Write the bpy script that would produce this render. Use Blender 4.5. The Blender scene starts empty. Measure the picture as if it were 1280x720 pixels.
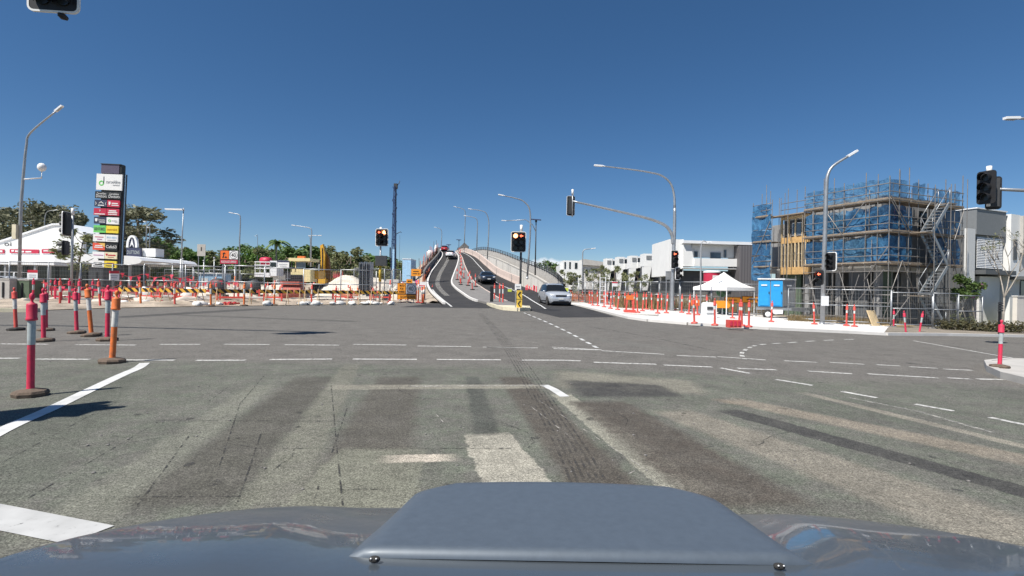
import bpy, bmesh, math, random
from math import radians, sin, cos, pi, sqrt
from mathutils import Vector, Matrix
random.seed(7)
S = bpy.context.scene
C = S.collection

# ------------------------------------------------------------------ camera, sky, sun, exposure
CAM_H, ROLL, F = 1.4, radians(1.0), 640.0
cam_d = bpy.data.cameras.new("camera"); cam = bpy.data.objects.new("camera", cam_d); C.objects.link(cam)
cam_d.sensor_width = 36.0; cam_d.lens = 18.0; cam_d.clip_start = 0.05; cam_d.clip_end = 9000
rx_, uz_ = Vector((cos(ROLL), 0, sin(ROLL))), Vector((-sin(ROLL), 0, cos(ROLL)))
m3 = Matrix((rx_, uz_, Vector((0, -1, 0)))).transposed()
cam.matrix_world = Matrix.Translation((0, 0, CAM_H)) @ m3.to_4x4()
S.camera = cam

SUN_EL, SUN_AZ = radians(55), radians(227)          # azimuth clockwise from +Y
w = bpy.data.worlds.new("World"); S.world = w; w.use_nodes = True
nt = w.node_tree; nt.nodes.clear()
out = nt.nodes.new("ShaderNodeOutputWorld"); bg = nt.nodes.new("ShaderNodeBackground")
sky = nt.nodes.new("ShaderNodeTexSky"); sky.sky_type = 'NISHITA'; sky.sun_disc = False
sky.sun_elevation = SUN_EL; sky.sun_rotation = SUN_AZ; sky.altitude = 300
sky.air_density = 0.75; sky.dust_density = 0.25; sky.ozone_density = 2.6
hs = nt.nodes.new("ShaderNodeHueSaturation"); hs.inputs["Saturation"].default_value = 1.22; hs.inputs["Value"].default_value = 1.0
nt.links.new(sky.outputs[0], hs.inputs["Color"])
# small cumulus bank low on the horizon beyond the bridge
tc = nt.nodes.new("ShaderNodeTexCoord"); sep = nt.nodes.new("ShaderNodeSeparateXYZ")
nt.links.new(tc.outputs["Generated"], sep.inputs[0])
nz = nt.nodes.new("ShaderNodeTexNoise"); nz.inputs["Scale"].default_value = 26; nz.inputs["Detail"].default_value = 6; nz.inputs["Roughness"].default_value = .55
nt.links.new(tc.outputs["Generated"], nz.inputs["Vector"])
def wm(op, a, b=None, c=None):
    n = nt.nodes.new("ShaderNodeMath"); n.operation = op
    for i, v in enumerate((a, b, c)):
        if v is None: continue
        if isinstance(v, (int, float)): n.inputs[i].default_value = v
        else: nt.links.new(v, n.inputs[i])
    return n.outputs[0]
ex = wm('ABSOLUTE', wm('SUBTRACT', sep.outputs[0], 0.075)); ex = wm('MULTIPLY', ex, 1/0.085)
ez = wm('ABSOLUTE', wm('SUBTRACT', sep.outputs[2], 0.03)); ez = wm('MULTIPLY', ez, 1/0.032)
ee = wm('SUBTRACT', 1.0, wm('ADD', wm('POWER', ex, 2.0), wm('POWER', ez, 2.0)))
fr = wm('GREATER_THAN', sep.outputs[1], 0.0)
cl = wm('MULTIPLY', wm('ADD', wm('MULTIPLY', ee, .55), wm('SUBTRACT', nz.outputs[0], .56)), 4.0)
cl = wm('MULTIPLY', fr, wm('MINIMUM', wm('MAXIMUM', cl, 0.0), .8))
sb_ = nt.nodes.new("ShaderNodeMixRGB"); sb_.inputs[0].default_value = .10; nt.links.new(hs.outputs[0], sb_.inputs[1]); sb_.inputs[2].default_value = (1.05, 2.45, 4.7, 1)
mx = nt.nodes.new("ShaderNodeMixRGB"); nt.links.new(cl, mx.inputs[0]); nt.links.new(sb_.outputs[0], mx.inputs[1]); mx.inputs[2].default_value = (10.0, 10.3, 10.8, 1)
nt.links.new(mx.outputs[0], bg.inputs[0]); bg.inputs[1].default_value = 0.058
nt.links.new(bg.outputs[0], out.inputs[0])

sd = bpy.data.lights.new("sun", 'SUN'); sd.energy = 3.9; sd.angle = radians(.53); sd.color = (1, .955, .88)
sun = bpy.data.objects.new("sun", sd); C.objects.link(sun)
sdir = Vector((sin(SUN_AZ)*cos(SUN_EL), cos(SUN_AZ)*cos(SUN_EL), sin(SUN_EL)))
sun.rotation_euler = sdir.to_track_quat('Z', 'Y').to_euler(); sun.location = sdir*60
S.view_settings.view_transform = 'Standard'; S.view_settings.look = 'None'; S.view_settings.gamma = 1
S.view_settings.use_curve_mapping = False; S.view_settings.exposure = 0.75
S.cycles.max_bounces = 6; S.cycles.transparent_max_bounces = 16; S.cycles.use_denoising = True

# ------------------------------------------------------------------ measuring: photo pixel (1280x720) -> point in the place
SL = 0.028
def gz(x): return -SL*(min(max(x, 1.0), 40.0)-1.0)
def ray(px, py):
    u, v = (px-640)/F, (360-py)/F
    return Vector((0, 1, 0)) + rx_*u + uz_*v
def G(px, py, z=0.0):
    d = ray(px, py); x = 0.0
    for _ in range(30):
        t = (gz(x)+z-CAM_H)/d.z
        x = x*.3+d.x*t*.7
    t = (gz(d.x*t)+z-CAM_H)/d.z
    return Vector((d.x*t, d.y*t, CAM_H+d.z*t))
def P(px, py, d):
    r = ray(px, py); return Vector((0, 0, CAM_H))+r*(d/r.y)
def at(px, d, z):
    u = (px-640)/F; v = ((z-CAM_H)/d-u*sin(ROLL))/cos(ROLL)
    return Vector((d*(u*cos(ROLL)-v*sin(ROLL)), d, z))
def GD(px, d):                                        # point on the ground at pixel column px, distance d
    p = at(px, d, 0)
    for _ in range(4): p = at(px, d, gz(p.x))
    return p

# ------------------------------------------------------------------ materials
def L(nt, a, b): nt.links.new(a, b)
def mat(name, col, rough=.6, metal=0.0, var=.12, scale=5.0, bump=0.0, bscale=60.0, coat=0.0, spec=.5, emit=None, es=0.0, dirt=0.0):
    m = bpy.data.materials.new(name); m.use_nodes = True; t = m.node_tree; b = t.nodes["Principled BSDF"]
    b.inputs["Roughness"].default_value = rough; b.inputs["Metallic"].default_value = metal
    b.inputs["Coat Weight"].default_value = coat; b.inputs["Specular IOR Level"].default_value = spec
    g = t.nodes.new("ShaderNodeNewGeometry")
    n = t.nodes.new("ShaderNodeTexNoise"); n.inputs["Scale"].default_value = scale; n.inputs["Detail"].default_value = 6; n.inputs["Roughness"].default_value = .6
    L(t, g.outputs["Position"], n.inputs["Vector"])
    r = t.nodes.new("ShaderNodeMapRange"); r.inputs[1].default_value = .3; r.inputs[2].default_value = .7
    r.inputs[3].default_value = 1-var; r.inputs[4].default_value = 1+var; L(t, n.outputs[0], r.inputs[0])
    v = t.nodes.new("ShaderNodeVectorMath"); v.operation = 'SCALE'; v.inputs[0].default_value = col[:3]; L(t, r.outputs[0], v.inputs["Scale"])
    src = v.outputs[0]
    if dirt:
        n2 = t.nodes.new("ShaderNodeTexNoise"); n2.inputs["Scale"].default_value = scale*.7; n2.inputs["Detail"].default_value = 8; n2.inputs["Roughness"].default_value = .7
        L(t, g.outputs["Position"], n2.inputs["Vector"])
        r2 = t.nodes.new("ShaderNodeMapRange"); r2.inputs[1].default_value = .5; r2.inputs[2].default_value = .75; r2.inputs[4].default_value = dirt; L(t, n2.outputs[0], r2.inputs[0])
        mm = t.nodes.new("ShaderNodeMixRGB"); mm.inputs[2].default_value = (.16, .13, .10, 1); L(t, r2.outputs[0], mm.inputs[0]); L(t, src, mm.inputs[1]); src = mm.outputs[0]
    L(t, src, b.inputs["Base Color"])
    if bump:
        n3 = t.nodes.new("ShaderNodeTexNoise"); n3.inputs["Scale"].default_value = bscale; n3.inputs["Detail"].default_value = 4; L(t, g.outputs["Position"], n3.inputs["Vector"])
        bp = t.nodes.new("ShaderNodeBump"); bp.inputs["Strength"].default_value = bump; bp.inputs["Distance"].default_value = .02
        L(t, n3.outputs[0], bp.inputs["Height"]); L(t, bp.outputs[0], b.inputs["Normal"])
    if emit: b.inputs["Emission Color"].default_value = (*emit, 1); b.inputs["Emission Strength"].default_value = es
    return m
M = {}
def mk(k, *a, **kw): M[k] = mat(k, *a, **kw); return M[k]
mk('galv', (.36, .375, .39), .45, .6, var=.15, scale=3)
mk('galv_shaded', (.25, .235, .22), .5, .45, var=.2, scale=3)  # scaffold's galvanised steel, its shade mixed into a darker, browner colour
mk('car_glass', (.012, .014, .016), .12, var=.1, scale=1, spec=.35)
mk('median_grey', (.20, .19, .18), .9, var=.15, scale=2, bump=.2)
mk('plant_yellow_shaded', (.20, .09, .012), .55, var=.15, dirt=.3)  # excavator yellow darkened, shading of the stick put into the colour
mk('timber_leg', (.60, .44, .26), .7)
mk('pole_grey', (.36, .37, .38), .5, .4, var=.12, scale=2)
mk('dark_grey', (.045, .047, .05), .55)
mk('black', (.012, .012, .014), .55)
mk('rubber', (.025, .024, .023), .85, dirt=.5, scale=9)
mk('rubber_base', (.13, .095, .07), .9, var=.3, scale=25, bump=.4, dirt=.5)
mk('white', (.78, .78, .77), .55, var=.04)
mk('white_wall', (.80, .80, .78), .7, var=.04, scale=1.2)
mk('cream_wall', (.70, .66, .60), .8, var=.05, scale=1.2)
mk('white_metal', (.80, .81, .82), .4, var=.04, scale=1)
mk('cladding_grey', (.20, .21, .215), .6, var=.06)
mk('cladding_dark', (.105, .11, .115), .6, var=.06)
mk('glass', (.02, .026, .03), .08, var=.3, scale=1, spec=.5)
mk('glass_blue', (.10, .14, .18), .1, var=.3, scale=1, spec=.8)
mk('pink_red', (.62, .03, .08), .55, var=.16, dirt=.45, scale=13)
mk('orange', (.72, .17, .035), .55, var=.16, dirt=.5, scale=13)
mk('red_orange', (.64, .085, .065), .5, var=.12, dirt=.25, scale=8)
mk('reflective', (.42, .46, .46), .55, var=.14, dirt=.5, scale=14)
mk('reflective_white', (.68, .66, .62), .55, var=.14, dirt=.5, scale=14)
mk('sign_orange', (.80, .30, .02), .5, var=.06)
mk('sign_deep_orange', (.80, .16, .03), .5, var=.05)
mk('sign_yellow', (.80, .62, .05), .5, var=.05)
mk('sign_red', (.50, .02, .04), .5, var=.06)
mk('sign_crimson', (.50, .03, .07), .5, var=.06)
mk('sign_navy', (.04, .045, .085), .5)
mk('sign_black', (.02, .022, .022), .5)
mk('sign_green', (.16, .58, .14), .5)
mk('sign_cream', (.74, .68, .46), .5)
mk('sign_purple', (.10, .085, .13), .5)
mk('mauve', (.45, .06, .30), .5)
mk('sand_white', (.62, .56, .48), .95, var=.15, scale=2, bump=.6, bscale=12)
mk('concrete', (.45, .43, .40), .85, var=.12, scale=1.5, bump=.15)
mk('concrete_white', (.66, .64, .61), .85, var=.08, scale=1.2, bump=.1, dirt=.08)
mk('concrete_pink', (.58, .47, .41), .85, var=.08, scale=1.0, bump=.1, dirt=.12)
mk('concrete_dark', (.15, .145, .14), .9, var=.15, scale=1.5)
mk('concrete_mid', (.27, .265, .26), .9, var=.15, scale=1.5)
mk('kerb_cream', (.66, .60, .44), .85, var=.1, scale=3, dirt=.2)
mk('yellow_paint', (.68, .46, .06), .5, var=.1, dirt=.3)
mk('plant_cream', (.78, .68, .36), .5, var=.08, dirt=.2)
mk('plant_yellow', (.66, .36, .03), .5, var=.12, dirt=.35)
mk('plant_rust', (.42, .10, .07), .7, var=.2, dirt=.3)
mk('rig_dark', (.02, .045, .12), .5, var=.2)
mk('rig_blue', (.035, .14, .38), .5, var=.15)
mk('rig_pale', (.34, .55, .75), .5, var=.1)
mk('timber', (.52, .32, .13), .8, var=.2, scale=4)
mk('timber_pale', (.60, .46, .27), .8, var=.2, scale=4)
mk('plank', (.25, .20, .15), .85, var=.25, scale=4)
mk('bark', (.14, .11, .085), .9, var=.3, scale=6, bump=.5)
mk('bark_pale', (.30, .27, .23), .9, var=.3, scale=6)
mk('loo_blue', (.03, .34, .72), .45, var=.06)
mk('loo_grey', (.24, .25, .27), .5, var=.06)
mk('tent', (.82, .81, .79), .7, var=.04)
mk('sandbag', (.72, .71, .68), .85, var=.12, scale=12, bump=.4, bscale=40)
mk('green_plastic', (.05, .16, .07), .6)
mk('bush_green_box', (.10, .14, .09), .7, dirt=.3)
mk('hi_vis', (.62, .72, .10), .6)
mk('tail_red', (.5, .02, .02), .3)
mk('headlight', (.75, .77, .80), .15, var=.05, spec=.8)
mk('alloy', (.45, .46, .48), .35, .8)
mk('plate', (.70, .70, .68), .5)
mk('lamp_red', (.9, .12, .05), .4, emit=(1, .13, .06), es=2.6)
mk('lamp_red_hot', (.9, .3, .12), .4, emit=(1, .32, .13), es=4.5)
mk('lamp_off', (.02, .022, .022), .25)
mk('steel_mesh', (.26, .27, .27), .5, .5)
mk('paint_silver', (.56, .59, .63), .3, .4, var=.03, coat=.6)
mk('paint_charcoal', (.045, .055, .075), .3, .5, var=.03, coat=.7)
mk('paint_white', (.78, .78, .78), .3, var=.03, coat=.6)
mk('paint_red', (.42, .02, .03), .3, .2, var=.03, coat=.6)
mk('wire_red', (.55, .05, .05), .5)

def leafmat(name, c1, c2, scale=1.3):
    m = bpy.data.materials.new(name); m.use_nodes = True; t = m.node_tree; b = t.nodes["Principled BSDF"]
    b.inputs["Roughness"].default_value = .65
    g = t.nodes.new("ShaderNodeNewGeometry"); n = t.nodes.new("ShaderNodeTexNoise"); n.inputs["Scale"].default_value = scale; n.inputs["Detail"].default_value = 5
    L(t, g.outputs["Position"], n.inputs["Vector"])
    r = t.nodes.new("ShaderNodeValToRGB"); r.color_ramp.elements[0].position = .35; r.color_ramp.elements[1].position = .68
    r.color_ramp.elements[0].color = (*c1, 1); r.color_ramp.elements[1].color = (*c2, 1)
    L(t, n.outputs[0], r.inputs[0]); L(t, r.outputs[0], b.inputs["Base Color"])
    tr = t.nodes.new("ShaderNodeBsdfTranslucent"); L(t, r.outputs[0], tr.inputs[0])
    ms = t.nodes.new("ShaderNodeMixShader"); ms.inputs[0].default_value = .25
    L(t, b.outputs[0], ms.inputs[1]); L(t, tr.outputs[0], ms.inputs[2]); L(t, ms.outputs[0], t.nodes["Material Output"].inputs[0])
    M[name] = m
leafmat('leaf_gum', (.12, .13, .075), (.28, .275, .18))
leafmat('leaf_green', (.07, .135, .035), (.18, .265, .085))
leafmat('leaf_bright', (.075, .16, .03), (.2, .31, .07))
leafmat('leaf_olive', (.12, .145, .06), (.28, .285, .14))
leafmat('leaf_hedge', (.05, .055, .025), (.14, .12, .055), 5)
leafmat('leaf_shrub', (.05, .10, .02), (.13, .19, .05), 5)
leafmat('grass_dry', (.16, .12, .055), (.34, .25, .13), 2)

# striped board (45 degree black and yellow, painted) and see-through woven stuffs
def striped(name, ca, cb, period, ax=(1, 0, 1)):
    m = bpy.data.materials.new(name); m.use_nodes = True; t = m.node_tree; b = t.nodes["Principled BSDF"]; b.inputs["Roughness"].default_value = .5
    c = t.nodes.new("ShaderNodeTexCoord"); d = t.nodes.new("ShaderNodeVectorMath"); d.operation = 'DOT_PRODUCT'; d.inputs[1].default_value = ax; L(t, c.outputs["Object"], d.inputs[0])
    a = t.nodes.new("ShaderNodeMath"); a.operation = 'MULTIPLY'; a.inputs[1].default_value = 1/period; L(t, d.outputs["Value"], a.inputs[0])
    f = t.nodes.new("ShaderNodeMath"); f.operation = 'FRACT'; L(t, a.outputs[0], f.inputs[0])
    g = t.nodes.new("ShaderNodeMath"); g.operation = 'GREATER_THAN'; g.inputs[1].default_value = .5; L(t, f.outputs[0], g.inputs[0])
    x = t.nodes.new("ShaderNodeMixRGB"); x.inputs[1].default_value = (*ca, 1); x.inputs[2].default_value = (*cb, 1); L(t, g.outputs[0], x.inputs[0]); L(t, x.outputs[0], b.inputs["Base Color"])
    M[name] = m
striped('barrier_stripe', (.78, .42, .05), (.015, .013, .012), .44)
striped('ribbed_white', (.74, .74, .72), (.58, .58, .57), .12, (1, 1, 0))
striped('ribbed_dark', (.16, .15, .155), (.11, .105, .11), .3, (1, 1, 0))
striped('rainbow', (.70, .10, .06), (.72, .45, .12), 3.0, (.6, 0, 1))

def netmat(name, c1, c2, alpha):
    m = bpy.data.materials.new(name); m.use_nodes = True; t = m.node_tree; b = t.nodes["Principled BSDF"]; b.inputs["Roughness"].default_value = .6
    g = t.nodes.new("ShaderNodeNewGeometry"); n = t.nodes.new("ShaderNodeTexNoise"); n.inputs["Scale"].default_value = 1.6; n.inputs["Detail"].default_value = 7; n.inputs["Roughness"].default_value = .65; n.inputs["Distortion"].default_value = 1.5
    L(t, g.outputs["Position"], n.inputs["Vector"])
    r = t.nodes.new("ShaderNodeValToRGB"); r.color_ramp.elements[0].position = .38; r.color_ramp.elements[1].position = .66
    r.color_ramp.elements[0].color = (*c1, 1); r.color_ramp.elements[1].color = (*c2, 1); L(t, n.outputs[0], r.inputs[0]); L(t, r.outputs[0], b.inputs["Base Color"])
    tr = t.nodes.new("ShaderNodeBsdfTransparent"); ms = t.nodes.new("ShaderNodeMixShader"); ms.inputs[0].default_value = alpha
    tl = t.nodes.new("ShaderNodeBsdfTranslucent"); L(t, r.outputs[0], tl.inputs[0]); m2 = t.nodes.new("ShaderNodeMixShader"); m2.inputs[0].default_value = .35
    L(t, b.outputs[0], m2.inputs[1]); L(t, tl.outputs[0], m2.inputs[2])
    bp = t.nodes.new("ShaderNodeBump"); bp.inputs["Strength"].default_value = .9; bp.inputs["Distance"].default_value = .15; L(t, n.outputs[0], bp.inputs["Height"]); L(t, bp.outputs[0], b.inputs["Normal"])
    L(t, tr.outputs[0], ms.inputs[1]); L(t, m2.outputs[0], ms.inputs[2]); L(t, ms.outputs[0], t.nodes["Material Output"].inputs[0])
    M[name] = m
netmat('net_blue', (.02, .10, .24), (.09, .30, .55), .90)
netmat('net_blue_deep', (.015, .07, .17), (.05, .20, .40), .93)
netmat('net_blue_thin', (.04, .14, .28), (.14, .36, .58), .68)
netmat('net_grey', (.26, .28, .29), (.40, .42, .43), .30)
netmat('net_orange', (.62, .13, .04), (.75, .24, .08), .7)
netmat('net_red', (.5, .05, .08), (.6, .1, .12), .75)

# ------------------------------------------------------------------ mesh helpers
class MB:
    def __init__(s): s.v = []; s.f = []; s.m = []; s.sm = []
    def add(s, vs, fs, m=0, smooth=False):
        o = len(s.v); s.v += [tuple(v) for v in vs]
        for f in fs: s.f.append(tuple(i+o for i in f)); s.m.append(m); s.sm.append(smooth)
        return s
    def box(s, c, d, rz=0, m=0, rx=0, ry=0):
        x, y, z = d[0]/2, d[1]/2, d[2]/2; R = Matrix.Rotation(rz, 3, 'Z') @ Matrix.Rotation(ry, 3, 'Y') @ Matrix.Rotation(rx, 3, 'X'); c = Vector(c)
        vs = [c+R @ Vector((i*x, j*y, k*z)) for i in (-1, 1) for j in (-1, 1) for k in (-1, 1)]
        return s.add(vs, [(0, 1, 3, 2), (4, 6, 7, 5), (0, 4, 5, 1), (2, 3, 7, 6), (0, 2, 6, 4), (1, 5, 7, 3)], m)
    def tube(s, pts, r, n=8, m=0, r2=None, cap=True):
        pts = [Vector(p) for p in pts]; k = len(pts); rings = []
        up = None
        for i, p in enumerate(pts):
            d = (pts[min(i+1, k-1)]-pts[max(i-1, 0)]).normalized()
            if up is None: up = Vector((0, 0, 1)) if abs(d.z) < .95 else Vector((0, 1, 0))
            a = d.cross(up)
            if a.length < 1e-4: a = d.cross(Vector((1, 0, 0)))
            a.normalize(); b = d.cross(a).normalized(); up = -b if False else up
            rr = r if r2 is None else r+(r2-r)*i/(k-1)
            rings.append([p+a*rr*cos(2*pi*j/n)+b*rr*sin(2*pi*j/n) for j in range(n)])
        vs = [v for q in rings for v in q]; fs = []
        for i in range(k-1):
            for j in range(n): fs.append((i*n+j, i*n+(j+1) % n, (i+1)*n+(j+1) % n, (i+1)*n+j))
        if cap: fs += [tuple(range(n))[::-1], tuple((k-1)*n+j for j in range(n))]
        return s.add(vs, fs, m, True)
    def beam(s, a, b, w, h, m=0):
        a, b = Vector(a), Vector(b); d = b-a; l = d.length; d.normalize()
        up = Vector((0, 0, 1)) if abs(d.z) < .98 else Vector((0, 1, 0)); x = d.cross(up).normalized(); y = x.cross(d)
        vs = [p+x*i*w/2+y*j*h/2 for p in (a, b) for i, j in ((-1, -1), (1, -1), (1, 1), (-1, 1))]
        return s.add(vs, [(3, 2, 1, 0), (4, 5, 6, 7), (0, 1, 5, 4), (1, 2, 6, 5), (2, 3, 7, 6), (3, 0, 4, 7)], m)
    def lathe(s, prof, c=(0, 0, 0), n=16, m=0, smooth=True):
        c = Vector(c); vs = []; fs = []
        for r, z in prof: vs += [c+Vector((r*cos(2*pi*j/n), r*sin(2*pi*j/n), z)) for j in range(n)]
        k = len(prof)
        for i in range(k-1):
            for j in range(n): fs.append((i*n+j, i*n+(j+1) % n, (i+1)*n+(j+1) % n, (i+1)*n+j))
        s.add(vs, fs, m, smooth)
        return s.add(vs[:n], [tuple(range(n))[::-1]], m).add(vs[-n:], [tuple(range(n))], m)
    def prism(s, poly, a, b, m=0):                   # poly: 3D points; a,b: offset vectors of the two faces
        a, b = Vector(a), Vector(b); n = len(poly); vs = [Vector(p)+a for p in poly]+[Vector(p)+b for p in poly]
        fs = [tuple(range(n))[::-1], tuple(range(n, 2*n))]+[(i, (i+1) % n, n+(i+1) % n, n+i) for i in range(n)]
        return s.add(vs, fs, m)
    def quad(s, a, b, c, d, m=0): return s.add([a, b, c, d], [(0, 1, 2, 3)], m)
    def grid(s, rows, m=0, smooth=True):
        n = len(rows[0]); vs = [v for r in rows for v in r]
        return s.add(vs, [(i*n+j, i*n+j+1, (i+1)*n+j+1, (i+1)*n+j) for i in range(len(rows)-1) for j in range(n-1)], m, smooth)
    def blob(s, c, d, m=0, seed=0, n=10, k=7, rough=.12):
        r = random.Random(seed); rows = []
        for i in range(k+1):
            th = pi*i/k; rows.append([])
            for j in range(n+1):
                ph = 2*pi*(j % n)/n; f = 1+(r.uniform(-rough, rough) if 0 < i < k and j < n else 0)
                if j == n: f = f0
                if j == 0: f0 = f
                rows[-1].append(Vector(c)+Vector((d[0]*sin(th)*cos(ph)*f, d[1]*sin(th)*sin(ph)*f, d[2]*cos(th)*f)))
        return s.grid(rows, m)
    def mesh(s, name):
        me = bpy.data.meshes.new(name); me.from_pydata(s.v, [], s.f); me.polygons.foreach_set("material_index", s.m); me.polygons.foreach_set("use_smooth", s.sm); me.update(); return me
    def build(s, name, mats, parent=None, loc=None, rz=None):
        me = s.mesh(name)
        for q in (mats if isinstance(mats, (list, tuple)) else [mats]): me.materials.append(M[q] if isinstance(q, str) else q)
        o = bpy.data.objects.new(name, me); C.objects.link(o)
        if parent: o.parent = parent
        if loc is not None: o.location = loc
        if rz is not None: o.rotation_euler.z = rz
        return o
def tag(o, label, cat, group=None, kind=None):
    if label: o['label'] = label
    if cat: o['category'] = cat
    if group: o['group'] = group
    if kind: o['kind'] = kind
    return o
def thing(name, label, cat, loc=(0, 0, 0), rz=0, group=None):
    o = bpy.data.objects.new(name, None); C.objects.link(o); o.location = loc; o.rotation_euler = (0, 0, rz); o.empty_display_size = .2
    return tag(o, label, cat, group)
def kids(o): return [c for c in ALLKIDS.get(o.name, [])]
ALLKIDS = {}
def copytree(o, loc, rz=0, label=None, group=None, tilt=None, scale=None):
    src = [(c, [d for d in bpy.data.objects if d.parent == c]) for c in bpy.data.objects if c.parent == o] if o.name not in ALLKIDS else ALLKIDS[o.name]
    ALLKIDS[o.name] = src
    r = o.copy(); C.objects.link(r); r.location = loc; r.rotation_euler = (tilt[0] if tilt else 0, tilt[1] if tilt else 0, rz)
    if scale: r.scale = (scale,)*3 if isinstance(scale, (int, float)) else scale
    if label: r['label'] = label
    if group: r['group'] = group
    for c, ds in src:
        q = c.copy(); C.objects.link(q); q.parent = r
        for d in ds:
            e = d.copy(); C.objects.link(e); e.parent = q
    return r
def lettering(body, w, h, at_, rz, m, parent, name='lettering', face=None):
    """flat raised letters, fitted into w x h, centred at at_ (local to the parent), facing local -Y turned by rz"""
    cu = bpy.data.curves.new(name, 'FONT'); cu.body = body; cu.align_x = 'CENTER'; cu.align_y = 'CENTER'; cu.extrude = .004; cu.resolution_u = 3
    o = bpy.data.objects.new(name, cu); C.objects.link(o); dg = bpy.context.evaluated_depsgraph_get(); me = bpy.data.meshes.new_from_object(o.evaluated_get(dg))
    bpy.data.objects.remove(o); bpy.data.curves.remove(cu)
    xs = [v.co.x for v in me.vertices]; ys = [v.co.y for v in me.vertices]
    cx, cy = (max(xs)+min(xs))/2, (max(ys)+min(ys))/2; sx, sy = w/(max(xs)-min(xs)), h/(max(ys)-min(ys))
    R = Matrix.Rotation(rz, 3, 'Z')
    for v in me.vertices:
        x, y, z = (v.co.x-cx)*sx, (v.co.y-cy)*sy, v.co.z; v.co = R @ Vector((x, -z, y))
    me.materials.clear(); me.materials.append(M[m]); me.name = name
    o = bpy.data.objects.new(name, me); C.objects.link(o); o.parent = parent; o.location = at_; return o
def smooth(pts, n=6):
    """Catmull-Rom through tuples of any length"""
    out_ = []; k = len(pts)
    for i in range(k-1):
        p0, p1, p2, p3 = pts[max(i-1, 0)], pts[i], pts[i+1], pts[min(i+2, k-1)]
        for j in range(n):
            t = j/n; out_.append(tuple(.5*((2*b)+(-a+c)*t+(2*a-5*b+4*c-d)*t*t+(-a+3*b-3*c+d)*t**3) for a, b, c, d in zip(p0, p1, p2, p3)))
    return out_+[tuple(pts[-1])]

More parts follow.
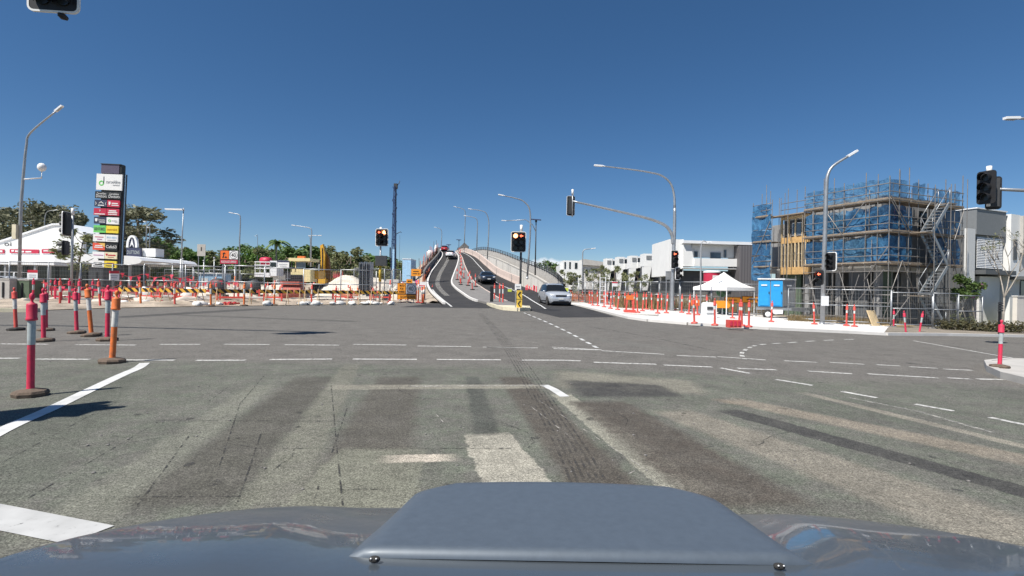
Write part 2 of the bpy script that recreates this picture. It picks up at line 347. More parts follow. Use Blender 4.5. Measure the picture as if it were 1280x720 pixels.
# ================================================================== GROUND, ROADS, MARKINGS
def ground_mat(name, base, dark, speck=.35, feats=(), far=None, green=None):
    m = bpy.data.materials.new(name); m.use_nodes = True; t = m.node_tree; b = t.nodes["Principled BSDF"]; b.inputs["Roughness"].default_value = .88; b.inputs["Specular IOR Level"].default_value = .3
    g = t.nodes.new("ShaderNodeNewGeometry"); pos = g.outputs["Position"]
    def noise(scale, det=5, rough=.6, vec=None):
        n = t.nodes.new("ShaderNodeTexNoise"); n.inputs["Scale"].default_value = scale; n.inputs["Detail"].default_value = det; n.inputs["Roughness"].default_value = rough
        L(t, vec or pos, n.inputs["Vector"]); return n
    def math_(op, a, b_=None, c=None, clamp=False):
        n = t.nodes.new("ShaderNodeMath"); n.operation = op; n.use_clamp = clamp
        for i, v in enumerate((a, b_, c)):
            if v is None: continue
            if isinstance(v, (int, float)): n.inputs[i].default_value = v
            else: L(t, v, n.inputs[i])
        return n.outputs[0]
    def maprange(v, a, b_, c, d, sm=False):
        n = t.nodes.new("ShaderNodeMapRange"); n.interpolation_type = 'SMOOTHSTEP' if sm else 'LINEAR'
        for i, q in enumerate((a, b_, c, d)): n.inputs[i+1].default_value = q
        L(t, v, n.inputs[0]); return n.outputs[0]
    def mixc(f, a, c):
        n = t.nodes.new("ShaderNodeMixRGB")
        if isinstance(f, float): n.inputs[0].default_value = f
        else: L(t, f, n.inputs[0])
        if isinstance(a, tuple): n.inputs[1].default_value = (*a, 1)
        else: L(t, a, n.inputs[1])
        if isinstance(c, tuple): n.inputs[2].default_value = (*c, 1)
        else: L(t, c, n.inputs[2])
        return n.outputs[0]
    nb = noise(.55, 6, .62); col = mixc(maprange(nb.outputs[0], .32, .68, 0, 1), dark, base)
    nm = noise(3.1, 6, .7)
    if green: col = mixc(math_('MULTIPLY', maprange(nm.outputs[0], .42, .66, 0, .8), 1.0), col, green)
    if far:   # older, browner surface across the junction
        sx = t.nodes.new("ShaderNodeSeparateXYZ"); L(t, pos, sx.inputs[0])
        col = mixc(maprange(math_('ADD', sx.outputs[1], math_('MULTIPLY', nb.outputs[0], 1.2)), 9.2, 10.2, 0, .85, True), col, far)
    # warped position so no patch has a ruled edge
    wv = t.nodes.new("ShaderNodeVectorMath"); wv.operation = 'MULTIPLY_ADD'; L(t, nm.outputs["Color"], wv.inputs[0]); wv.inputs[1].default_value = (.12, .12, 0)
    L(t, pos, wv.inputs[2]); wp = t.nodes.new("ShaderNodeVectorMath"); wp.operation = 'SUBTRACT'; L(t, wv.outputs[0], wp.inputs[0]); wp.inputs[1].default_value = (.06, .06, 0)
    nf = noise(9, 5, .75)
    for (pa, pb, w0, w1, soft, c, k) in feats:
        soft = soft*.5
        a, e = Vector((pa.x, pa.y, 0)), Vector((pb.x, pb.y, 0)); ln = (e-a).length; u = (e-a)/ln; nrm = Vector((-u.y, u.x, 0))
        s_ = t.nodes.new("ShaderNodeVectorMath"); s_.operation = 'SUBTRACT'; L(t, wp.outputs[0], s_.inputs[0]); s_.inputs[1].default_value = a
        d1 = t.nodes.new("ShaderNodeVectorMath"); d1.operation = 'DOT_PRODUCT'; L(t, s_.outputs[0], d1.inputs[0]); d1.inputs[1].default_value = u
        d2 = t.nodes.new("ShaderNodeVectorMath"); d2.operation = 'DOT_PRODUCT'; L(t, s_.outputs[0], d2.inputs[0]); d2.inputs[1].default_value = nrm
        hw = maprange(d1.outputs["Value"], 0, ln, w0, w1)
        cross = math_('DIVIDE', math_('ABSOLUTE', d2.outputs["Value"]), hw)
        cross = math_('ADD', cross, math_('MULTIPLY', math_('SUBTRACT', nf.outputs[0], .5), .55))
        m1 = maprange(cross, 1-soft, 1+soft, 1, 0, True)
        el = max(.12, soft*.8)
        m2 = math_('MULTIPLY', maprange(d1.outputs["Value"], -el*.3, el, 0, 1, True), maprange(d1.outputs["Value"], ln-el, ln+el*.3, 1, 0, True))
        f = math_('MULTIPLY', math_('MULTIPLY', m1, m2), math_('MULTIPLY', maprange(nm.outputs[0], .25, .6, .55, 1), k), clamp=True)
        col = mixc(f, col, c)
    # aggregate: light and dark stones, then small holes with their shade painted in
    ns = noise(90, 4, .8); sp = maprange(ns.outputs[0], .3, .7, 1-speck, 1+speck)
    vo = t.nodes.new("ShaderNodeTexVoronoi"); vo.inputs["Scale"].default_value = 120; L(t, pos, vo.inputs["Vector"])
    vs = t.nodes.new("ShaderNodeSeparateXYZ"); L(t, vo.outputs["Color"], vs.inputs[0]); sp = math_('MULTIPLY', sp, maprange(vs.outputs[0], .1, 1, 1-speck*.8, 1+speck*.9))
    no = noise(14, 6, .8); sp = math_('MULTIPLY', sp, maprange(no.outputs[0], .35, .65, .82, 1.15))
    npit = noise(34, 3, .55); sp = math_('MULTIPLY', sp, maprange(npit.outputs[0], .63, .70, 1, .55)); sp = math_('MULTIPLY', sp, maprange(npit.outputs[0], .30, .37, 1.35, 1))  # dark specks are painted shade of holes; pale ones are stones
    nst = noise(1.7, 8, .72); sp = math_('MULTIPLY', sp, maprange(nst.outputs[0], .36, .62, .84, 1.10))
    sc = t.nodes.new("ShaderNodeVectorMath"); sc.operation = 'SCALE'; L(t, col, sc.inputs[0]); L(t, sp, sc.inputs["Scale"]); L(t, sc.outputs[0], b.inputs["Base Color"])
    bp = t.nodes.new("ShaderNodeBump"); bp.inputs["Strength"].default_value = .5; bp.inputs["Distance"].default_value = .006; L(t, ns.outputs[0], bp.inputs["Height"]); L(t, bp.outputs[0], b.inputs["Normal"])
    M[name] = m
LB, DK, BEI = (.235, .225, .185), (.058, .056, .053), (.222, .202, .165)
feats = [
    (G(150, 470), G(-60, 640), .30, .36, .5, (.10, .105, .085), .8),
    (G(330, 480), G(40, 690), .16, .20, .7, (.185, .185, .15), .75),
    (G(395, 470), G(215, 640), .28, .34, .6, (.085, .078, .066), .8),
    (G(440, 455), G(330, 640), .14, .20, .6, (.18, .175, .14), .7),
    (G(500, 470), G(430, 650), .32, .36, .5, (.088, .078, .066), .8),
    (G(480, 560), G(420, 660), .36, .42, .14, (.185, .185, .145), .95),
    (G(590, 470), G(640, 660), .10, .14, .6, (.075, .078, .068), .9),
    (G(608, 541), G(668, 640), .22, .27, .12, (.34, .32, .265), 1.0),
    (G(475, 574), G(572, 572), .09, .09, .5, (.52, .46, .38), 1.0),
    (G(640, 470), G(800, 660), .22, .26, .5, (.085, .072, .06), .9),
    (G(700, 492), G(868, 620), .13, .185, .12, (.275, .265, .215), 1.0),
    (G(410, 484), G(690, 483), .17, .14, .4, (.25, .235, .19), .9),
    (G(745, 500), G(960, 640), .36, .42, .5, (.085, .072, .06), .95),
    (G(690, 473), G(880, 484), .75, .55, .6, (.24, .225, .18), .8),
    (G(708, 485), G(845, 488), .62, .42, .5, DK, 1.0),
    (G(835, 512), G(1330, 690), .26, .42, .6, BEI, 1.0),
    (G(905, 498), G(1330, 585), .20, .26, .7, (.25, .215, .17), .9),
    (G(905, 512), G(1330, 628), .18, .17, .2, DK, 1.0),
    (G(1000, 490), G(1330, 570), .10, .10, .7, (.30, .27, .22), .7),
    (G(893, 499), G(918, 504), .10, .10, .8, (.36, .27, .19), .9),
    (G(140, 397), G(330, 386), .50, .70, .6, (.06, .058, .055), .9),
    (G(200, 393), G(450, 402), .25, .30, .8, (.075, .072, .066), .8),
    (G(640, 410), G(860, 440), .30, .5, .8, (.155, .15, .135), .7),
    (G(480, 405), G(760, 404), .6, .8, .8, (.15, .14, .125), .6),
]
ground_mat('asphalt', (.150, .147, .126), (.112, .110, .096), .52, feats, far=(.152, .141, .128), green=(.128, .142, .108))
ground_mat('asphalt_new', (.052, .050, .049), (.036, .035, .035), .25)
ground_mat('dirt', (.56, .47, .37), (.23, .19, .15), .3)
ground_mat('dirt_grey', (.30, .26, .21), (.20, .175, .14), .2)
ground_mat('far_ground', (.17, .17, .09), (.11, .12, .06), .2)
def wornmat(name, col, lo, hi, scale=16):
    m = bpy.data.materials.new(name); m.use_nodes = True; t = m.node_tree; b = t.nodes["Principled BSDF"]; b.inputs["Roughness"].default_value = .75
    g = t.nodes.new("ShaderNodeNewGeometry"); n = t.nodes.new("ShaderNodeTexNoise"); n.inputs["Scale"].default_value = scale; n.inputs["Detail"].default_value = 8; n.inputs["Roughness"].default_value = .75
    L(t, g.outputs["Position"], n.inputs["Vector"])
    r = t.nodes.new("ShaderNodeMapRange"); r.inputs[1].default_value = lo; r.inputs[2].default_value = hi; L(t, n.outputs[0], r.inputs[0])
    n2 = t.nodes.new("ShaderNodeTexNoise"); n2.inputs["Scale"].default_value = 4; n2.inputs["Detail"].default_value = 4; L(t, g.outputs["Position"], n2.inputs["Vector"])
    v = t.nodes.new("ShaderNodeVectorMath"); v.operation = 'SCALE'; v.inputs[0].default_value = col
    r2 = t.nodes.new("ShaderNodeMapRange"); r2.inputs[1].default_value = .3; r2.inputs[2].default_value = .7; r2.inputs[3].default_value = .8; r2.inputs[4].default_value = 1.1; L(t, n2.outputs[0], r2.inputs[0]); L(t, r2.outputs[0], v.inputs["Scale"]); L(t, v.outputs[0], b.inputs["Base Color"])
    tr = t.nodes.new("ShaderNodeBsdfTransparent"); ms = t.nodes.new("ShaderNodeMixShader"); L(t, r.outputs[0], ms.inputs[0]); L(t, tr.outputs[0], ms.inputs[1]); L(t, b.outputs[0], ms.inputs[2]); L(t, ms.outputs[0], t.nodes["Material Output"].inputs[0])
    M[name] = m
wornmat('paint_fresh', (.60, .60, .585), .24, .38)
wornmat('paint_bar', (.46, .46, .45), .27, .40)
wornmat('paint_worn', (.62, .61, .58), .33, .52)
wornmat('paint_faint', (.50, .48, .44), .44, .66)
wornmat('crack', (.045, .043, .040), .46, .60, 9)
wornmat('tyre_mark', (.055, .053, .05), .44, .76, 5)
wornmat('scratch', (.40, .38, .34), .46, .58, 8)

def drape(name, polys, off, m, kind='structure', cuts=(1.0, 40.0)):
    """flat polygons (lists of x,y) laid on the ground surface, off metres above it"""
    bm = bmesh.new()
    for poly in polys:
        vs = [bm.verts.new((p[0], p[1], 0)) for p in poly]; bm.faces.new(vs)
    for cx in cuts: bmesh.ops.bisect_plane(bm, geom=bm.verts[:]+bm.edges[:]+bm.faces[:], plane_co=(cx, 0, 0), plane_no=(1, 0, 0))
    for v in bm.verts: v.co.z = gz(v.co.x)+off
    bmesh.ops.recalc_face_normals(bm, faces=bm.faces)
    bmesh.ops.triangulate(bm, faces=[f for f in bm.faces if len(f.verts) > 4])
    me = bpy.data.meshes.new(name); bm.to_mesh(me); bm.free(); me.materials.append(M[m])
    o = bpy.data.objects.new(name, me); C.objects.link(o)
    if kind: o['kind'] = kind
    return o
def strips(lines, w):
    """polylines of ground points -> quads of width w"""
    out_ = []
    for pl in lines:
        pts = [Vector((p[0], p[1], 0)) for p in pl]; l, r = [], []
        for i, p in enumerate(pts):
            d = (pts[min(i+1, len(pts)-1)]-pts[max(i-1, 0)]).normalized(); n = Vector((-d.y, d.x, 0))*w/2; l.append(p+n); r.append(p-n)
        out_ += [[l[i], l[i+1], r[i+1], r[i]] for i in range(len(pts)-1)]
    return out_
def px(*pp): return [G(*p) for p in pp]

drape('ground', [[(-3500, -60), (3500, -60), (3500, 3500), (-3500, 3500)]], -.02, 'far_ground')
left_edge = px((-500, 400), (-300, 397), (0, 390), (100, 386.5), (200, 384), (360, 382), (446, 380.3), (552, 377.5))
right_edge = px((700, 379), (721, 382), (750, 389), (788, 398.6), (812, 402), (860, 406), (960, 412), (1060, 416.6), (1105, 419), (1180, 419.5), (1290, 421.5), (1500, 428))
road_poly = [(-60, -14), (45, -14), (70, 10), (62, 24)]+[(p.x, p.y) for p in reversed(right_edge)]+[(2.2, 52), (-6.2, 52)]+[(p.x, p.y) for p in reversed(left_edge)]+[(-60, 20)]
drape('road', [road_poly], 0.0, 'asphalt')

# the construction ground on the far side, rutted
def dirt_sheet(name, x0, x1, edge, y1, m, amp, seed, off=.03, nx=70, ny=34):
    r = random.Random(seed); rows = []
    ed = sorted((p.x, p.y) for p in edge)
    def ey(x):
        if x <= ed[0][0]: return ed[0][1]
        for (a, b), (c, d) in zip(ed, ed[1:]):
            if a <= x <= c: return b+(d-b)*(x-a)/(c-a+1e-9)
        return ed[-1][1]
    ph = [(r.uniform(0, 6), r.uniform(.2, 1.3), r.uniform(.2, 1.1)) for _ in range(9)]
    for j in range(ny+1):
        row = []
        for i in range(nx+1):
            x = x0+(x1-x0)*i/nx; y = ey(x)+(y1-ey(x))*(j/ny)**1.6
            k = min(1, (y-ey(x))/3)
            h = sum(sin(a+x*b+y*c) for a, b, c in ph)/9*amp+r.uniform(-.5, .5)*amp*.5
            row.append((x, y, gz(x)+off+k*(abs(h)*1.3)))
        rows.append(row)
    mb = MB(); mb.grid(rows); o = mb.build(name, m); o['kind'] = 'structure'; return o
dirt_sheet('site_ground', -75, -5.9, left_edge, 100, 'dirt', .30, 3)
# concrete footpath, a kerb step above the road, and the weedy ground behind it
path_far = px((1230, 408), (1112, 409.5), (1060, 405.5), (1000, 400), (940, 395), (880, 391), (820, 385), (760, 375), (720, 368.5), (690, 366.5))
pp_ = [(p.x, p.y) for p in right_edge[:9]]+[(p.x, p.y) for p in path_far[1:]]
drape('footpath', [pp_], .12, 'concrete_white')
kb = MB()
for a, b in zip(right_edge[:11], right_edge[1:12]):
    a0, b0 = Vector((a.x, a.y, gz(a.x)-.02)), Vector((b.x, b.y, gz(b.x)-.02)); d = (b0-a0).normalized(); n = Vector((d.y, -d.x, 0))
    if n.y > 0: n = -n
    kb.prism([a0, b0, b0+Vector((0, 0, .145)), a0+Vector((0, 0, .145))], n*.002, n*.17)
o = kb.build('kerb', 'concrete_white'); o['kind'] = 'structure'
# dark kerb inlet in the pale kerb
drain = thing('kerb_drain', 'dark slot of a stormwater inlet in the pale kerb below the signal mast', 'drain', G(800, 396))
mb = MB(); mb.box((0, -.1, .07), (1.7, .3, .11), rz=radians(-24)); mb.build('opening', 'black', drain)
mb = MB(); mb.box((0, .0, .145), (2.1, .6, .04), rz=radians(-24)); mb.build('lid', 'concrete', drain)
verge_edge = [Vector((p.x, p.y, 0)) for p in path_far]
dirt_sheet('verge', 1.8, 60, [Vector((p.x, p.y+.05, 0)) for p in verge_edge], 105, 'dirt_grey', .22, 5, off=.10)
drape('nature_strip', [[(p.x, p.y) for p in right_edge[8:]]+[(70, 46), (24.2, 33)]], .10, 'dirt_grey')
# traffic island at the right with its kerb
isl = px((1230, 457), (1233, 464.5), (1250, 473), (1300, 486), (1420, 500), (1420, 458), (1300, 455), (1255, 454))
drape('traffic_island', [[(p.x, p.y) for p in isl]], .13, 'concrete')
kb = MB()
for a, b in zip(isl, isl[1:]+isl[:1]):
    a0, b0 = Vector((a.x, a.y, gz(a.x)-.02)), Vector((b.x, b.y, gz(b.x)-.02)); d = (b0-a0).normalized(); n = Vector((d.y, -d.x, 0))*-1
    kb.prism([a0, b0, b0+Vector((0, 0, .16)), a0+Vector((0, 0, .16))], n*0, n*.13)
o = kb.build('island_kerb', 'concrete'); o['kind'] = 'structure'
# pale kerb at the site's corner
kb = MB()
kp = px((-60, 389.5), (0, 390), (48, 390))
for a, b in zip(kp, kp[1:]): kb.beam(a+Vector((0, 0, .07)), b+Vector((0, 0, .07)), .3, .2)
o = kb.build('site_kerb', 'kerb_cream'); o['kind'] = 'structure'

# painted lines
up = lambda z: Vector((0, 0, z))
def dashes(segs, w, m, name='lane_marking', off=.004):
    return drape(name, strips([px(*s) for s in segs], w), off, m)
# big fresh sweep round the bollards, and the stop bar
cv = smooth([(-90, 590), (0, 540), (60, 513), (110, 489), (150, 470), (172, 460.5), (181, 454)], 6)
drape('edge_marking', strips([px(*cv)], .15), .006, 'paint_fresh')
sb = px((-70, 617), (143, 658), (83, 681), (-70, 650)); drape('stop_line', [[(p.x, p.y) for p in sb]], .005, 'paint_bar')
rowA = [[(-30, 448), (25, 448)], [(45, 449), (112, 449.4)], [(152, 450), (218, 450.4)], [(245, 450.6), (307, 450.4)], [(337, 449.6), (415, 449)], [(441, 449), (521, 449.4)], [(546, 449.5), (626, 450)], [(652, 450.3), (726, 451.2)], [(742, 453), (820, 455.5)], [(830, 456.5), (890, 459)], [(900, 460), (938, 467)], [(922, 460.5), (970, 462.5)]]
dashes(rowA, .11, 'paint_worn')
rowB = [[(0, 430), (60, 430.5)], [(95, 431), (170, 431.5)], [(200, 430.6), (250, 430.6)], [(280, 430.4), (337, 430.8)], [(356, 431), (424, 431.6)], [(442, 430.6), (508, 431.4)], [(522, 432.6), (589, 433.4)], [(608, 434), (672, 435)], [(692, 436), (747, 437.5)], [(752, 438.5), (830, 443)], [(846, 444.5), (895, 446.5)], [(897, 446), (957, 450)], [(979, 451), (1021, 453)], [(1037, 453), (1080, 455.5)], [(1095, 456), (1125, 457.5)], [(1137, 458.5), (1172, 460.5)], [(1180, 461.5), (1215, 463)]]
dashes(rowB, .10, 'paint_worn')
rowC = [[(970, 474.5), (1016, 482)], [(1052, 489.5), (1096, 497.5)], [(1144, 505.5), (1192, 514)], [(1237, 522), (1290, 533)], [(1010, 464), (1066, 467.5)], [(1085, 467.5), (1172, 472.5)], [(1185, 472.5), (1214, 474)], [(1222, 474), (1254, 474.6)]]
dashes(rowC, .11, 'paint_worn')
dashes([[(1060, 497), (1150, 515), (1240, 541)]], .07, 'paint_faint')
dashes([[(505, 415), (545, 412)], [(520, 410), (560, 411)], [(575, 416), (610, 419)], [(640, 424), (680, 430)], [(440, 408), (470, 408.6)], [(692, 417), (740, 421)]], .06, 'paint_faint')
a_, b_ = (655, 391), (750, 437); dots = []
for i in range(13):
    t0, t1 = (i/13)**1.15, ((i+.55)/13)**1.15; q = lambda t: (a_[0]+(b_[0]-a_[0])*t, a_[1]+(b_[1]-a_[1])*t+4.0*sin(pi*t)*-.6)
    dots.append([q(t0), q(t1)])
dashes(dots, .10, 'paint_fresh', 'turn_marking')
dashes([[(690, 434), (752, 437.5)]], .09, 'paint_worn')
dashes([[(604, 434), (668, 435.2)]], .09, 'paint_worn')
cv = smooth([(931, 449), (927, 442), (936, 435), (950, 431), (985, 428.5), (1030, 425.5), (1075, 424)], 8)
dashes([cv[i:i+3] for i in range(0, len(cv)-2, 4)], .10, 'paint_worn', 'turn_marking')
dashes([[(1142, 426), (1290, 452)]], .10, 'paint_worn')
dashes([[(1063, 425), (1088, 427)], [(1103, 424), (1128, 426)], [(1085, 428), (1142, 434)], [(1158, 431), (1200, 436)], [(1212, 438), (1232, 441)]], .08, 'paint_faint')
dashes([[(654, 375.5), (716, 393)], [(676, 388), (689, 386.5)], [(704, 389), (732, 391.5)], [(706, 385), (722, 388)]], .16, 'paint_worn')
dashes([[(680, 481.5), (692, 487), (706, 496)]], .13, 'paint_fresh')
dashes([[(512, 483), (682, 482)]], .10, 'paint_faint')
# saw cuts, seams, cracks
dashes([[(285, 484), (257, 505)], [(197, 528), (20, 632)], [(240, 540), (172, 632)], [(327, 540), (297, 628)], [(414, 482), (421, 560), (429, 640)], [(434, 510), (415, 566)], [(398, 608), (392, 630)], [(330, 470), (300, 505), (272, 590)], [(150, 500), (0, 580)]], .012, 'crack', 'road_seam')
dashes([[(195, 526), (505, 527)], [(132, 622), (300, 621)], [(310, 561), (640, 561)], [(385, 612), (495, 612)], [(195, 462.5), (640, 462)]], .012, 'crack', 'road_seam')
dashes([[(663, 508), (720, 552)], [(672, 500), (805, 586)], [(795, 588), (765, 604)], [(545, 518), (556, 530)]], .010, 'scratch', 'road_scratch')
# a truck's tyre marks: five ribs side by side
sk = []
for k in range(6):
    e = (k-2.5)*.052; base = smooth([(600, 392), (622, 416), (655, 462), (690, 520), (722, 575), (752, 640)], 5)
    sk.append([G(*p)+Vector((e, 0, 0)) for p in base])
drape('tyre_mark', strips(sk, .022), .005, 'tyre_mark')
drape('tyre_mark', strips([px(*smooth([(760, 398), (690, 404), (600, 398), (500, 396)], 6)), px(*smooth([(900, 440), (760, 412), (640, 400)], 6))], .10), .0045, 'tyre_mark')
drape('road_seam', [[(p.x-.03, p.y-.03), (p.x+.03, p.y-.03), (p.x+.03, p.y+.03), (p.x-.03, p.y+.03)] for p in px((374, 516), (374, 534), (398, 513.5), (398, 520.5), (398, 527.5))], .005, 'tyre_mark')
drape('asphalt_patch', strips([px((1190, 433), (1225, 437)), px((1135, 454.5), (1150, 455.5)), px((868, 395), (880, 396))], .3), .005, 'tyre_mark')
rc = random.Random(52); cr_, bl_ = [], []
for sx_, sy_, hd_, n_ in ((230, 500, .4, 16), (120, 560, .9, 14), (470, 520, .2, 14), (560, 500, 2.6, 12), (760, 540, .5, 16), (880, 560, .3, 14), (1000, 520, 2.7, 16), (340, 590, 1.2, 12), (660, 560, 1.5, 12), (1080, 470, .1, 18), (280, 470, 2.9, 14), (930, 480, 1.0, 12)):
    p = G(sx_, sy_); a0 = hd_; pl = [p]
    for _ in range(n_): a0 += rc.uniform(-.5, .5); p = p+Vector((cos(a0), sin(a0), 0))*rc.uniform(.05, .16); pl.append(p)
    cr_.append(pl)
drape('road_crack', strips(cr_, .009), .0042, 'crack')
for _ in range(60):
    p = G(rc.uniform(20, 1260), rc.uniform(440, 620)); R_ = rc.uniform(.012, .05)*(1 if rc.random() < .85 else 2.2); bl_.append([(p.x+cos(2*pi*k/7)*R_*rc.uniform(.6, 1.3), p.y+sin(2*pi*k/7)*R_*rc.uniform(.6, 1.6)) for k in range(7)])
drape('oil_stain', bl_, .0044, 'tyre_mark')
gr_ = MB()
for _ in range(110):
    p = G(rc.uniform(0, 1280), 430+190*rc.random()); s_ = rc.uniform(.004, .016); gr_.blob(p+up(s_*.3), (s_, s_, s_*.6), seed=_, n=5, k=3, rough=.2)
o = gr_.build('loose_gravel', 'median_grey'); o['kind'] = 'stuff'
# broom of thin arcs in the old surface across the junction
dashes([[(760, 420), (900, 424), (1060, 436), (1220, 462)], [(820, 412), (1000, 424), (1180, 446)], [(150, 410), (400, 402), (600, 397)]], .05, 'tyre_mark', 'tyre_mark', .0048)

# ------------------------------------------------------------------ the rising road to the bridge
ZP = [(36, 0), (45, .25), (52, .75), (58, 1.3), (64, 1.95), (75, 3.3), (90, 5.3), (105, 7.5), (120, 9.3), (135, 10.6), (150, 11.2), (170, 11.1), (200, 10)]
ED = {  # d: left kerb, median left, median right, right line, barrier
    36: (560, 622, 657, 682, 740), 45: (550, 592, 627, 667, 700), 52: (541, 578, 612, 653, 676), 58: (536.5, 569, 601, 637, 659), 64: (535.5, 565, 592, 622, 642), 75: (539, 568, 585, 609, 619), 90: (547, 572, 580, 598, 605),
    105: (553, 573.5, 577, 589, 594), 120: (553, 570.5, 573.5, 580.5, 583.5), 135: (550.5, 567, 569.5, 575, 577.5), 150: (546, 561, 563, 568, 571), 170: (539, 551, 553, 558, 561), 200: (530, 540, 541, 545, 548)}
st = smooth([(d, z)+ED[d] for d, z in ZP], 5)
def rib(c):
    o_ = []
    for s in st:
        p = at(s[2+c], s[0], s[1]); p.z += gz(p.x)*max(0.0, 1-(s[0]-36)/18); o_.append(p)
    return o_
LK, ML, MR, RL, BA = (rib(i) for i in range(5))
up = lambda z: Vector((0, 0, z))
def ribbon(name, a, b, m, kind='structure', z=0.0):
    mb = MB(); mb.grid([[p+up(z), q+up(z)] for p, q in zip(a, b)]); o = mb.build(name, m)
    if kind: o['kind'] = kind
    return o
ribbon('bridge_road', [p+Vector((-.3, 0, 0)) for p in LK], [p+Vector((.3, 0, 0)) for p in BA], 'asphalt_new', z=.012)
drape('asphalt_patch', [[(p.x, p.y) for p in px((553, 377.8), (500, 384), (620, 385.5), (662, 388), (700, 397), (770, 396.5), (735, 386), (700, 379.5), (640, 375))]], .006, 'asphalt_new')
def line_along(name, base, dx, w, m, z=.02, a=0, b=None):
    b = b or len(base); ribbon(name, [p+Vector((dx-w/2, 0, 0)) for p in base[a:b]], [p+Vector((dx+w/2, 0, 0)) for p in base[a:b]], m, z=z)
line_along('edge_marking', LK, .25, .14, 'paint_fresh', b=14); line_along('edge_marking', RL, 0, .14, 'paint_fresh')
line_along('wheel_track', [p*.62+q*.38 for p, q in zip(LK, ML)], 0, .55, 'paint_faint', z=.016, a=8, b=50)
dashes([[(446, 379.6), (500, 379.4), (551, 377.6)]], .14, 'paint_fresh', 'edge_marking')
# kerbs either side, and the long median with its pale nose
def kerb_along(name, base, dx, w, h, m, a=0, b=None, kind='structure'):
    b = b or len(base); mb = MB()
    rows = [[p+Vector((dx-w/2, 0, 0)), p+Vector((dx-w/2, 0, h)), p+Vector((dx+w/2, 0, h)), p+Vector((dx+w/2, 0, 0))] for p in base[a:b]]
    mb.grid(rows, smooth=False); mb.add(rows[0], [(0, 1, 2, 3)]); mb.add(rows[-1], [(3, 2, 1, 0)]); o = mb.build(name, m)
    if kind: o['kind'] = kind
    return o
kerb_along('kerb', LK, -.1, .22, .16, 'concrete_white', a=2)
mb = MB(); i0 = 0
rows = [[p+Vector((0, 0, 0)), p+up(.16), q+up(.16), q] for p, q in zip(ML, MR)]
mb.grid(rows, smooth=False); mb.add(rows[0], [(0, 1, 2, 3)]); o = mb.build('median', 'median_grey'); o['kind'] = 'structure'
kerb_along('median_kerb', ML, -.05, .17, .185, 'concrete_white', a=4)
kerb_along('median_kerb', MR, .05, .15, .175, 'concrete_pink', a=4)
nose = px((618, 384.5), (630, 387.6), (648, 389), (661, 388.6), (660, 386), (640, 380.5), (622, 379))
mb = MB(); mb.prism([p for p in nose], (0, 0, -.02), (0, 0, .17)); o = mb.build('median_nose', 'kerb_cream'); o['kind'] = 'structure'
mb = MB()
for a, b in zip(nose, nose[1:5]): mb.beam(a+up(.1), b+up(.1), .22, .22)
kl = px((618, 384.5), (600, 378.5), (585, 373))
for a, b in zip(kl, kl[1:]): mb.beam(a+up(.11), b+up(.11), .25, .23)
o = mb.build('median_kerb', 'kerb_cream'); o['kind'] = 'structure'

# embankment under the rising road, sand on the site side
def outward(base, dx): return [p+Vector((dx, 0, 0)) for p in base]
mb = MB(); r = random.Random(4); rows = []
for p, s in zip(LK, st):
    z = p.z; row = [p+Vector((-.3, 0, -.02))]
    for k in range(1, 8):
        t = k/7; row.append(Vector((p.x-.3-(2.2+z*.9)*t-1.0*t, p.y, max(-.05, z*(1-t)**1.0-.05*k)+(r.uniform(-.14, .14) if 0 < k < 7 else -.05))))
    rows.append(row)
mb.grid(rows[4:]); o = mb.build('embankment', 'dirt'); o['kind'] = 'structure'
mb = MB(); rows = [[p+Vector((.2, 0, -.02)), Vector((p.x+.2, p.y, gz(p.x)-.05))] for p in BA]; mb.grid(rows); o = mb.build('embankment', 'concrete_mid'); o['kind'] = 'structure'

# ================================================================== BRIDGE WALLS
def fn(base, a, b, off, h): return None
# pink precast barrier along the climbing lane
bi = next(i for i, s in enumerate(st) if s[0] >= 62)
bar = BA[bi:]
cb = thing('concrete_barrier', 'pale pink concrete crash barrier following the climbing lane over the bridge', 'barrier', bar[0])
def wall_along(base, dx, h0, h1, th, origin):
    mb = MB(); rows = []; n = len(base)
    for i, p in enumerate(base):
        q = p-origin+Vector((dx, 0, 0)); h = h0+(h1-h0)*i/max(1, n-1)
        rows.append([q+up(-.1), q+Vector((.12, 0, .35)), q+Vector((.17, 0, h)), q+Vector((.17+th, 0, h)), q+Vector((.2+th, 0, -.1))])
    mb.grid(rows, smooth=False); mb.add(rows[0], [(0, 1, 2, 3, 4)]); mb.add(rows[-1], [(4, 3, 2, 1, 0)]); return mb
wall_along(bar, .15, .95, 1.15, .25, bar[0]).build('wall', 'concrete_pink', cb)
# shared path wall and its railing, on the outer side, ramping down towards the junction
ramp = smooth([(62, 694, .62), (66, 690, 1.2), (72, 683, 2.0), (80, 670, 3.1), (90, 655, 4.3), (100, 641, 5.6), (112, 626, 7.3), (124, 612, 8.9), (138, 600, 10.3), (155, 590, 11.2), (180, 575, 11.6)], 5)
rp = [at(a[1], a[0], a[2]) for a in ramp]
pw = thing('retaining_wall', 'white retaining wall of the shared path ramping up beside the bridge', 'wall', (rp[0].x, rp[0].y, gz(rp[0].x)))
o3 = pw.location
mb = MB(); rows = []
for p in rp:
    q = p-o3; rows.append([Vector((q.x, q.y, min(gz(p.x)-o3.z-.1, q.z-.3))), q, q+Vector((.3, 0, 0)), Vector((q.x+.3, q.y, -1))])
mb.grid(rows, smooth=False); mb.add(rows[0], [(0, 1, 2, 3)]); mb.build('wall', 'concrete_white', pw)
mb = MB(); rows = [[p-o3+Vector((-.04, 0, -.02)), p-o3+Vector((-.04, 0, .18)), p-o3+Vector((.36, 0, .18)), p-o3+Vector((.36, 0, -.02))] for p in rp]; mb.grid(rows, smooth=False); mb.build('coping', 'concrete', pw)
rail = thing('bridge_railing', 'grey mesh safety railing with dark rails along the top of the white ramp wall', 'railing', rp[0])
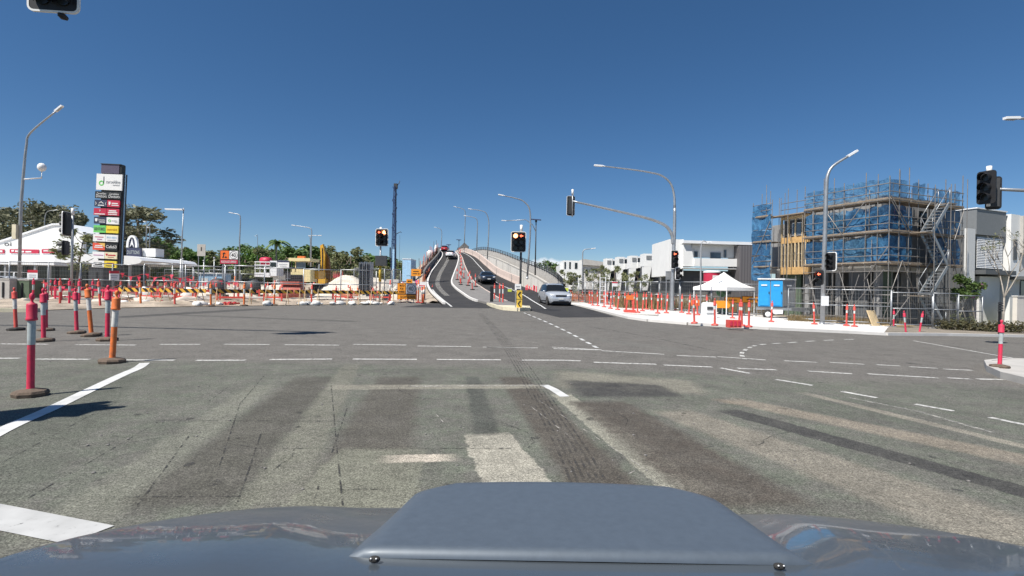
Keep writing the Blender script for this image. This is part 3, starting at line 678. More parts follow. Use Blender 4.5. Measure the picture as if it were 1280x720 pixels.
for hz_, rr in ((2.0, .045), (1.7, .03), (1.42, .03)):
    MB().tube([p-rp[0]+Vector((.9, 0, hz_)) for p in rp], rr, 6).build('rail', 'dark_grey', rail)
mb = MB(); mb.grid([[p-rp[0]+Vector((.93, 0, 1.35)), p-rp[0]+Vector((.93, 0, 2.0))] for p in rp], smooth=False); mb.build('mesh_infill', 'net_grey', rail)
pm = MB(); pm.box((0, 0, 1.6), (.10, .10, .85)); pme = pm.mesh('post'); pme.materials.append(M['dark_grey'])
for i in range(0, len(rp), 1):
    o = bpy.data.objects.new('post', pme); C.objects.link(o); o.parent = rail; o.location = rp[i]-rp[0]+Vector((.9, 0, 0))
# grey wall of the path's far side
bk = thing('path_screen', 'long light grey screen wall behind the railing of the shared path', 'screen', rp[0]+Vector((.98, 0, 0)))
mb = MB(); rows = [[Vector((p.x-rp[0].x, p.y-rp[0].y, -1.5)), p-rp[0]+up(1.4), p-rp[0]+Vector((.2, 0, 1.4)), Vector((p.x-rp[0].x+.2, p.y-rp[0].y, -1.5))] for p in rp]
mb.grid(rows, smooth=False); mb.build('wall', 'concrete', bk)
for p in rp[2::3]:
    q = p-o3; MB().box((q.x-.045, q.y, q.z/2-.1), (.03, .07, max(.2, q.z-.2))).build('panel_joint', 'concrete_mid', pw)
for p in bar[2::4]:
    q = p-bar[0]; MB().box((q.x+.15, q.y, q.z+.5), (.06, .05, .9)).build('panel_joint', 'concrete_mid', cb)
# raw dark wall and starter bars along the other edge
li = next(i for i, s in enumerate(st) if s[0] >= 66); le = next(i for i, s in enumerate(st) if s[0] >= 150); lb = LK[li:le]
lw = thing('parapet_wall', 'low dark unfinished parapet curving up the edge of the bridge lane', 'wall', lb[0])
mb = MB(); rows = [[p-lb[0]+Vector((-.85, 0, -.1)), p-lb[0]+Vector((-.85, 0, 1.0)), p-lb[0]+Vector((-.6, 0, 1.0)), p-lb[0]+Vector((-.6, 0, -.1))] for p in lb]; mb.grid(rows, smooth=False); mb.add(rows[0], [(3, 2, 1, 0)]); mb.build('wall', 'concrete_dark', lw)
r = random.Random(9)
fw = thing('formwork', 'dark ragged formwork panels with reinforcing bars along the bridge embankment', 'formwork', GD(512, 80))
fwp = [at(a, d, z) for a, d, z in ((522, 84, 1.4), (528, 92, 2.6), (534, 102, 4.4), (540, 114, 6.6), (546, 126, 8.6))]
fwp = [Vector(q) for q in smooth([tuple(p) for p in fwp], 5)]
for i, (a, b) in enumerate(zip(fwp, fwp[1:])):
    h = r.uniform(1.6, 2.9); mb = MB(); mb.prism([a-fw.location+up(-2.0), b-fw.location+up(-2.0), b-fw.location+up(h), a-fw.location+up(h*r.uniform(.9, 1.05))], (0, 0, 0), (.2, .0, 0)); mb.build('panel', 'dark_grey' if i % 2 else 'concrete_dark', fw)
    q = a-fw.location; MB().tube([q+Vector((.3, 0, h-.5)), q+Vector((.3+r.uniform(-.2, .2), 0, h+r.uniform(1.0, 2.6)))], .05, 5).build('bar', 'plant_rust' if i % 3 else 'dark_grey', fw)
for k, (a, d, z, c) in enumerate(((537, 118, 9.2, 'white'), (545, 128, 11.0, 'white'))):
    t = thing('site_marker', ['white wrapped bundle standing on the embankment among the bars', 'white column marker at the crest above the dark parapet'][k], 'marker', at(a, d, z-1.2))
    mb = MB(); mb.blob((0, 0, .9), (.8-.35*k, .5, .9+.3*k), seed=k); mb.build('body', c, t)
    mb = MB(); mb.box((0, 0, .1), (.9, .9, .2)); mb.build('base', 'concrete', t)
t = thing('site_container', 'pale blue site container standing below the bridge embankment', 'container', GD(511, 78))
b1 = P(511, 325, 78).z-t.location.z
mb = MB(); mb.box((0, 0, b1/2), (1.25, 4, b1)); mb.build('body', 'rig_pale', t)
mb = MB(); mb.box((.3, -2.02, b1-1.4), (.7, .05, 2.0)); mb.build('door', 'rig_pale', t)
mb = MB(); mb.box((0, 0, b1+.05), (1.3, 4.1, .1)); mb.build('roof', 'white_metal', t)
# curved sign gantry shape at the crest
t = thing('noise_screen', 'dark ribbed noise screen rising over the crest of the bridge', 'screen', at(568, 160, 11.0))
mb = MB(); q = [at(568, 160, 11.0), at(584, 150, 11.0), at(585, 150, 13.4), at(580, 152, 14.6), at(577, 154, 14.0), at(568, 160, 12.4)]; mb.prism([p-t.location for p in q], (0, 0, 0), (.2, .6, 0)); mb.build('panel', 'concrete_dark', t)
for a in (572, 578, 583):
    p = at(a, 153, 11); MB().beam(p-t.location, p-t.location+up(2.2), .18, .18).build('post', 'dark_grey', t)

# ================================================================== TREES
def leafcloud(clumps, nleaf, size, seed, flat=.55):
    r = random.Random(seed); mb = MB()
    for (c, rad) in clumps:
        for _ in range(nleaf):
            d = Vector((r.gauss(0, 1), r.gauss(0, 1), r.gauss(0, flat+.2))); d = d.normalized()*rad*(r.random()**.45)
            p = Vector(c)+d; s_ = size*r.uniform(.6, 1.4)
            a = Vector((r.gauss(0, 1), r.gauss(0, 1), r.gauss(0, .6))).normalized(); b = a.cross(Vector((r.gauss(0, 1), r.gauss(0, 1), r.gauss(0, 1)))).normalized()
            mb.add([p-a*s_, p+b*s_*.45, p+a*s_, p-b*s_*.45], [(0, 1, 2, 3)])
    return mb
def tree_proto(seed, h, cw, ch, ncl, nleaf, size, leaf, bark, trunk_r, lean=0.0, crown_base=.3):
    """returns (crown mesh, trunk mesh); unit metres, base at origin"""
    r = random.Random(seed); cl = []; tr = MB(); top = Vector((lean, 0, h*.82))
    stem = [Vector((0, 0, -.2)), Vector((lean*.2+r.uniform(-.1, .1), r.uniform(-.1, .1), h*.3)), Vector((lean*.6, r.uniform(-.2, .2), h*.58)), top]
    tr.tube(stem, trunk_r, 7, r2=trunk_r*.25)
    for i in range(ncl):
        th = r.uniform(0, 2*pi); z = r.uniform(-1, 1); q = sqrt(1-z*z)*r.uniform(.55, 1.0)
        c = Vector((lean*.8+cos(th)*q*cw, sin(th)*q*cw, h-ch+z*ch*.86)); rad = r.uniform(.16, .34)*min(cw, ch)*1.15
        cl.append((c, rad))
        if i % 2 == 0:
            a = stem[1]+(stem[3]-stem[1])*r.uniform(.1, .9); tr.tube([a, a+(c-a)*.5+up(-.1*h*.3), c], trunk_r*.3, 5, r2=trunk_r*.06)
    cr = leafcloud(cl, nleaf, size, seed+1)
    a = cr.mesh('crown'); a.materials.append(M[leaf]); b = tr.mesh('trunk'); b.materials.append(M[bark]); return a, b, h
def plant(proto, name, label, cat, loc, h, group=None, rz=0, wide=1.0):
    t = thing(name, label, cat, loc, rz, group); s_ = h/proto[2]; t.scale = (s_*wide, s_*wide, s_)
    for n, me in (('crown', proto[0]), ('trunk', proto[1])):
        o = bpy.data.objects.new(n, me); C.objects.link(o); o.parent = t
    return t
gumA = tree_proto(11, 14, 4.8, 5.6, 60, 95, .30, 'leaf_gum', 'bark_pale', .38, .6)
gumB = tree_proto(12, 14, 3.9, 6.0, 56, 95, .30, 'leaf_gum', 'bark_pale', .34, -.5)
grnA = tree_proto(13, 8, 3.6, 3.4, 26, 110, .30, 'leaf_green', 'bark', .28)
grnB = tree_proto(14, 8, 3.2, 3.7, 26, 110, .30, 'leaf_olive', 'bark', .28)
brtA = tree_proto(15, 8, 3.8, 3.3, 26, 110, .30, 'leaf_bright', 'bark', .28)
smal = tree_proto(16, 6, 2.3, 1.9, 20, 60, .16, 'leaf_olive', 'bark', .12, .4)
def tree_at(proto, pxc, d, ytop, name, label, group=None, rz=0, wide=1.0):
    b = GD(pxc, d); return plant(proto, name, label, 'tree', b, P(pxc, ytop, d).z-b.z, group, rz, wide)
for k, (a, d, y, pr, wd) in enumerate(((-45, 105, 262, gumA, 1.25), (8, 110, 258, gumB, 1.3), (44, 100, 253, gumA, 1.05), (72, 104, 255, gumB, 1.05))):
    tree_at(pr, a, d, y, 'gum_tree', ['grey green gum tree at the end of the row behind the white roof', 'broad olive gum tree above the low side of the white roof', 'rounded gum tree crown rising behind the white roof by the tall lamp', 'dense gum tree behind the white roof ridge'][k], 'gum trees behind the shopping centre', rz=k*1.3, wide=wd)
tree_at(gumB, 177, 85, 256, 'gum_tree', 'tall grey green gum tree standing just behind the pylon sign', rz=.8, wide=1.5)
tree_at(gumA, 160, 92, 283, 'gum_tree', 'lower gum tree half hidden by the pylon sign', rz=2.2, wide=.9)
tree_at(smal, 95, 52, 284, 'street_tree', 'small branching tree with sparse leaves in front of the white building', rz=.4, wide=1.15)
tree_at(grnA, 193, 95, 296, 'leafy_tree', 'dark green tree beside the end of the shop canopy', rz=1, wide=.8)
hz = [(206, 'a'), (224, 'b'), (238, 'c'), (254, 'a'), (268, 'b'), (306, 'a'), (322, 'c'), (338, 'b'), (356, 'a'), (372, 'c'), (386, 'a'), (400, 'b'), (472, 'b'), (503, 'b')]
r = random.Random(31)
names = ['dark green bushy tree in the belt beyond the construction site', 'olive loose crowned tree in the belt beyond the construction site', 'bright green tree in the belt beyond the construction site']
for i, (a, k) in enumerate(hz):
    pr, lb_ = {'a': (grnA, names[0]), 'b': (grnB, names[1]), 'c': (brtA, names[2])}[k]
    tree_at(pr, a, r.uniform(120, 150), (r.uniform(305, 318) if a < 460 else 327), 'leafy_tree', lb_, 'trees in the belt beyond the construction site', rz=i*.9, wide=r.uniform(1.1, 1.5))
for k, (a, y) in enumerate(((418, 313), (438, 309), (452, 318))):
    tree_at(grnB, a, 100+4*k, y, 'leafy_tree', ['olive tree beside the yellow digger arm', 'tall olive tree between the digger arm and the red arrow lantern', 'lower olive tree next to the lantern pole'][k], 'trees in the belt beyond the construction site', rz=k*2.0, wide=1.15)
for i in range(16):
    a = 195+i*19; tree_at([grnA, grnB, brtA][i % 3], a, 165+(i*37) % 25, 322-(i*7) % 8, 'distant_tree', 'distant low tree closing the skyline behind the site', 'distant trees closing the skyline', rz=i, wide=1.9)
for k, (a, d, y) in enumerate(((668, 130, 331), (681, 120, 326), (694, 110, 330), (707, 105, 333), (735, 100, 335))):
    tree_at([grnB, grnA][k % 2], a, d, y, 'leafy_tree', ['small dark tree in front of the low cloud', 'rounded dark tree beyond the bridge ramp', 'olive tree at the foot of the ramp wall', 'olive tree against the far white townhouse', 'tree between the grey lamp and the far townhouse'][k], rz=k, wide=1.0)
# palm
pb = GD(345, 110); pt = thing('palm_tree', 'single tall palm with drooping fronds above the tree belt', 'palm', pb)
hh = P(345, 303, 110).z-pb.z
MB().tube([(0, 0, -.2), (.15, 0, hh*.4), (-.1, 0, hh*.75), (0, 0, hh)], .22, 8, r2=.13).build('trunk', 'bark_pale', pt)
fm = MB(); r = random.Random(5)
for k in range(15):
    th = k*2*pi/15+r.uniform(-.2, .2); el = r.uniform(-.1, 1.0); ln = r.uniform(2.3, 3.1); prev = None
    for j in range(9):
        t_ = j/8; p = Vector((cos(th)*ln*t_*cos(el*.6), sin(th)*ln*t_*cos(el*.6), hh+ln*(sin(el)*t_-(.75)*t_*t_)))
        if prev is not None:
            d = (p-prev); s_ = d.cross(up(1)).normalized()
            wdt = .55*(1-t_*.7)
            for sg in (-1, 1): fm.add([prev, p, p+s_*sg*wdt+up(-.32), prev+s_*sg*wdt+up(-.30)], [(0, 1, 2, 3)])
        prev = p
fm.build('crown', 'leaf_green', pt)

# ================================================================== SHOPPING CENTRE (white gabled building, canopy, logo arch)
D = 66.0
sc = thing('shopping_centre', 'white shopping centre with a broad gabled roof and red shop signs', 'building', GD(60, D))
o0 = sc.location
def Q(a, y, d=D): return P(a, y, d)-o0
mb = MB(); gable = [Q(-190, 347), Q(-190, 332), Q(0, 303), Q(42, 290), Q(66, 280.5), Q(78, 280), Q(90, 285), Q(104, 292), Q(104, 328), Q(104, 347)]
fac = [Q(-190, 328), Q(-190, 331), Q(0, 302), Q(66, 280.5), Q(78, 280), Q(104, 292), Q(104, 328)]
mb.prism(fac, (0, 0, 0), (0, .5, 0)); mb.build('gable_wall', 'white_wall', sc)
mb = MB(); mb.prism([Q(-190, 330.5), Q(0, 301), Q(66, 279.5), Q(78, 279), Q(106, 291), Q(106, 293), Q(78, 281), Q(66, 281.5), Q(0, 303), Q(-190, 332.5)], (0, -.15, 0), (0, 4.5, 0)); mb.build('roof', 'white_metal', sc)
c0, c1 = Q(-190, 328), Q(104, 328); mb = MB(); mb.box(((c0.x+c1.x)/2, -2.0, c0.z+.15), (c1.x-c0.x, 4.4, .35)); mb.build('awning', 'white_metal', sc)
mb = MB(); mb.box(((c0.x+c1.x)/2, 1.2, c0.z/2), (c1.x-c0.x, .3, c0.z)); mb.build('shopfront', 'glass', sc)
for k, a in enumerate((-60, -20, 20, 45, 62, 80, 96)):
    q = Q(a, 330); MB().box((q.x, -3.9, c0.z/2), (.25, .25, c0.z)).build('column', 'pole_grey', sc)
for a0, a1, k in ((-20, 6, 0), (13, 49, 1), (53, 71, 2)):
    p, q = Q(a0, 311.5), Q(a1, 316.8); f = MB().box(((p.x+q.x)/2, -.06, (p.z+q.z)/2), (q.x-p.x, .1, p.z-q.z)).build('shop_sign', 'sign_crimson', sc)
    r = random.Random(k); g = MB(); x = p.x+.25
    while x < q.x-.7:
        wd = r.uniform(.25, .9); g.box((x+wd/2, -.125, (p.z+q.z)/2+r.uniform(-.05, .05)), (wd, .02, (p.z-q.z)*r.uniform(.25, .5))); x += wd+r.uniform(.1, .3)
    g.build('lettering', 'white', f)
lettering('oi', .9, .5, Q(10, 305)+Vector((0, -.03, 0)), 0, 'dark_grey', sc)
# low curved canopy with arch logo and slate sign
cn = thing('shop_canopy', 'low shop wing with a rounded white canopy edge beside the pylon sign', 'building', GD(165, 60)); o1 = cn.location
def Q1(a, y, d=60.0): return P(a, y, d)-o1
p, q = Q1(96, 325.5), Q1(201, 325.5)
mb = MB(); prof = [(q.x-.9, 0, 0), (q.x-.3, 0, .12), (q.x, 0, .42), (q.x-.4, 0, .75), (q.x-1.6, 0, .92), (p.x, 0, 1.15), (p.x, 0, 0)]
mb.prism([Vector(a)+up(Q1(150, 331).z) for a in prof], (0, -3, 0), (0, 7, 0)); mb.build('roof', 'white_metal', cn)
zt = Q1(150, 331).z; mb = MB(); mb.box(((p.x+q.x)/2-1.2, 1.5, zt/2), (q.x-p.x-3, .3, zt)); mb.build('shopfront', 'glass', cn)
for a in (120, 140, 160, 180): MB().box((Q1(a, 330).x, -2.2, zt/2), (.22, .22, zt)).build('column', 'pole_grey', cn)
p, q = Q1(152, 309), Q1(185, 320); mb = MB(); mb.box(((p.x+q.x)/2, 2, (p.z+q.z)/2), (q.x-p.x, 1.5, p.z-q.z)); mb.build('parapet', 'white_wall', cn)
p, q = Q1(151, 309), Q1(169, 320.5); f = MB().box(((p.x+q.x)/2, 1.0, (p.z+q.z)/2), (q.x-p.x, .25, p.z-q.z)).build('shop_sign', 'sign_navy', cn)
lettering('DUTTONS', (q.x-p.x)*.86, .42, ((p.x+q.x)/2, .85, (p.z+q.z)/2), 0, 'reflective', f)
ar = MB(); cxx = Q1(157.5, 300).x; zb, zt2 = Q1(157, 308.5).z, Q1(157, 293).z; rr_ = (zt2-zb)
outer = [Vector((cxx+.66*cos(a), 0, zb+rr_*max(0, sin(a))**.8)) for a in [pi*i/14 for i in range(15)]]; inner = [Vector((cxx+(v.x-cxx)*.62, 0, zb+(v.z-zb)*.84)) for v in outer]
for i in range(14): ar.prism([outer[i], outer[i+1], inner[i+1], inner[i]], (0, .9, 0), (0, 1.2, 0))
ar.build('arch_frame', 'white', cn)
mb = MB(); mb.prism([Vector((cxx+(v.x-cxx)*.6, 0, zb+(v.z-zb)*.82)) for v in outer], (0, 1.0, 0), (0, 1.1, 0)); mb.build('arch_panel', 'sign_navy', cn)
mb = MB(); mb.prism([Vector((cxx-.26, 0, zb)), Vector((cxx, 0, zb+rr_*.72)), Vector((cxx+.26, 0, zb)), Vector((cxx, 0, zb+rr_*.28))], (0, .93, 0), (0, .99, 0)); mb.build('emblem', 'white', cn)

# ================================================================== WHITE TOWNHOUSES
def frame_house(): pass
def wbox(mbm, o, a0, y0, a1, y1, d, dep, name, m, parent, dy=0.0):
    """box on the facade plane seen between two photo corners at distance d"""
    p, q = P(a0, y0, d)-o, P(a1, y1, d)-o
    return MB().box(((p.x+q.x)/2, dep/2+dy, (p.z+q.z)/2), (abs(q.x-p.x), dep, abs(p.z-q.z))).build(name, m, parent)
# big house with the long flat roof
D = 56.0; hA = thing('townhouse', 'large white townhouse with a long flat eave and a dark garage storey', 'house', GD(880, D)); o = hA.location
wbox(0, o, 837, 299, 854, 345, D, 7, 'stair_tower', 'white_wall', hA)
p, q = P(852, 301, D)-o, P(965, 311, D)-o
MB().prism([Vector((p.x, 0, p.z)), Vector((q.x, 0, p.z-.1)), Vector((q.x, 0, p.z-.42)), Vector((p.x, 0, p.z-.3))], (0, -.7, 0), (0, 9, 0)).build('roof', 'white_metal', hA)
wbox(0, o, 866, 305.5, 965, 323, D, .3, 'wall', 'white_wall', hA, .3)
wbox(0, o, 919, 308, 946, 392, D, 3, 'screen_wall', 'ribbed_dark', hA, -1.2)
MB().prism([P(853, 303, D)-o, P(862, 303.5, D)-o, P(868, 333, D)-o, P(853, 333, D)-o], (0, -.3, 0), (0, 2.0, 0)).build('fin_wall', 'white_wall', hA)
for a0, a1, y0, y1 in ((889, 902, 315.5, 325), (869, 873, 314, 321), (906, 909, 312, 322)):
    f = wbox(0, o, a0, y0, a1, y1, D, .12, 'window', 'cladding_grey', hA, .2); g = wbox(0, o, a0+.7, y0+.8, a1-.7, y1-.8, D, .05, 'pane', 'glass_blue', f, .16)
wbox(0, o, 866, 323, 965, 334.5, D, .35, 'balcony_wall', 'white_wall', hA, -.5)
wbox(0, o, 852, 334.6, 965, 337.5, D, 2, 'slab', 'white_wall', hA, -.4)
wbox(0, o, 846, 337.5, 965, 392, D, 5, 'garage_wall', 'cladding_dark', hA, .9)
for a0, a1 in ((870, 888), (894, 912)): wbox(0, o, a0, 347, a1, 386, D, .1, 'garage_door', 'concrete_dark', hA, .8)
# terrace of four modules
mods = [(757, 782, 84, 322), (783, 806, 80, 320.5), (803, 825, 76, 318), (823, 846, 72, 316.5)]
mods = [(757, 774, 86, 323), (772, 789, 82, 321), (788, 806, 78, 319.5), (805, 829, 74, 317), (829, 848, 70.5, 315.5)]
for k, (a0, a1, d, yt) in enumerate(mods):
    h = thing('townhouse', ['far end unit of the white terrace with a low roof', 'white terrace unit beside the far end one', 'second white terrace unit from the far end with slanting side wall', 'third white terrace unit with a dark recessed balcony', 'white terrace unit next to the large flat roofed townhouse'][k], 'house', GD((a0+a1)/2, d), group='white terrace units'); o = h.location
    W_ = a1-a0
    wbox(0, o, a0, yt, a0+W_*.5, yt+16, d, 2.2, 'wall', 'white_wall', h)
    wbox(0, o, a0+W_*.5, yt+1, a1, yt+3, d, 2.2, 'roof', 'white_metal', h)
    wbox(0, o, a0+W_*.5, yt+3, a1, yt+16, d, .3, 'recess_wall', 'cladding_dark', h, 1.2)
    f = wbox(0, o, a0+W_*.6, yt+3.6, a1-W_*.08, yt+7.6, d, .1, 'window', 'glass_blue', h, 1.0)
    wbox(0, o, a0+W_*.5, yt+8.4, a1, yt+15.5, d, .4, 'balcony_wall', 'white_wall', h, -.1)
    f = wbox(0, o, a0+W_*.12, yt+2.5, a0+W_*.4, yt+7, d, .08, 'window', 'cladding_grey', h, -.09)
    MB().prism([P(a0, yt+16, d)-o, P(a0+W_*.40, yt+16, d)-o, P(a0+W_*.18, yt+46, d)-o, P(a0, yt+46, d)-o], (0, 0, 0), (0, 1.2, 0)).build('fin_wall', 'white_wall', h)
    wbox(0, o, a0, yt+15.5, a1, yt+60, d, .4, 'lower_wall', 'cladding_dark', h, 1.6)
    wbox(0, o, a0+W_*.45, yt+18.5, a0+W_*.72, yt+31, d, .08, 'window', 'glass', h, 1.5)
    wbox(0, o, a0+W_*.8, yt+18.5, a1-W_*.06, yt+31, d, .08, 'window', 'glass_blue', h, 1.5)
# far house
D = 96.0; hC = thing('townhouse', 'far white townhouse with narrow dark windows near the bridge ramp', 'house', GD(722, D)); o = hC.location
wbox(0, o, 704, 325.5, 728, 362, D, 8, 'wall', 'white_wall', hC); wbox(0, o, 700, 331, 704, 362, D, 8, 'wing', 'white_wall', hC, .5)
MB().prism([P(728, 324, D)-o, P(731, 324, D)-o, P(757, 328, D)-o, P(757, 333, D)-o, P(728, 331, D)-o], (0, -.4, 0), (0, 8, 0)).build('roof', 'concrete', hC)
wbox(0, o, 728, 331, 757, 362, D, 7, 'side_wall', 'concrete_white', hC, .3)
for a in (705.5, 711.5, 718.5): wbox(0, o, a, 327.5+(a > 715), a+1.8+(a > 715)*1.4, 336, D, .08, 'window', 'glass', hC, -.05)
wbox(0, o, 712, 345, 722, 356, D, .08, 'window', 'glass', hC, -.05); wbox(0, o, 732, 337, 735, 345, D, .08, 'window', 'glass', hC, .24)

# ================================================================== UNFINISHED BUILDING IN SCAFFOLD
A_, B_ = Vector((.923, .385, 0)).normalized(), Vector((-.385, .923, 0)).normalized()
K0 = Vector((23.5, 32.0, 0)); K0.z = gz(K0.x)
def K(v, u, z, dep=0.0):                      # v along the front face, u along the side face, dep inward on both
    return A_*v+B_*u+up(z)
ub = thing('unfinished_building', 'unfinished grey building shell wrapped in scaffold and blue sheeting', 'building', K0)
zA = math.atan2(A_.y, A_.x)
def ubox(name, v0, v1, u0, u1, z0, z1, m, parent=ub):
    c = A_*(v0+v1)/2+B_*(u0+u1)/2+up((z0+z1)/2); return MB().box(c, (v1-v0, u1-u0, z1-z0), rz=zA).build(name, m, parent)
ubox('upper_storeys', 1.25, 7.6, 1.25, 6.0, 3.9, 8.6, 'concrete_mid'); ubox('floor_slab', 1.1, 7.7, 1.1, 10.6, 3.6, 3.9, 'concrete')
ubox('rear_wing', 2.4, 7.6, 6.0, 10.6, 3.9, 7.6, 'concrete_mid')
ubox('core_wall', 3.2, 7.4, 3.0, 10.4, 0, 3.6, 'cladding_dark')
for v, u in ((1.35, 1.35), (1.35, 4.0), (1.35, 6.4), (1.35, 9.0), (4.2, 1.35), (7.3, 1.35)): ubox('column', v, v+.35, u, u+.35, 0, 3.6, 'concrete_mid')
for v0, v1 in ((1.9, 3.0), (5.0, 6.6)): ubox('wall_panel', v0, v1, 1.5, 1.7, 0, 3.6, 'concrete_dark' if v0 > 3 else 'bush_green_box')
for u0, u1 in ((2.2, 3.5), (5.0, 6.0), (7.2, 8.6)): ubox('wall_panel', 1.5, 1.7, u0, u1, 0, 3.6, 'bush_green_box' if u0 > 6 else 'cladding_dark')
for v0, z0, m in ((2.6, 6.2, 'plant_rust'), (2.6, 4.3, 'cladding_dark'), (5.2, 6.2, 'glass')):
    f = ubox('window', v0, v0+.9, 1.18, 1.3, z0, z0+1.6, m); ubox('pane', v0+.1, v0+.8, 1.14, 1.2, z0+.1, z0+1.5, 'glass', f)
for u0, z0 in ((2.2, 4.4), (4.2, 6.2), (2.2, 6.2)):
    f = ubox('window', 1.18, 1.3, u0, u0+1.1, z0, z0+1.4, 'cladding_dark'); ubox('pane', 1.14, 1.2, u0+.1, u0+1.0, z0+.1, z0+1.3, 'glass', f)
# timber framed bay between the sheeted parts
tf = thing('timber_bay', 'timber stud bay of the unfinished building between the blue sheeted scaffolds', 'frame', K0)
def tbox(name, v0, v1, u0, u1, z0, z1, m): return ubox(name, v0, v1, u0, u1, z0, z1, m, tf)
tbox('band', .85, 1.0, 6.0, 8.5, 3.45, 4.0, 'timber'); tbox('band', .85, 1.0, 6.0, 8.5, 5.85, 6.3, 'timber'); tbox('band', .85, 1.0, 6.0, 8.5, 7.7, 7.95, 'timber_pale')
tbox('sheathing', 1.2, 1.3, 6.0, 8.5, 4.0, 7.9, 'cladding_dark')
for i in range(9): tbox('stud', .85, .98, 6.0+i*.3, 6.09+i*.3, 4.0, 5.85, 'timber_pale')
for i in range(5): tbox('stud', .85, .98, 6.0+i*.6, 6.1+i*.6, 6.3, 7.7, 'timber_pale')
w_ = tbox('window', .95, 1.1, 6.7, 7.6, 6.4, 7.4, 'white_metal'); ubox('pane', .9, .98, 6.78, 7.52, 6.48, 7.32, 'glass_blue', w_)

sca = thing('scaffold', 'galvanised tube scaffold with plank decks, stairs and blue sheeting round the building', 'scaffold', K0)
unit_t = MB().tube([(0, 0, 0), (0, 0, 1)], .028, 6); tm = unit_t.mesh('standard'); tm.materials.append(M['galv_shaded'])
def rod(name, a, b, thick=1.0):
    o = bpy.data.objects.new(name, tm); C.objects.link(o); o.parent = sca; d = b-a; o.location = a; o.rotation_mode = 'QUATERNION'; o.rotation_quaternion = d.to_track_quat('Z', 'Y'); o.scale = (thick, thick, d.length); return o
r = random.Random(21)
US = [0.0, 1.45, 2.9, 4.35, 5.8]; VS = [0.0, 1.95, 3.9, 5.85, 7.8]; TW = [8.6, 10.4]
stds = []
for u in US+[7.2]+TW:
    for v in (0.0, .95): stds.append((v, u))
for v in VS[1:]:
    for u in (0.0, .95): stds.append((v, u))
for v, u in stds:
    front = (u == 0 or v == 0); top = (r.uniform(9.3, 10.3) if front else r.uniform(8.8, 9.8))
    if u == 7.2: top = 9.9
    if u in TW: top = r.uniform(9.2, 10.4)
    rod('standard', K(v, u, -.1), K(v, u, top))
# a few spare tall tubes and extra posts near the stair
for v, u, t in ((1.0, 0, 9.9), (2.9, 0, 9.5), (4.6, -.95, 9.2), (2.9, -.95, 9.0), (6.9, 0, 9.6), (0, .7, 9.7), (0, 3.6, 10.0), (0, 5.1, 9.4), (.5, 9.2, 10.1), (.9, 9.9, 9.7), (.4, 7.8, 9.7), (.4, 8.3, 9.4)): rod('standard', K(v, u, 0 if t < 9.3 else r.uniform(-.1, 3)), K(v, u, t), .9)
for i in range(14):
    k = r.random(); a = (0 if i % 2 else r.choice((0, .95)), r.uniform(.3, 10.2)) if i < 9 else (r.uniform(.4, 7.6), r.choice((0, .95, -.5))); rod('standard', K(a[0], a[1], r.choice((-.1, 3.9, 5.9))), K(a[0], a[1], r.uniform(4.2, 10.6)), .85)
for i in range(7):
    u = r.uniform(.2, 5.2); rod('brace', K(-.12, u, r.choice((0, .4))), K(-.12, u+r.uniform(-1.2, 1.2), r.uniform(2.2, 3.9)), .8)
for i in range(5):
    v = r.uniform(.3, 7.0); rod('brace', K(v, -.12, r.choice((0, .4))), K(v+r.uniform(-1.2, 1.2), -.12, r.uniform(2.2, 3.9)), .8)
# ledgers: only those the photo shows, every lift and guard rail
zs = [.5, 1.5, 2.5, 3.5, 4.5, 5.0, 6.0, 6.5, 7.0, 8.0, 8.5, 9.0]
for i, z in enumerate(zs):
    rod('ledger', K(-.06, 0, z), K(-.06, 5.8, z)); rod('ledger', K(0, -.06, z), K(7.8, -.06, z))
    rod('ledger', K(-.06, 8.6, z), K(-.06, 10.4, z))
    if i % 2 == 0: rod('ledger', K(.95, .95, z), K(.95, 5.8, z)); rod('ledger', K(.95, .95, z), K(7.8, .95, z))
    if z > 4: rod('ledger', K(.95, 5.8, z), K(.95, 8.6, z))
for z in (2.0, 4.0, 6.0, 8.0):
    for v in VS: rod('transom', K(v, -.15, z), K(v, 1.05, z))
    for u in US[1:]+TW: rod('transom', K(-.15, u, z), K(1.05, u, z))
for a, b in (((-.08, 1.45, 2.9), (-.08, .0, 5.0)), ((0, -.08, 8.0), (1.95, -.08, 5.8)), ((1.95, -.1, 6.1), (0, -.1, 8.2)), ((-.1, 2.9, .2), (-.1, .2, 3.6)), ((5.85, -.1, 4.0), (7.8, -.1, 7.9)), ((3.9, -.1, 2.0), (5.9, -.1, 5.6)), ((7.8, -.1, 2.1), (5.85, -.1, 5.9)), ((0, -.1, 2.0), (1.2, -.1, 4.2)), ((1.2, -.1, 4.2), (2.6, -.1, 2.0)), ((-.1, 10.4, 4.2), (-.1, 8.7, 7.6)), ((-.1, 5.8, 2.3), (-.1, 3.2, 4.4)), ((-.1, 4.3, 8.0), (-.1, 2.9, 6.0)), ((-.1, 3.0, 6.0), (-.1, 1.5, 8.0)), ((0, -.1, .2), (1.95, -.1, 1.9)), ((3.9, -.1, .1), (1.95, -.1, 2.0))):
    rod('brace', K(*a), K(*b))
def sbox(name, v0, v1, u0, u1, z0, z1, m): return ubox(name, v0, v1, u0, u1, z0, z1, m, sca)
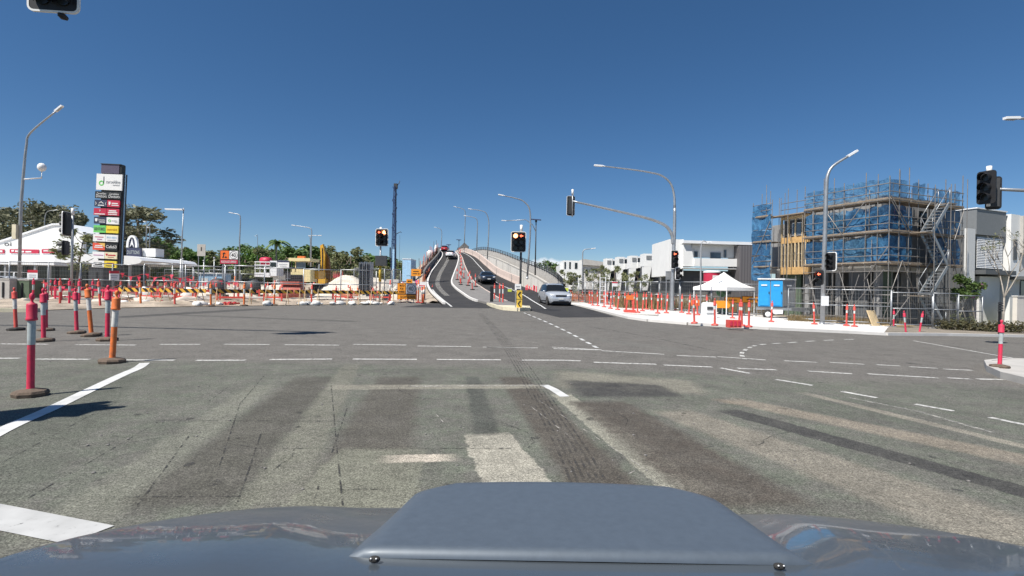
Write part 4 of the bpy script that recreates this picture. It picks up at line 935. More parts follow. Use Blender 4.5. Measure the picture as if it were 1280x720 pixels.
for z in (4.0, 6.0, 8.0):
    for a, b in zip(US, US[1:]): sbox('deck', 0.0, .95, a+.03, b-.03, z-.05+r.uniform(-.012, .012), z+.02, 'plank')
    for a, b in zip(VS, VS[1:]):
        if a == 0: a = .96
        sbox('deck', a+.03, b-.03, 0.0, .95, z-.05+r.uniform(-.012, .012), z+.02, 'plank')
    sbox('deck', 0, .95, 8.6, 10.4, z-.05, z+.02, 'plank'); 
    sbox('toe_board', -.09, -.05, .03, 5.8, z+.03, z+.13, 'plank'); sbox('toe_board', -.05, 7.8, -.09, -.05, z+.03, z+.13, 'plank')
    sbox('toe_board', -.09, -.05, 8.6, 10.4, z+.03, z+.13, 'plank')
sbox('deck', 0, .95, 5.9, 8.5, 7.9, 7.97, 'plank')
# sagging blue sheeting, one sheet to a bay and lift
def net(name, o, du, length, z0, z1, nrm, seed, m='net_blue'):
    rr = random.Random(seed); n, k = 16, 12; rows = []; ph = [(rr.uniform(0, 6), rr.uniform(2, 9), rr.uniform(2, 9)) for _ in range(6)]
    for j in range(k+1):
        row = []
        for i in range(n+1):
            s_, t_ = i/n, j/k; e = sum(sin(p+s_*a+t_*b) for p, a, b in ph)/6*.14+rr.uniform(-.012, .012)+.10*sin(pi*s_)*sin(pi*t_)
            zz = z0+(z1-z0)*t_+(.06*sin(ph[0][0]+s_*ph[0][1]*1.3) if j in (0, k) else 0)
            row.append(o+du*(length*s_)+up(zz)+nrm*e)
        rows.append(row)
    MB().grid(rows).build(name, ['net_blue', 'net_blue_deep', 'net_blue', 'net_blue_thin'][(seed*7+3) % 4] if z0 < 8 else 'net_blue_thin', sca)
sd_ = 0
for a, b in zip(US, US[1:]):
    for z0, z1 in ((4.12, 5.8), (6.1, 7.85), (8.15, 9.35)):
        sd_ += 1; net('sheeting', K(.12, a, 0), B_, b-a-.02, z0, z1-.1*(sd_ % 3), A_, sd_)
for (a, b, zz) in ((.1, 1.95, 0), (1.97, 2.5, 1), (3.9, 5.83, 0), (5.87, 7.78, 0), (2.5, 3.85, 2)):
    for i, (z0, z1) in enumerate(((4.12, 5.85), (6.1, 7.85), (8.15, 9.3))):
        if zz == 1 and i == 2: continue
        if zz == 2 and i != 2: continue
        if a == 3.9 and i < 2: a = 4.6
        sd_ += 1; net('sheeting', K(a, .12, 0), A_, b-a, z0, z1-.08*(sd_ % 3), B_, sd_)
for z0, z1 in ((3.0, 4.9), (4.95, 6.9), (6.95, 8.95)): sd_ += 1; net('sheeting', K(-.1, 8.6, 0), B_, 1.8, z0, z1, A_, sd_)
# zigzag stair in front of the face
def flight(v0, z0, v1, z1, u):
    st_ = MB(); n = 9
    for s_ in (-.32, .32): st_.beam(K(v0, u+s_, z0), K(v1, u+s_, z1), .05, .2)
    for i in range(n):
        t_ = (i+.5)/n; st_.box(K(v0+(v1-v0)*t_, u, z0+(z1-z0)*t_), (.26, .62, .05), rz=zA)
    f = st_.build('stair_flight', 'galv', sca)
    h = MB()
    for s_ in (-.32, .32):
        h.tube([K(v0, u+s_, z0+1), K(v1, u+s_, z1+1)], .025, 5); h.tube([K(v0, u+s_, z0), K(v0, u+s_, z0+1)], .025, 5); h.tube([K(v1, u+s_, z1), K(v1, u+s_, z1+1)], .025, 5)
    h.build('handrail', 'galv', f)
for a in ((2.7, 2.0, 4.6, 4.0), (4.5, 4.0, 2.8, 6.0), (2.8, 6.0, 4.6, 8.0)): flight(*a, -.55)
flight(4.4, 0.0, 2.7, 2.0, -.55)
for z, v in ((2.0, 2.35), (4.0, 4.9), (6.0, 2.4), (8.0, 4.9)): sbox('landing', v-.4, v+.4, -.95, -.1, z-.05, z, 'plank')
# builders' clutter at the scaffold's foot
def plank_pile(name, label, loc, n, ln, m, rz, seed):
    t = thing(name, label, 'timber', loc, rz); r = random.Random(seed)
    for i in range(n): MB().box((r.uniform(-.2, .2), (i % 3)*.28, .06+.1*(i//3)), (ln*r.uniform(.8, 1), .22, .06), rz=r.uniform(-.05, .05)).build('plank', m, t)
    return t
plank_pile('plank_stack', 'low stack of pale planks under the scaffold by the leaning board', GD(1128, 30.5), 6, 2.4, 'timber_pale', .4, 1)
plank_pile('plank_stack', 'stack of scaffold planks lying behind the fence below the timber bay', GD(1040, 36), 7, 3.0, 'plank', .9, 2)
t = thing('leaning_board', 'pale sheet of board leaning against the scaffold base', 'board', GD(1092, 30.2)); MB().box((0, 0, .5), (.8, .05, 1.1), rx=-.35, rz=.5).build('board', 'timber_pale', t); MB().box((.3, .3, .1), (.9, .1, .1), rz=.5).build('prop', 'timber', t)

# ================================================================== MODERN HOUSE AT THE RIGHT
H0 = Vector((34.4, 38.0, 0)); H0.z = gz(H0.x)
mh = thing('modern_house', 'modern house with a grey cladding box, white shutters and dark entry', 'house', H0)
def hz_(y, d=38.0, px_=1240): return P(px_, y, d).z-H0.z
def hbox(name, v0, v1, u0, u1, y1, y0, m, parent=mh):
    z0, z1 = (y0 if isinstance(y0, float) else hz_(y0)), hz_(y1)
    return MB().box(A_*(v0+v1)/2+B_*(u0+u1)/2+up((z0+z1)/2), (v1-v0, u1-u0, z1-z0), rz=zA).build(name, m, parent)
hbox('upper_wall', 0, 3.95, 0, 6, 261, 293, 'cladding_grey'); hbox('parapet_cap', -.06, 4.0, -.06, 6, 259.5, 261, 'white_metal')
hbox('side_wall', .1, .5, .3, 6, 293, 0.0, 'cladding_dark')
hbox('ribbed_fin', -1.35, -.35, -.1, .1, 287, 358, 'ribbed_white')
hbox('core_wall', .5, 3.9, 1.2, 6, 293, 0.0, 'cladding_dark')
sh = hbox('shutter_frame', .15, 3.75, .20, .25, 293.5, 336, 'cladding_grey')
for k in range(3):
    v0 = .3+k*1.16; z0, z1 = hz_(335), hz_(296); s_ = MB(); n = 19
    for i in range(n): s_.box(A_*(v0+.54)+B_*.10+up(z0+(z1-z0)*(i+.5)/n), (1.08, .03, (z1-z0)/n*.8), rz=zA, rx=-.35)
    s_.build('shutter', 'white', sh)
hbox('awning', 0.0, 4.1, -.6, 1.2, 337.5, 343, 'cladding_dark')
hbox('entry_wall', 1.15, 3.9, .3, .6, 345, 0.0, 'white_wall'); d_ = hbox('door', .25, 1.1, .6, .7, 346, 0.0, 'plant_rust'); hbox('glazing', .55, 1.08, .55, .6, 347, 371, 'glass', d_)
h2 = thing('modern_house', 'white house with a grey upper panel next to the shuttered house', 'house', H0+A_*4.2+B_*-.2)
def h2box(name, v0, v1, u0, u1, y1, y0, m):
    z0, z1 = (y0 if isinstance(y0, float) else hz_(y0, 40, 1270)), hz_(y1, 40, 1270); return MB().box(A_*(v0+v1)/2+B_*(u0+u1)/2+up((z0+z1)/2), (v1-v0, u1-u0, z1-z0), rz=zA).build(name, m, h2)
h2box('wall', 0, 1.3, 0, 6, 269, 0.0, 'white_wall'); h2box('upper_wall', 1.3, 5, -.2, 6, 270, 316, 'concrete'); h2box('lower_wall', 1.3, 5, .1, 6, 316, 0.0, 'concrete_white')
f = h2box('window', .3, .8, -.06, 0, 300, 325, 'cladding_dark'); h2box('window', 1.6, 3.2, .02, .1, 345, 390, 'glass_blue'); h2box('awning', -.1, 5, -.9, 0, 346, 350, 'cladding_dark')
# rendered garden walls
gw = thing('garden_wall', 'cream rendered garden wall in front of the shuttered house', 'wall', H0+A_*-.2+B_*-2.4)
z1 = P(1238, 370, 35.3).z-gw.location.z
MB().box(A_*1.75+up(z1/2), (3.7, .25, z1), rz=zA).build('wall', 'cream_wall', gw); MB().box(A_*1.75+up(z1+.03), (3.8, .33, .06), rz=zA).build('coping', 'white_wall', gw)
MB().box(A_*3.85+B_*.3+up(z1*.75+.3), (.5, .5, z1*1.5+.6), rz=zA).build('pier', 'cream_wall', gw)
MB().box(A_*5.9+B_*.2+up(z1*.33), (3.6, .25, z1*.66), rz=zA).build('wall', 'cream_wall', gw)
mb = MB()
for i in range(22): mb.box(A_*(4.2+i*.16)+B_*.25+up(z1*.66+.8), (.05, .05, 1.6), rz=zA)
mb.build('slat_screen', 'cladding_dark', gw)
# hedge, small tree and flowering shrub
def hedge(p0, p1, h, wdt, n, name, label):
    t = thing(name, label, 'hedge', p0); r = random.Random(2); cl = []
    for i in range(n):
        q = (p1-p0)*(i/(n-1)); cl.append((q+Vector((0, r.uniform(-.2, .2), h*.45*r.uniform(.8, 1.25))), h*.55))
    leafcloud(cl, 150, .07, 3).build('foliage', 'leaf_hedge', t); mb = MB()
    for c, q in cl[::2]: mb.tube([(c.x, c.y, -.1), (c.x+.1, c.y, h*.5)], .02, 4)
    mb.build('stem', 'bark', t); return t
hedge(GD(1178, 30.0), GD(1300, 30.0), .75, .8, 26, 'hedge', 'low clipped olive hedge along the verge before the modern house')
shr = thing('flowering_shrub', 'green climbing shrub with pink flowers at the scaffold corner', 'shrub', GD(1205, 34)); r = random.Random(8)
zt = P(1205, 360, 34).z-shr.location.z
cl = [(Vector((r.uniform(-.7, .9), r.uniform(-.3, .3), zt+r.uniform(-.8, .6))), .36) for _ in range(11)]
leafcloud(cl, 130, .11, 4).build('foliage', 'leaf_shrub', shr); leafcloud([(c, q*.7) for c, q in cl[:4]], 22, .09, 6).build('flower', 'mauve', shr)
mb = MB(); 
for i in range(7): mb.tube([(r.uniform(-.7, .9), r.uniform(-.2, .2), -.1), (r.uniform(-.6, .7), 0, zt-.2)], .03, 5)
mb.build('stem', 'bark_pale', shr)
leafcloud([(Vector((r.uniform(-.8, 1.4), 0, r.uniform(.2, 1.0))), .4) for _ in range(7)], 40, .08, 9).build('undergrowth', 'leaf_olive', shr)
bt = thing('bare_tree', 'nearly bare young tree with few leaves in front of the garden wall', 'tree', GD(1252, 29.5)); r = random.Random(14)
zb = P(1262, 300, 29.5).z-bt.location.z; tb = MB(); tips = []
def limb(p, d, ln, rad, lev):
    q = p+d*ln+Vector((r.uniform(-.08, .08),)*3); tb.tube([p, (p+q)/2+Vector((r.uniform(-.05, .05), 0, .03)), q], rad, 6, r2=rad*.6)
    if lev == 0: tips.append(q); return
    for _ in range(3 if lev > 1 else 2):
        nd = (d+Vector((r.uniform(-.75, .75), r.uniform(-.6, .6), r.uniform(-.1, .5)))).normalized(); limb(q, nd, ln*r.uniform(.55, .8), rad*.58, lev-1)
limb(Vector((0, 0, -.1)), Vector((.05, 0, 1)).normalized(), zb*.42, .075, 4); tb.build('trunk', 'bark_pale', bt)
leafcloud([(t_, .16) for t_ in tips[::2]], 9, .06, 20).build('crown', 'leaf_olive', bt)
t = thing('letter_stake', 'short black slatted marker post at the foot of the bare young tree', 'marker post', GD(1249, 27)); MB().box((0, 0, .9), (.08, .08, 1.8)).build('post', 'black', t)
for k in range(4): MB().box((0, -.05, 1.35+k*.13), (.26, .03, .08)).build('plate', 'dark_grey', t)

# ================================================================== VEHICLES
def wheel(parent, x, y, rad, wd):
    t = MB().lathe([(rad*.62, -wd/2), (rad*.96, -wd/2), (rad, -wd*.3), (rad, wd*.3), (rad*.96, wd/2), (rad*.62, wd/2)], n=20); 
    for i, v in enumerate(t.v): t.v[i] = (x+v[2], y+v[0], rad+v[1])
    w = t.build('wheel', 'rubber', parent)
    q = MB().lathe([(.02, -wd*.52), (rad*.6, -wd*.45), (rad*.64, 0), (rad*.6, wd*.45), (.02, wd*.52)], n=14)
    for i, v in enumerate(q.v): q.v[i] = (x+v[2], y+v[0], rad+v[1])
    q.build('rim', 'alloy', w); return w
def car(label, loc, rz, paint, kind='suv', front=True, group=None, sc_=1.0):
    t = thing('parked_car' if group else 'car', label, 'car', loc, rz, group); t.scale = (sc_,)*3
    if kind == 'suv':   # (y, zbot, zbelt, ztop, half width, half top width); front at -y
        ST = [(-2.24, .42, .70, .74, .66, .60), (-2.12, .30, .92, .97, .84, .72), (-1.6, .24, .99, 1.05, .91, .78), (-1.0, .24, 1.03, 1.10, .92, .80), (-.25, .24, 1.04, 1.56, .92, .66), (.15, .24, 1.05, 1.65, .92, .67), (1.2, .24, 1.08, 1.64, .92, .66), (1.75, .26, 1.10, 1.56, .91, .64), (2.1, .32, 1.02, 1.15, .87, .70), (2.22, .45, .85, .9, .78, .66)]; gl = (3, 8); rad = .36; wx = (-1.38, 1.36)
    else:
        ST = [(-2.25, .38, .60, .63, .62, .55), (-2.12, .24, .74, .80, .83, .70), (-1.6, .2, .84, .90, .89, .76), (-.95, .2, .91, .97, .90, .78), (-.15, .2, .93, 1.36, .90, .60), (.3, .2, .94, 1.43, .90, .60), (1.1, .2, .97, 1.38, .90, .59), (1.75, .22, 1.0, 1.15, .88, .66), (2.15, .30, .96, 1.02, .84, .66), (2.25, .42, .8, .84, .76, .6)]; gl = (3, 7); rad = .33; wx = (-1.36, 1.36)
    rows = []
    for y, zb, zl, zt, hw, tw in ST:
        half = [(hw*.86, zb), (hw*.97, zb+(zl-zb)*.28), (hw, zb+(zl-zb)*.62), (hw*.965, zl), (tw+.03, zt-.045), (tw*.82, zt), (0, zt+.015)]
        rows.append([Vector((-x, y, z)) for x, z in half]+[Vector((x, y, z)) for x, z in half[::-1][1:]])
    body = MB(); n = len(rows[0])
    vs = [v for q in rows for v in q]; bf, gf, wf, rf, gr = [], [], [], [], []
    for i in range(len(rows)-1):
        for j in range(n-1):
            f = (i*n+j, i*n+j+1, (i+1)*n+j+1, (i+1)*n+j)
            if gl[0] <= i < gl[1] and j in (3, 8): (gf if j == 3 else gr).append(f)
            elif i == gl[0] and 3 < j < 8: wf.append(f)
            elif i == gl[1]-1 and 3 < j < 8: rf.append(f)
            else: bf.append(f)
    bf += [tuple(range(n))[::-1], tuple((len(rows)-1)*n+j for j in range(n))]
    body.add(vs, bf, 0, True); b = body.build('body', paint, t)
    for nm, ff in (('window', gf), ('window', gr), ('windscreen', wf), ('rear_window', rf)):
        ix = sorted({k for f in ff for k in f}); mp = {k: i for i, k in enumerate(ix)}
        MB().add([vs[k] for k in ix], [tuple(mp[k] for k in f) for f in ff], 0, True).build(nm, 'car_glass', t)
    hl = -2.16; zf = .68 if kind == 'suv' else .58
    for sg in (-1, 1):
        MB().blob((sg*.62, -2.13, zf+.12), (.20, .10, .075)).build('headlight', 'headlight', t)
        MB().blob((sg*.66, 2.15, zf+.28), (.17, .08, .1)).build('tail_light', 'tail_red', t)
        MB().blob((sg*1.0, -.75, 1.08 if kind == 'suv' else .97), (.11, .08, .075)).build('mirror', paint, t)
        MB().box((sg*.90, .25, .95), (.03, .18, .03)).build('door_handle', 'alloy', t)
        MB().beam((sg*.925, -.95, .4), (sg*.925, .95, .4), .03, .07).build('sill_trim', 'black', t)
    MB().box((0, -2.19, zf+.10), (.84, .12, .12)).build('grille', 'black', t); MB().box((0, -2.16, .42), (1.2, .14, .16)).build('air_intake', 'black', t)
    MB().box((0, -2.27, zf-.1), (.38, .03, .12)).build('number_plate', 'plate', t); MB().box((0, 2.24, zf+.15), (.38, .03, .12)).build('number_plate', 'plate', t)
    MB().box((0, 0, .27), (1.5, 4.1, .16)).build('underbody', 'black', t)
    for y in wx:
        for sg in (-1, 1):
            a = MB().lathe([(rad*1.17, -.02), (rad*1.17, .02)], n=20)
            for i, v in enumerate(a.v): a.v[i] = (sg*(.895 if kind == 'suv' else .875)+v[2], y+v[0], max(.1, rad+v[1]))
            a.build('wheel_arch', 'black', t); wheel(t, sg*.83, y, rad, .22)
    if kind == 'suv':
        for sg in (-1, 1): MB().beam((sg*.6, -.1, 1.70), (sg*.6, 1.5, 1.69), .04, .05).build('roof_rail', 'alloy', t)
    return t
def road_at(d, px_):
    i = min(range(len(st)), key=lambda k: abs(st[k][0]-d)); z = LK[i].z; return at(px_, d, z+.02)
suv = car('silver SUV coming off the bridge into the junction', GD(692.5, 42.7)+up(.03), radians(9), 'paint_silver', 'suv'); suv.scale = (1.04, 1.04, 1.13)
car('dark charcoal hatchback descending the bridge lane', road_at(64, 608), radians(11), 'paint_charcoal', 'sedan')
car('white car driving up the bridge away from the junction', road_at(101, 564), pi+radians(-4), 'paint_white', 'suv', sc_=.88)
car('red car at the crest of the bridge', road_at(140, 556.5), pi, 'paint_red', 'suv')
car('white car at the crest beside the red car', road_at(150, 551.2), pi, 'paint_white', 'suv')
car('white parked car behind the fence below the terrace', GD(827, 66), radians(80), 'paint_white', 'sedan', group='cars parked by the terrace')
car('white parked car partly hidden by the tree in front of the terrace', GD(785, 72), radians(70), 'paint_white', 'suv', group='cars parked by the terrace')
# utility tray truck left, with a rack
ut = car('white utility vehicle with a ladder rack behind the site fence', GD(12, 50), radians(95), 'paint_white', 'suv'); rk = MB()
for y in (-1.0, .3, 1.6, 2.4):
    for sg in (-1, 1): rk.tube([(sg*.75, y, 1.0), (sg*.75, y, 2.1)], .03, 5)
    rk.tube([(-.75, y, 2.1), (.75, y, 2.1)], .03, 5)
for sg in (-1, 1): rk.tube([(sg*.75, -1, 2.1), (sg*.75, 2.4, 2.1)], .03, 5)
rk.build('ladder_rack', 'white_metal', ut)

# ================================================================== PYLON SIGN
pd = 48.0; py_ = thing('pylon_sign', 'tall stacked shopping centre pylon sign with many coloured tenant panels', 'sign', GD(129.5, pd)); py_.rotation_euler.y = radians(1.5)
SC = pd/640; yb = (lambda y: P(134, y, pd).z-py_.location.z)
def pbox(name, x0, x1, y0, y1, m, dy=0.0, dep=.12, parent=py_):
    z0, z1 = yb(y1), yb(y0); return MB().box(((x0+x1)/2*SC, dy+dep/2, (z0+z1)/2), ((x1-x0)*SC, dep, z1-z0)).build(name, m, parent)
pbox('spine', -10, 17, 216, 345, 'sign_black', .12, .5); pbox('side_trim', 17, 17.6, 216, 331, 'rig_pale', .3, .1)
pbox('top_block', -10.5, 12, 205, 216.5, 'sign_purple', .05, .5); pbox('top_cap', -11, 14, 204.4, 205.2, 'dark_grey', .0, .6); pbox('top_side', 12, 14.5, 205.3, 216, 'sign_black', .1, .5)
def prow(y0, y1, parts, x0=-17.5, x1=15.5):
    n = len(parts); W_ = (x1-x0)/n
    for i, (m, texts) in enumerate(parts):
        a, b = x0+W_*i+.25, x0+W_*(i+1)-.25; f = pbox('tenant_panel', a, b, y0, y1, m)
        for (tx, tm_, fx, fy, fw, fh) in texts:
            pos = ((a+(b-a)*fx)*SC, -.012, yb(y1)+(yb(y0)-yb(y1))*fy)
            if tx.startswith('#'):
                w_, h_ = (b-a)*SC*fw, (yb(y0)-yb(y1))*fh
                g = MB(); c_ = Vector(pos)
                if tx == '#ring':
                    for k in range(20):
                        a0, a1 = 2*pi*k/20, 2*pi*(k+1)/20; g.prism([c_+Vector((cos(q)*w_*.5*e, 0, sin(q)*w_*.5*e)) for q, e in ((a0, 1), (a1, 1), (a1, .6), (a0, .6))], (0, -.005, 0), (0, .005, 0))
                elif tx == '#roof': g.prism([c_+Vector(q) for q in ((-w_/2, 0, -h_/2), (0, 0, h_/2), (w_/2, 0, -h_/2), (w_*.34, 0, -h_/2), (0, 0, h_*.15), (-w_*.34, 0, -h_/2))], (0, -.005, 0), (0, .005, 0))
                elif tx == '#shield': g.prism([c_+Vector(q) for q in ((-w_/2, 0, h_/2), (w_/2, 0, h_/2), (w_/2, 0, -h_*.1), (0, 0, -h_/2), (-w_/2, 0, -h_*.1))], (0, -.005, 0), (0, .005, 0))
                else: g.box(c_, (w_, .01, h_))
                g.build('emblem', tm_, f)
            else: lettering(tx, (b-a)*SC*fw, (yb(y0)-yb(y1))*fh, pos, 0, tm_, f)
G_, W__ = 'sign_green', 'white'
prow(217.5, 237.5, [('white', [('#ring', G_, .2, .42, .2, 1), ('#bar', 'sign_navy', .29, .62, .028, .42), ('carseldine', 'pole_grey', .66, .52, .56, .2), ('central', 'pole_grey', .78, .33, .26, .1)])], -15.5, 17)
prow(239.5, 248.3, [('sign_black', [('Carseldine', W__, .25, .7, .36, .26), ('Doctors', W__, .25, .34, .4, .4), ('Carseldine', W__, .74, .7, .36, .26), ('Doctors', W__, .74, .34, .42, .4)])], -16.5, 16.5)
prow(250, 258.6, [('sign_navy', [('#roof', W__, .55, .62, .42, .3), ('#bar', W__, .55, .2, .5, .12), (')', W__, .12, .45, .1, .5), ('(', W__, .93, .45, .08, .5)]), ('sign_crimson', [('#shield', W__, .2, .5, .16, .55), ('#bar', W__, .62, .55, .5, .14), ('#bar', W__, .65, .28, .56, .12)])], -16.8, 15.2)
prow(260.6, 269.2, [('sign_crimson', [('Y', W__, .5, .62, .14, .3), ('#bar', W__, .5, .16, .84, .12)]), ('sign_crimson', [('#bar', W__, .48, .68, .6, .16), ('#bar', W__, .5, .42, .74, .14), ('#bar', W__, .5, .16, .7, .1)])], -17.2, 15)
prow(271.4, 280, [('sign_navy', [('#shield', W__, .2, .52, .2, .5), ('Solutions', W__, .65, .58, .56, .26), ('#bar', W__, .68, .26, .5, .1)]), ('white', [('#ring', G_, .26, .5, .22, 1), ('carseldine', 'pole_grey', .66, .52, .44, .16), ('#bar', 'pole_grey', .8, .3, .2, .06)])], -16.5, 15)
prow(282, 291, [('sign_green', [('DENTURES', 'cladding_dark', .5, .5, .86, .42)]), ('sign_yellow', [('centrelink', 'plant_yellow', .5, .5, .84, .34)])], -16.5, 15)
prow(293.2, 302, [('white', [('#bar', 'sign_crimson', .5, .62, .7, .09), ('#bar', 'mauve', .55, .3, .4, .09)]), ('white', [('FITNESS', 'rig_pale', .5, .6, .8, .28), ('#bar', 'pole_grey', .5, .24, .7, .06)])], -16.6, 14.8)
prow(304, 312.8, [('rainbow', [('#bar', 'white', .5, .62, .6, .12), ('#bar', 'white', .5, .38, .7, .14)]), ('sign_black', [('Cafe63', W__, .5, .52, .86, .42)])], -16.6, 14.8)
prow(315, 323.4, [('white', [('#bar', 'mauve', .5, .5, .8, .08)]), ('sign_cream', [('#shield', 'sign_red', .16, .6, .14, .34), ('#bar', 'sign_red', .58, .55, .62, .16), ('#bar', 'plant_rust', .5, .25, .5, .07)])], -16.6, 14.6)
prow(326, 334.4, [('white', [('#bar', 'dark_grey', .5, .68, .7, .1), ('#bar', 'dark_grey', .55, .42, .6, .12), ('#bar', 'dark_grey', .5, .18, .76, .1)]), ('sign_yellow', [('#bar', 'plant_rust', .5, .66, .6, .16), ('#bar', 'dark_grey', .5, .28, .74, .12)])], -16.6, 14.6)

# ================================================================== STREET LIGHTS AND OTHER POLES
def pole_path(t, pts, r0, r1, name='pole', m='galv'):
    o = t.location; q = [Vector(a)-o for a in pts]; q[0] = q[0]+up(-.1); return MB().tube(q, r0, 8, r2=r1).build(name, m, t)
def street_light(label, bx, d, path, r0=.075, head=.6, heads=None, group=None, m='galv', arm_from=None, name='street_light'):
    b = GD(bx, d) if not isinstance(bx, Vector) else bx
    t = thing(name, label, 'street light', b, 0, group); pts = [b]+[P(x, y, d) for x, y in path]
    sm = [Vector(q) for q in smooth([tuple(p) for p in pts[1:]], 5)] if len(pts) > 3 else pts[1:]
    pole_path(t, [b]+sm, r0, r0*.5, m=m)
    e, p = pts[-1]-b, pts[-2]-b; dr = (e-p).normalized(); q = e+dr*head
    MB().beam(e-dr*.05+up(.02), q, head*.36, .11).build('lamp_head', 'white_metal', t); MB().beam(e+dr*.1+up(-.05), q-dr*.08+up(-.05), head*.28, .06).build('lens', 'pole_grey', t)
    mb = MB(); mb.lathe([(r0*2.2, 0), (r0*2.2, .05), (r0*1.15, .06), (r0*1.15, .25)]); mb.build('base_plate', 'galv', t)
    return t
t = street_light('tall lamp post with a slanting arm and a white dome camera on a bracket', 23.5, 36, [(26, 260), (29.5, 215), (33, 182), (38, 166), (70, 139)], .10)
o = t.location; a, b = P(29.5, 224, 36)-o, P(52, 222.5, 36)-o
MB().tube([a, b, b+up(.55)], .045, 6).build('bracket', 'white_metal', t); MB().blob(b+up(.75), (.26, .26, .3), rough=.02).build('camera_dome', 'white_metal', t)
MB().box(P(24.5, 290, 36)-o+Vector((-.12, -.15, 0)), (.28, .3, 1.0)).build('control_box', 'kerb_cream', t)
street_light('thin curved lamp post among the gum trees behind the white roof', 56, 90, [(55.5, 300), (56, 275), (59, 265), (68, 263)], .09, m='pole_grey')
t = street_light('lamp post with a flat square arm above the site fences', 226, 62, [(227.5, 300), (229.4, 262)], .10, head=.2)
a = P(229.4, 261.5, 62)-t.location; b = P(207.5, 261.5, 62)-t.location; MB().beam(a+up(-.05), b, .5, .14).build('arm', 'white_metal', t); MB().tube([up(0), up(4.2)], .17, 8).build('sleeve', 'galv', t)
street_light('slim lamp post with a short curved arm beside the speed sign', 299, 80, [(299.5, 300), (300.5, 275), (299, 268.5), (291, 266.5)], .10)
street_light('lamp post with a gentle curved arm behind the yellow machine', 388.5, 85, [(389, 300), (389.6, 290), (387, 285), (369, 282)], .10)
street_light('shorter lamp post with a level arm next to the digger', 388, 95, [(388, 310), (387.6, 297), (386, 294.6), (398, 294.4)], .09)
street_light('thin distant pole light rising behind the white truck', 321, 130, [(321.5, 330), (322, 296), (320, 295.2)], .08, head=.3)
for x, y in ((183, 278), (187, 285)): street_light('slender pole light in front of the gum tree beside the pylon' if x == 183 else 'second slender pole light in front of the gum tree, slightly shorter', x, 75, [(x, y+15), (x+.3, y), (x-1.5, y-.6)], .08, head=.3)
for bx, d, path, lb in (
    ((659, 348), 60, [(661, 320), (663, 285), (662, 262), (655, 252), (645, 248), (629, 244.5)], 'tallest curved lamp post above the bridge ramp, behind the median signal'),
    ((609, 325), 100, [(610.5, 300), (611, 278), (608, 267), (602, 263.5), (589, 261.5)], 'curved lamp post over the upper bridge lane'),
    ((580, 314), 128, [(581, 290), (581.5, 266), (578, 261), (570, 258.8)], 'lamp post near the bridge crest with a slightly raised arm'),
    ((596, 315), 112, [(596.5, 290), (596.8, 278), (594, 272.5), (583, 270)], 'slim lamp post with a thin arm between two taller ones on the bridge'),
    ((551, 312), 160, [(552, 300), (552.2, 290), (550, 286), (545, 284.4)], 'faint far lamp post beyond the bridge crest')):
    street_light(lb, P(bx[0], bx[1], d), d, path, .11)
for (x0, y0), d, yt, lb, arm in (((669, 341), 64, 275, 'solar lamp post with flat panels and a side arm above the ramp railing', (633, 276)), ((573.5, 314), 140, 300, 'small solar panel post at the crest of the bridge', None), ((561, 312), 150, 306, 'tiny solar panel post beyond the red car', None)):
    b = P(x0, y0, d); t = thing('solar_light', lb, 'street light', b); h = P(x0+1, yt, d).z-b.z
    MB().tube([up(-.3), up(h)], .09, 8, r2=.06).build('pole', 'dark_grey', t); MB().box((-.05, 0, h+.05), (1.35, .7, .07), rx=.25, ry=.05).build('solar_panel', 'sign_navy', t); MB().box((.0, 0, h-.15), (.25, .25, .25)).build('battery_box', 'dark_grey', t)
    if arm:
        e = P(arm[0], arm[1], d)-b; k = P(670, 290, d)-b; MB().tube([k, k+(e-k)*.12+up(.75), k+(e-k)*.35+up(1.05), e], .05, 6).build('arm', 'galv', t); MB().beam(e, e+Vector((-.6, 0, .05)), .25, .08).build('lamp_head', 'white_metal', t)
street_light('dark grey lamp post with a hooked top in front of the far townhouse', 728, 70, [(728, 345), (728.3, 320), (730, 312.5), (739, 311)], .09, m='pole_grey')
street_light('small lamp post farther along the ramp foot', 684, 95, [(684, 345), (684, 332), (682, 329), (676, 328)], .08, m='pole_grey')
street_light('slim grey post with a small flat head behind the gazebo', 875.5, 36, [(876, 340), (877, 304), (884, 303)], .06, head=.3, m='pole_grey')
t = street_light('galvanised lamp post carrying a signal lantern on the pale footpath before the scaffold', 1027.5, GD(1027.5, 30).y if False else 29.0, [(1031, 300), (1033, 235), (1035, 218), (1042, 207), (1060, 195.5)], .12)
RP = t
street_light('street light head on an arm reaching in from beside the junction', Vector((27.6, 24, gz(27.6))), 24, [(1360, 300), (1362, 190), (1352, 155), (1335, 149), (1272, 148)], .12)

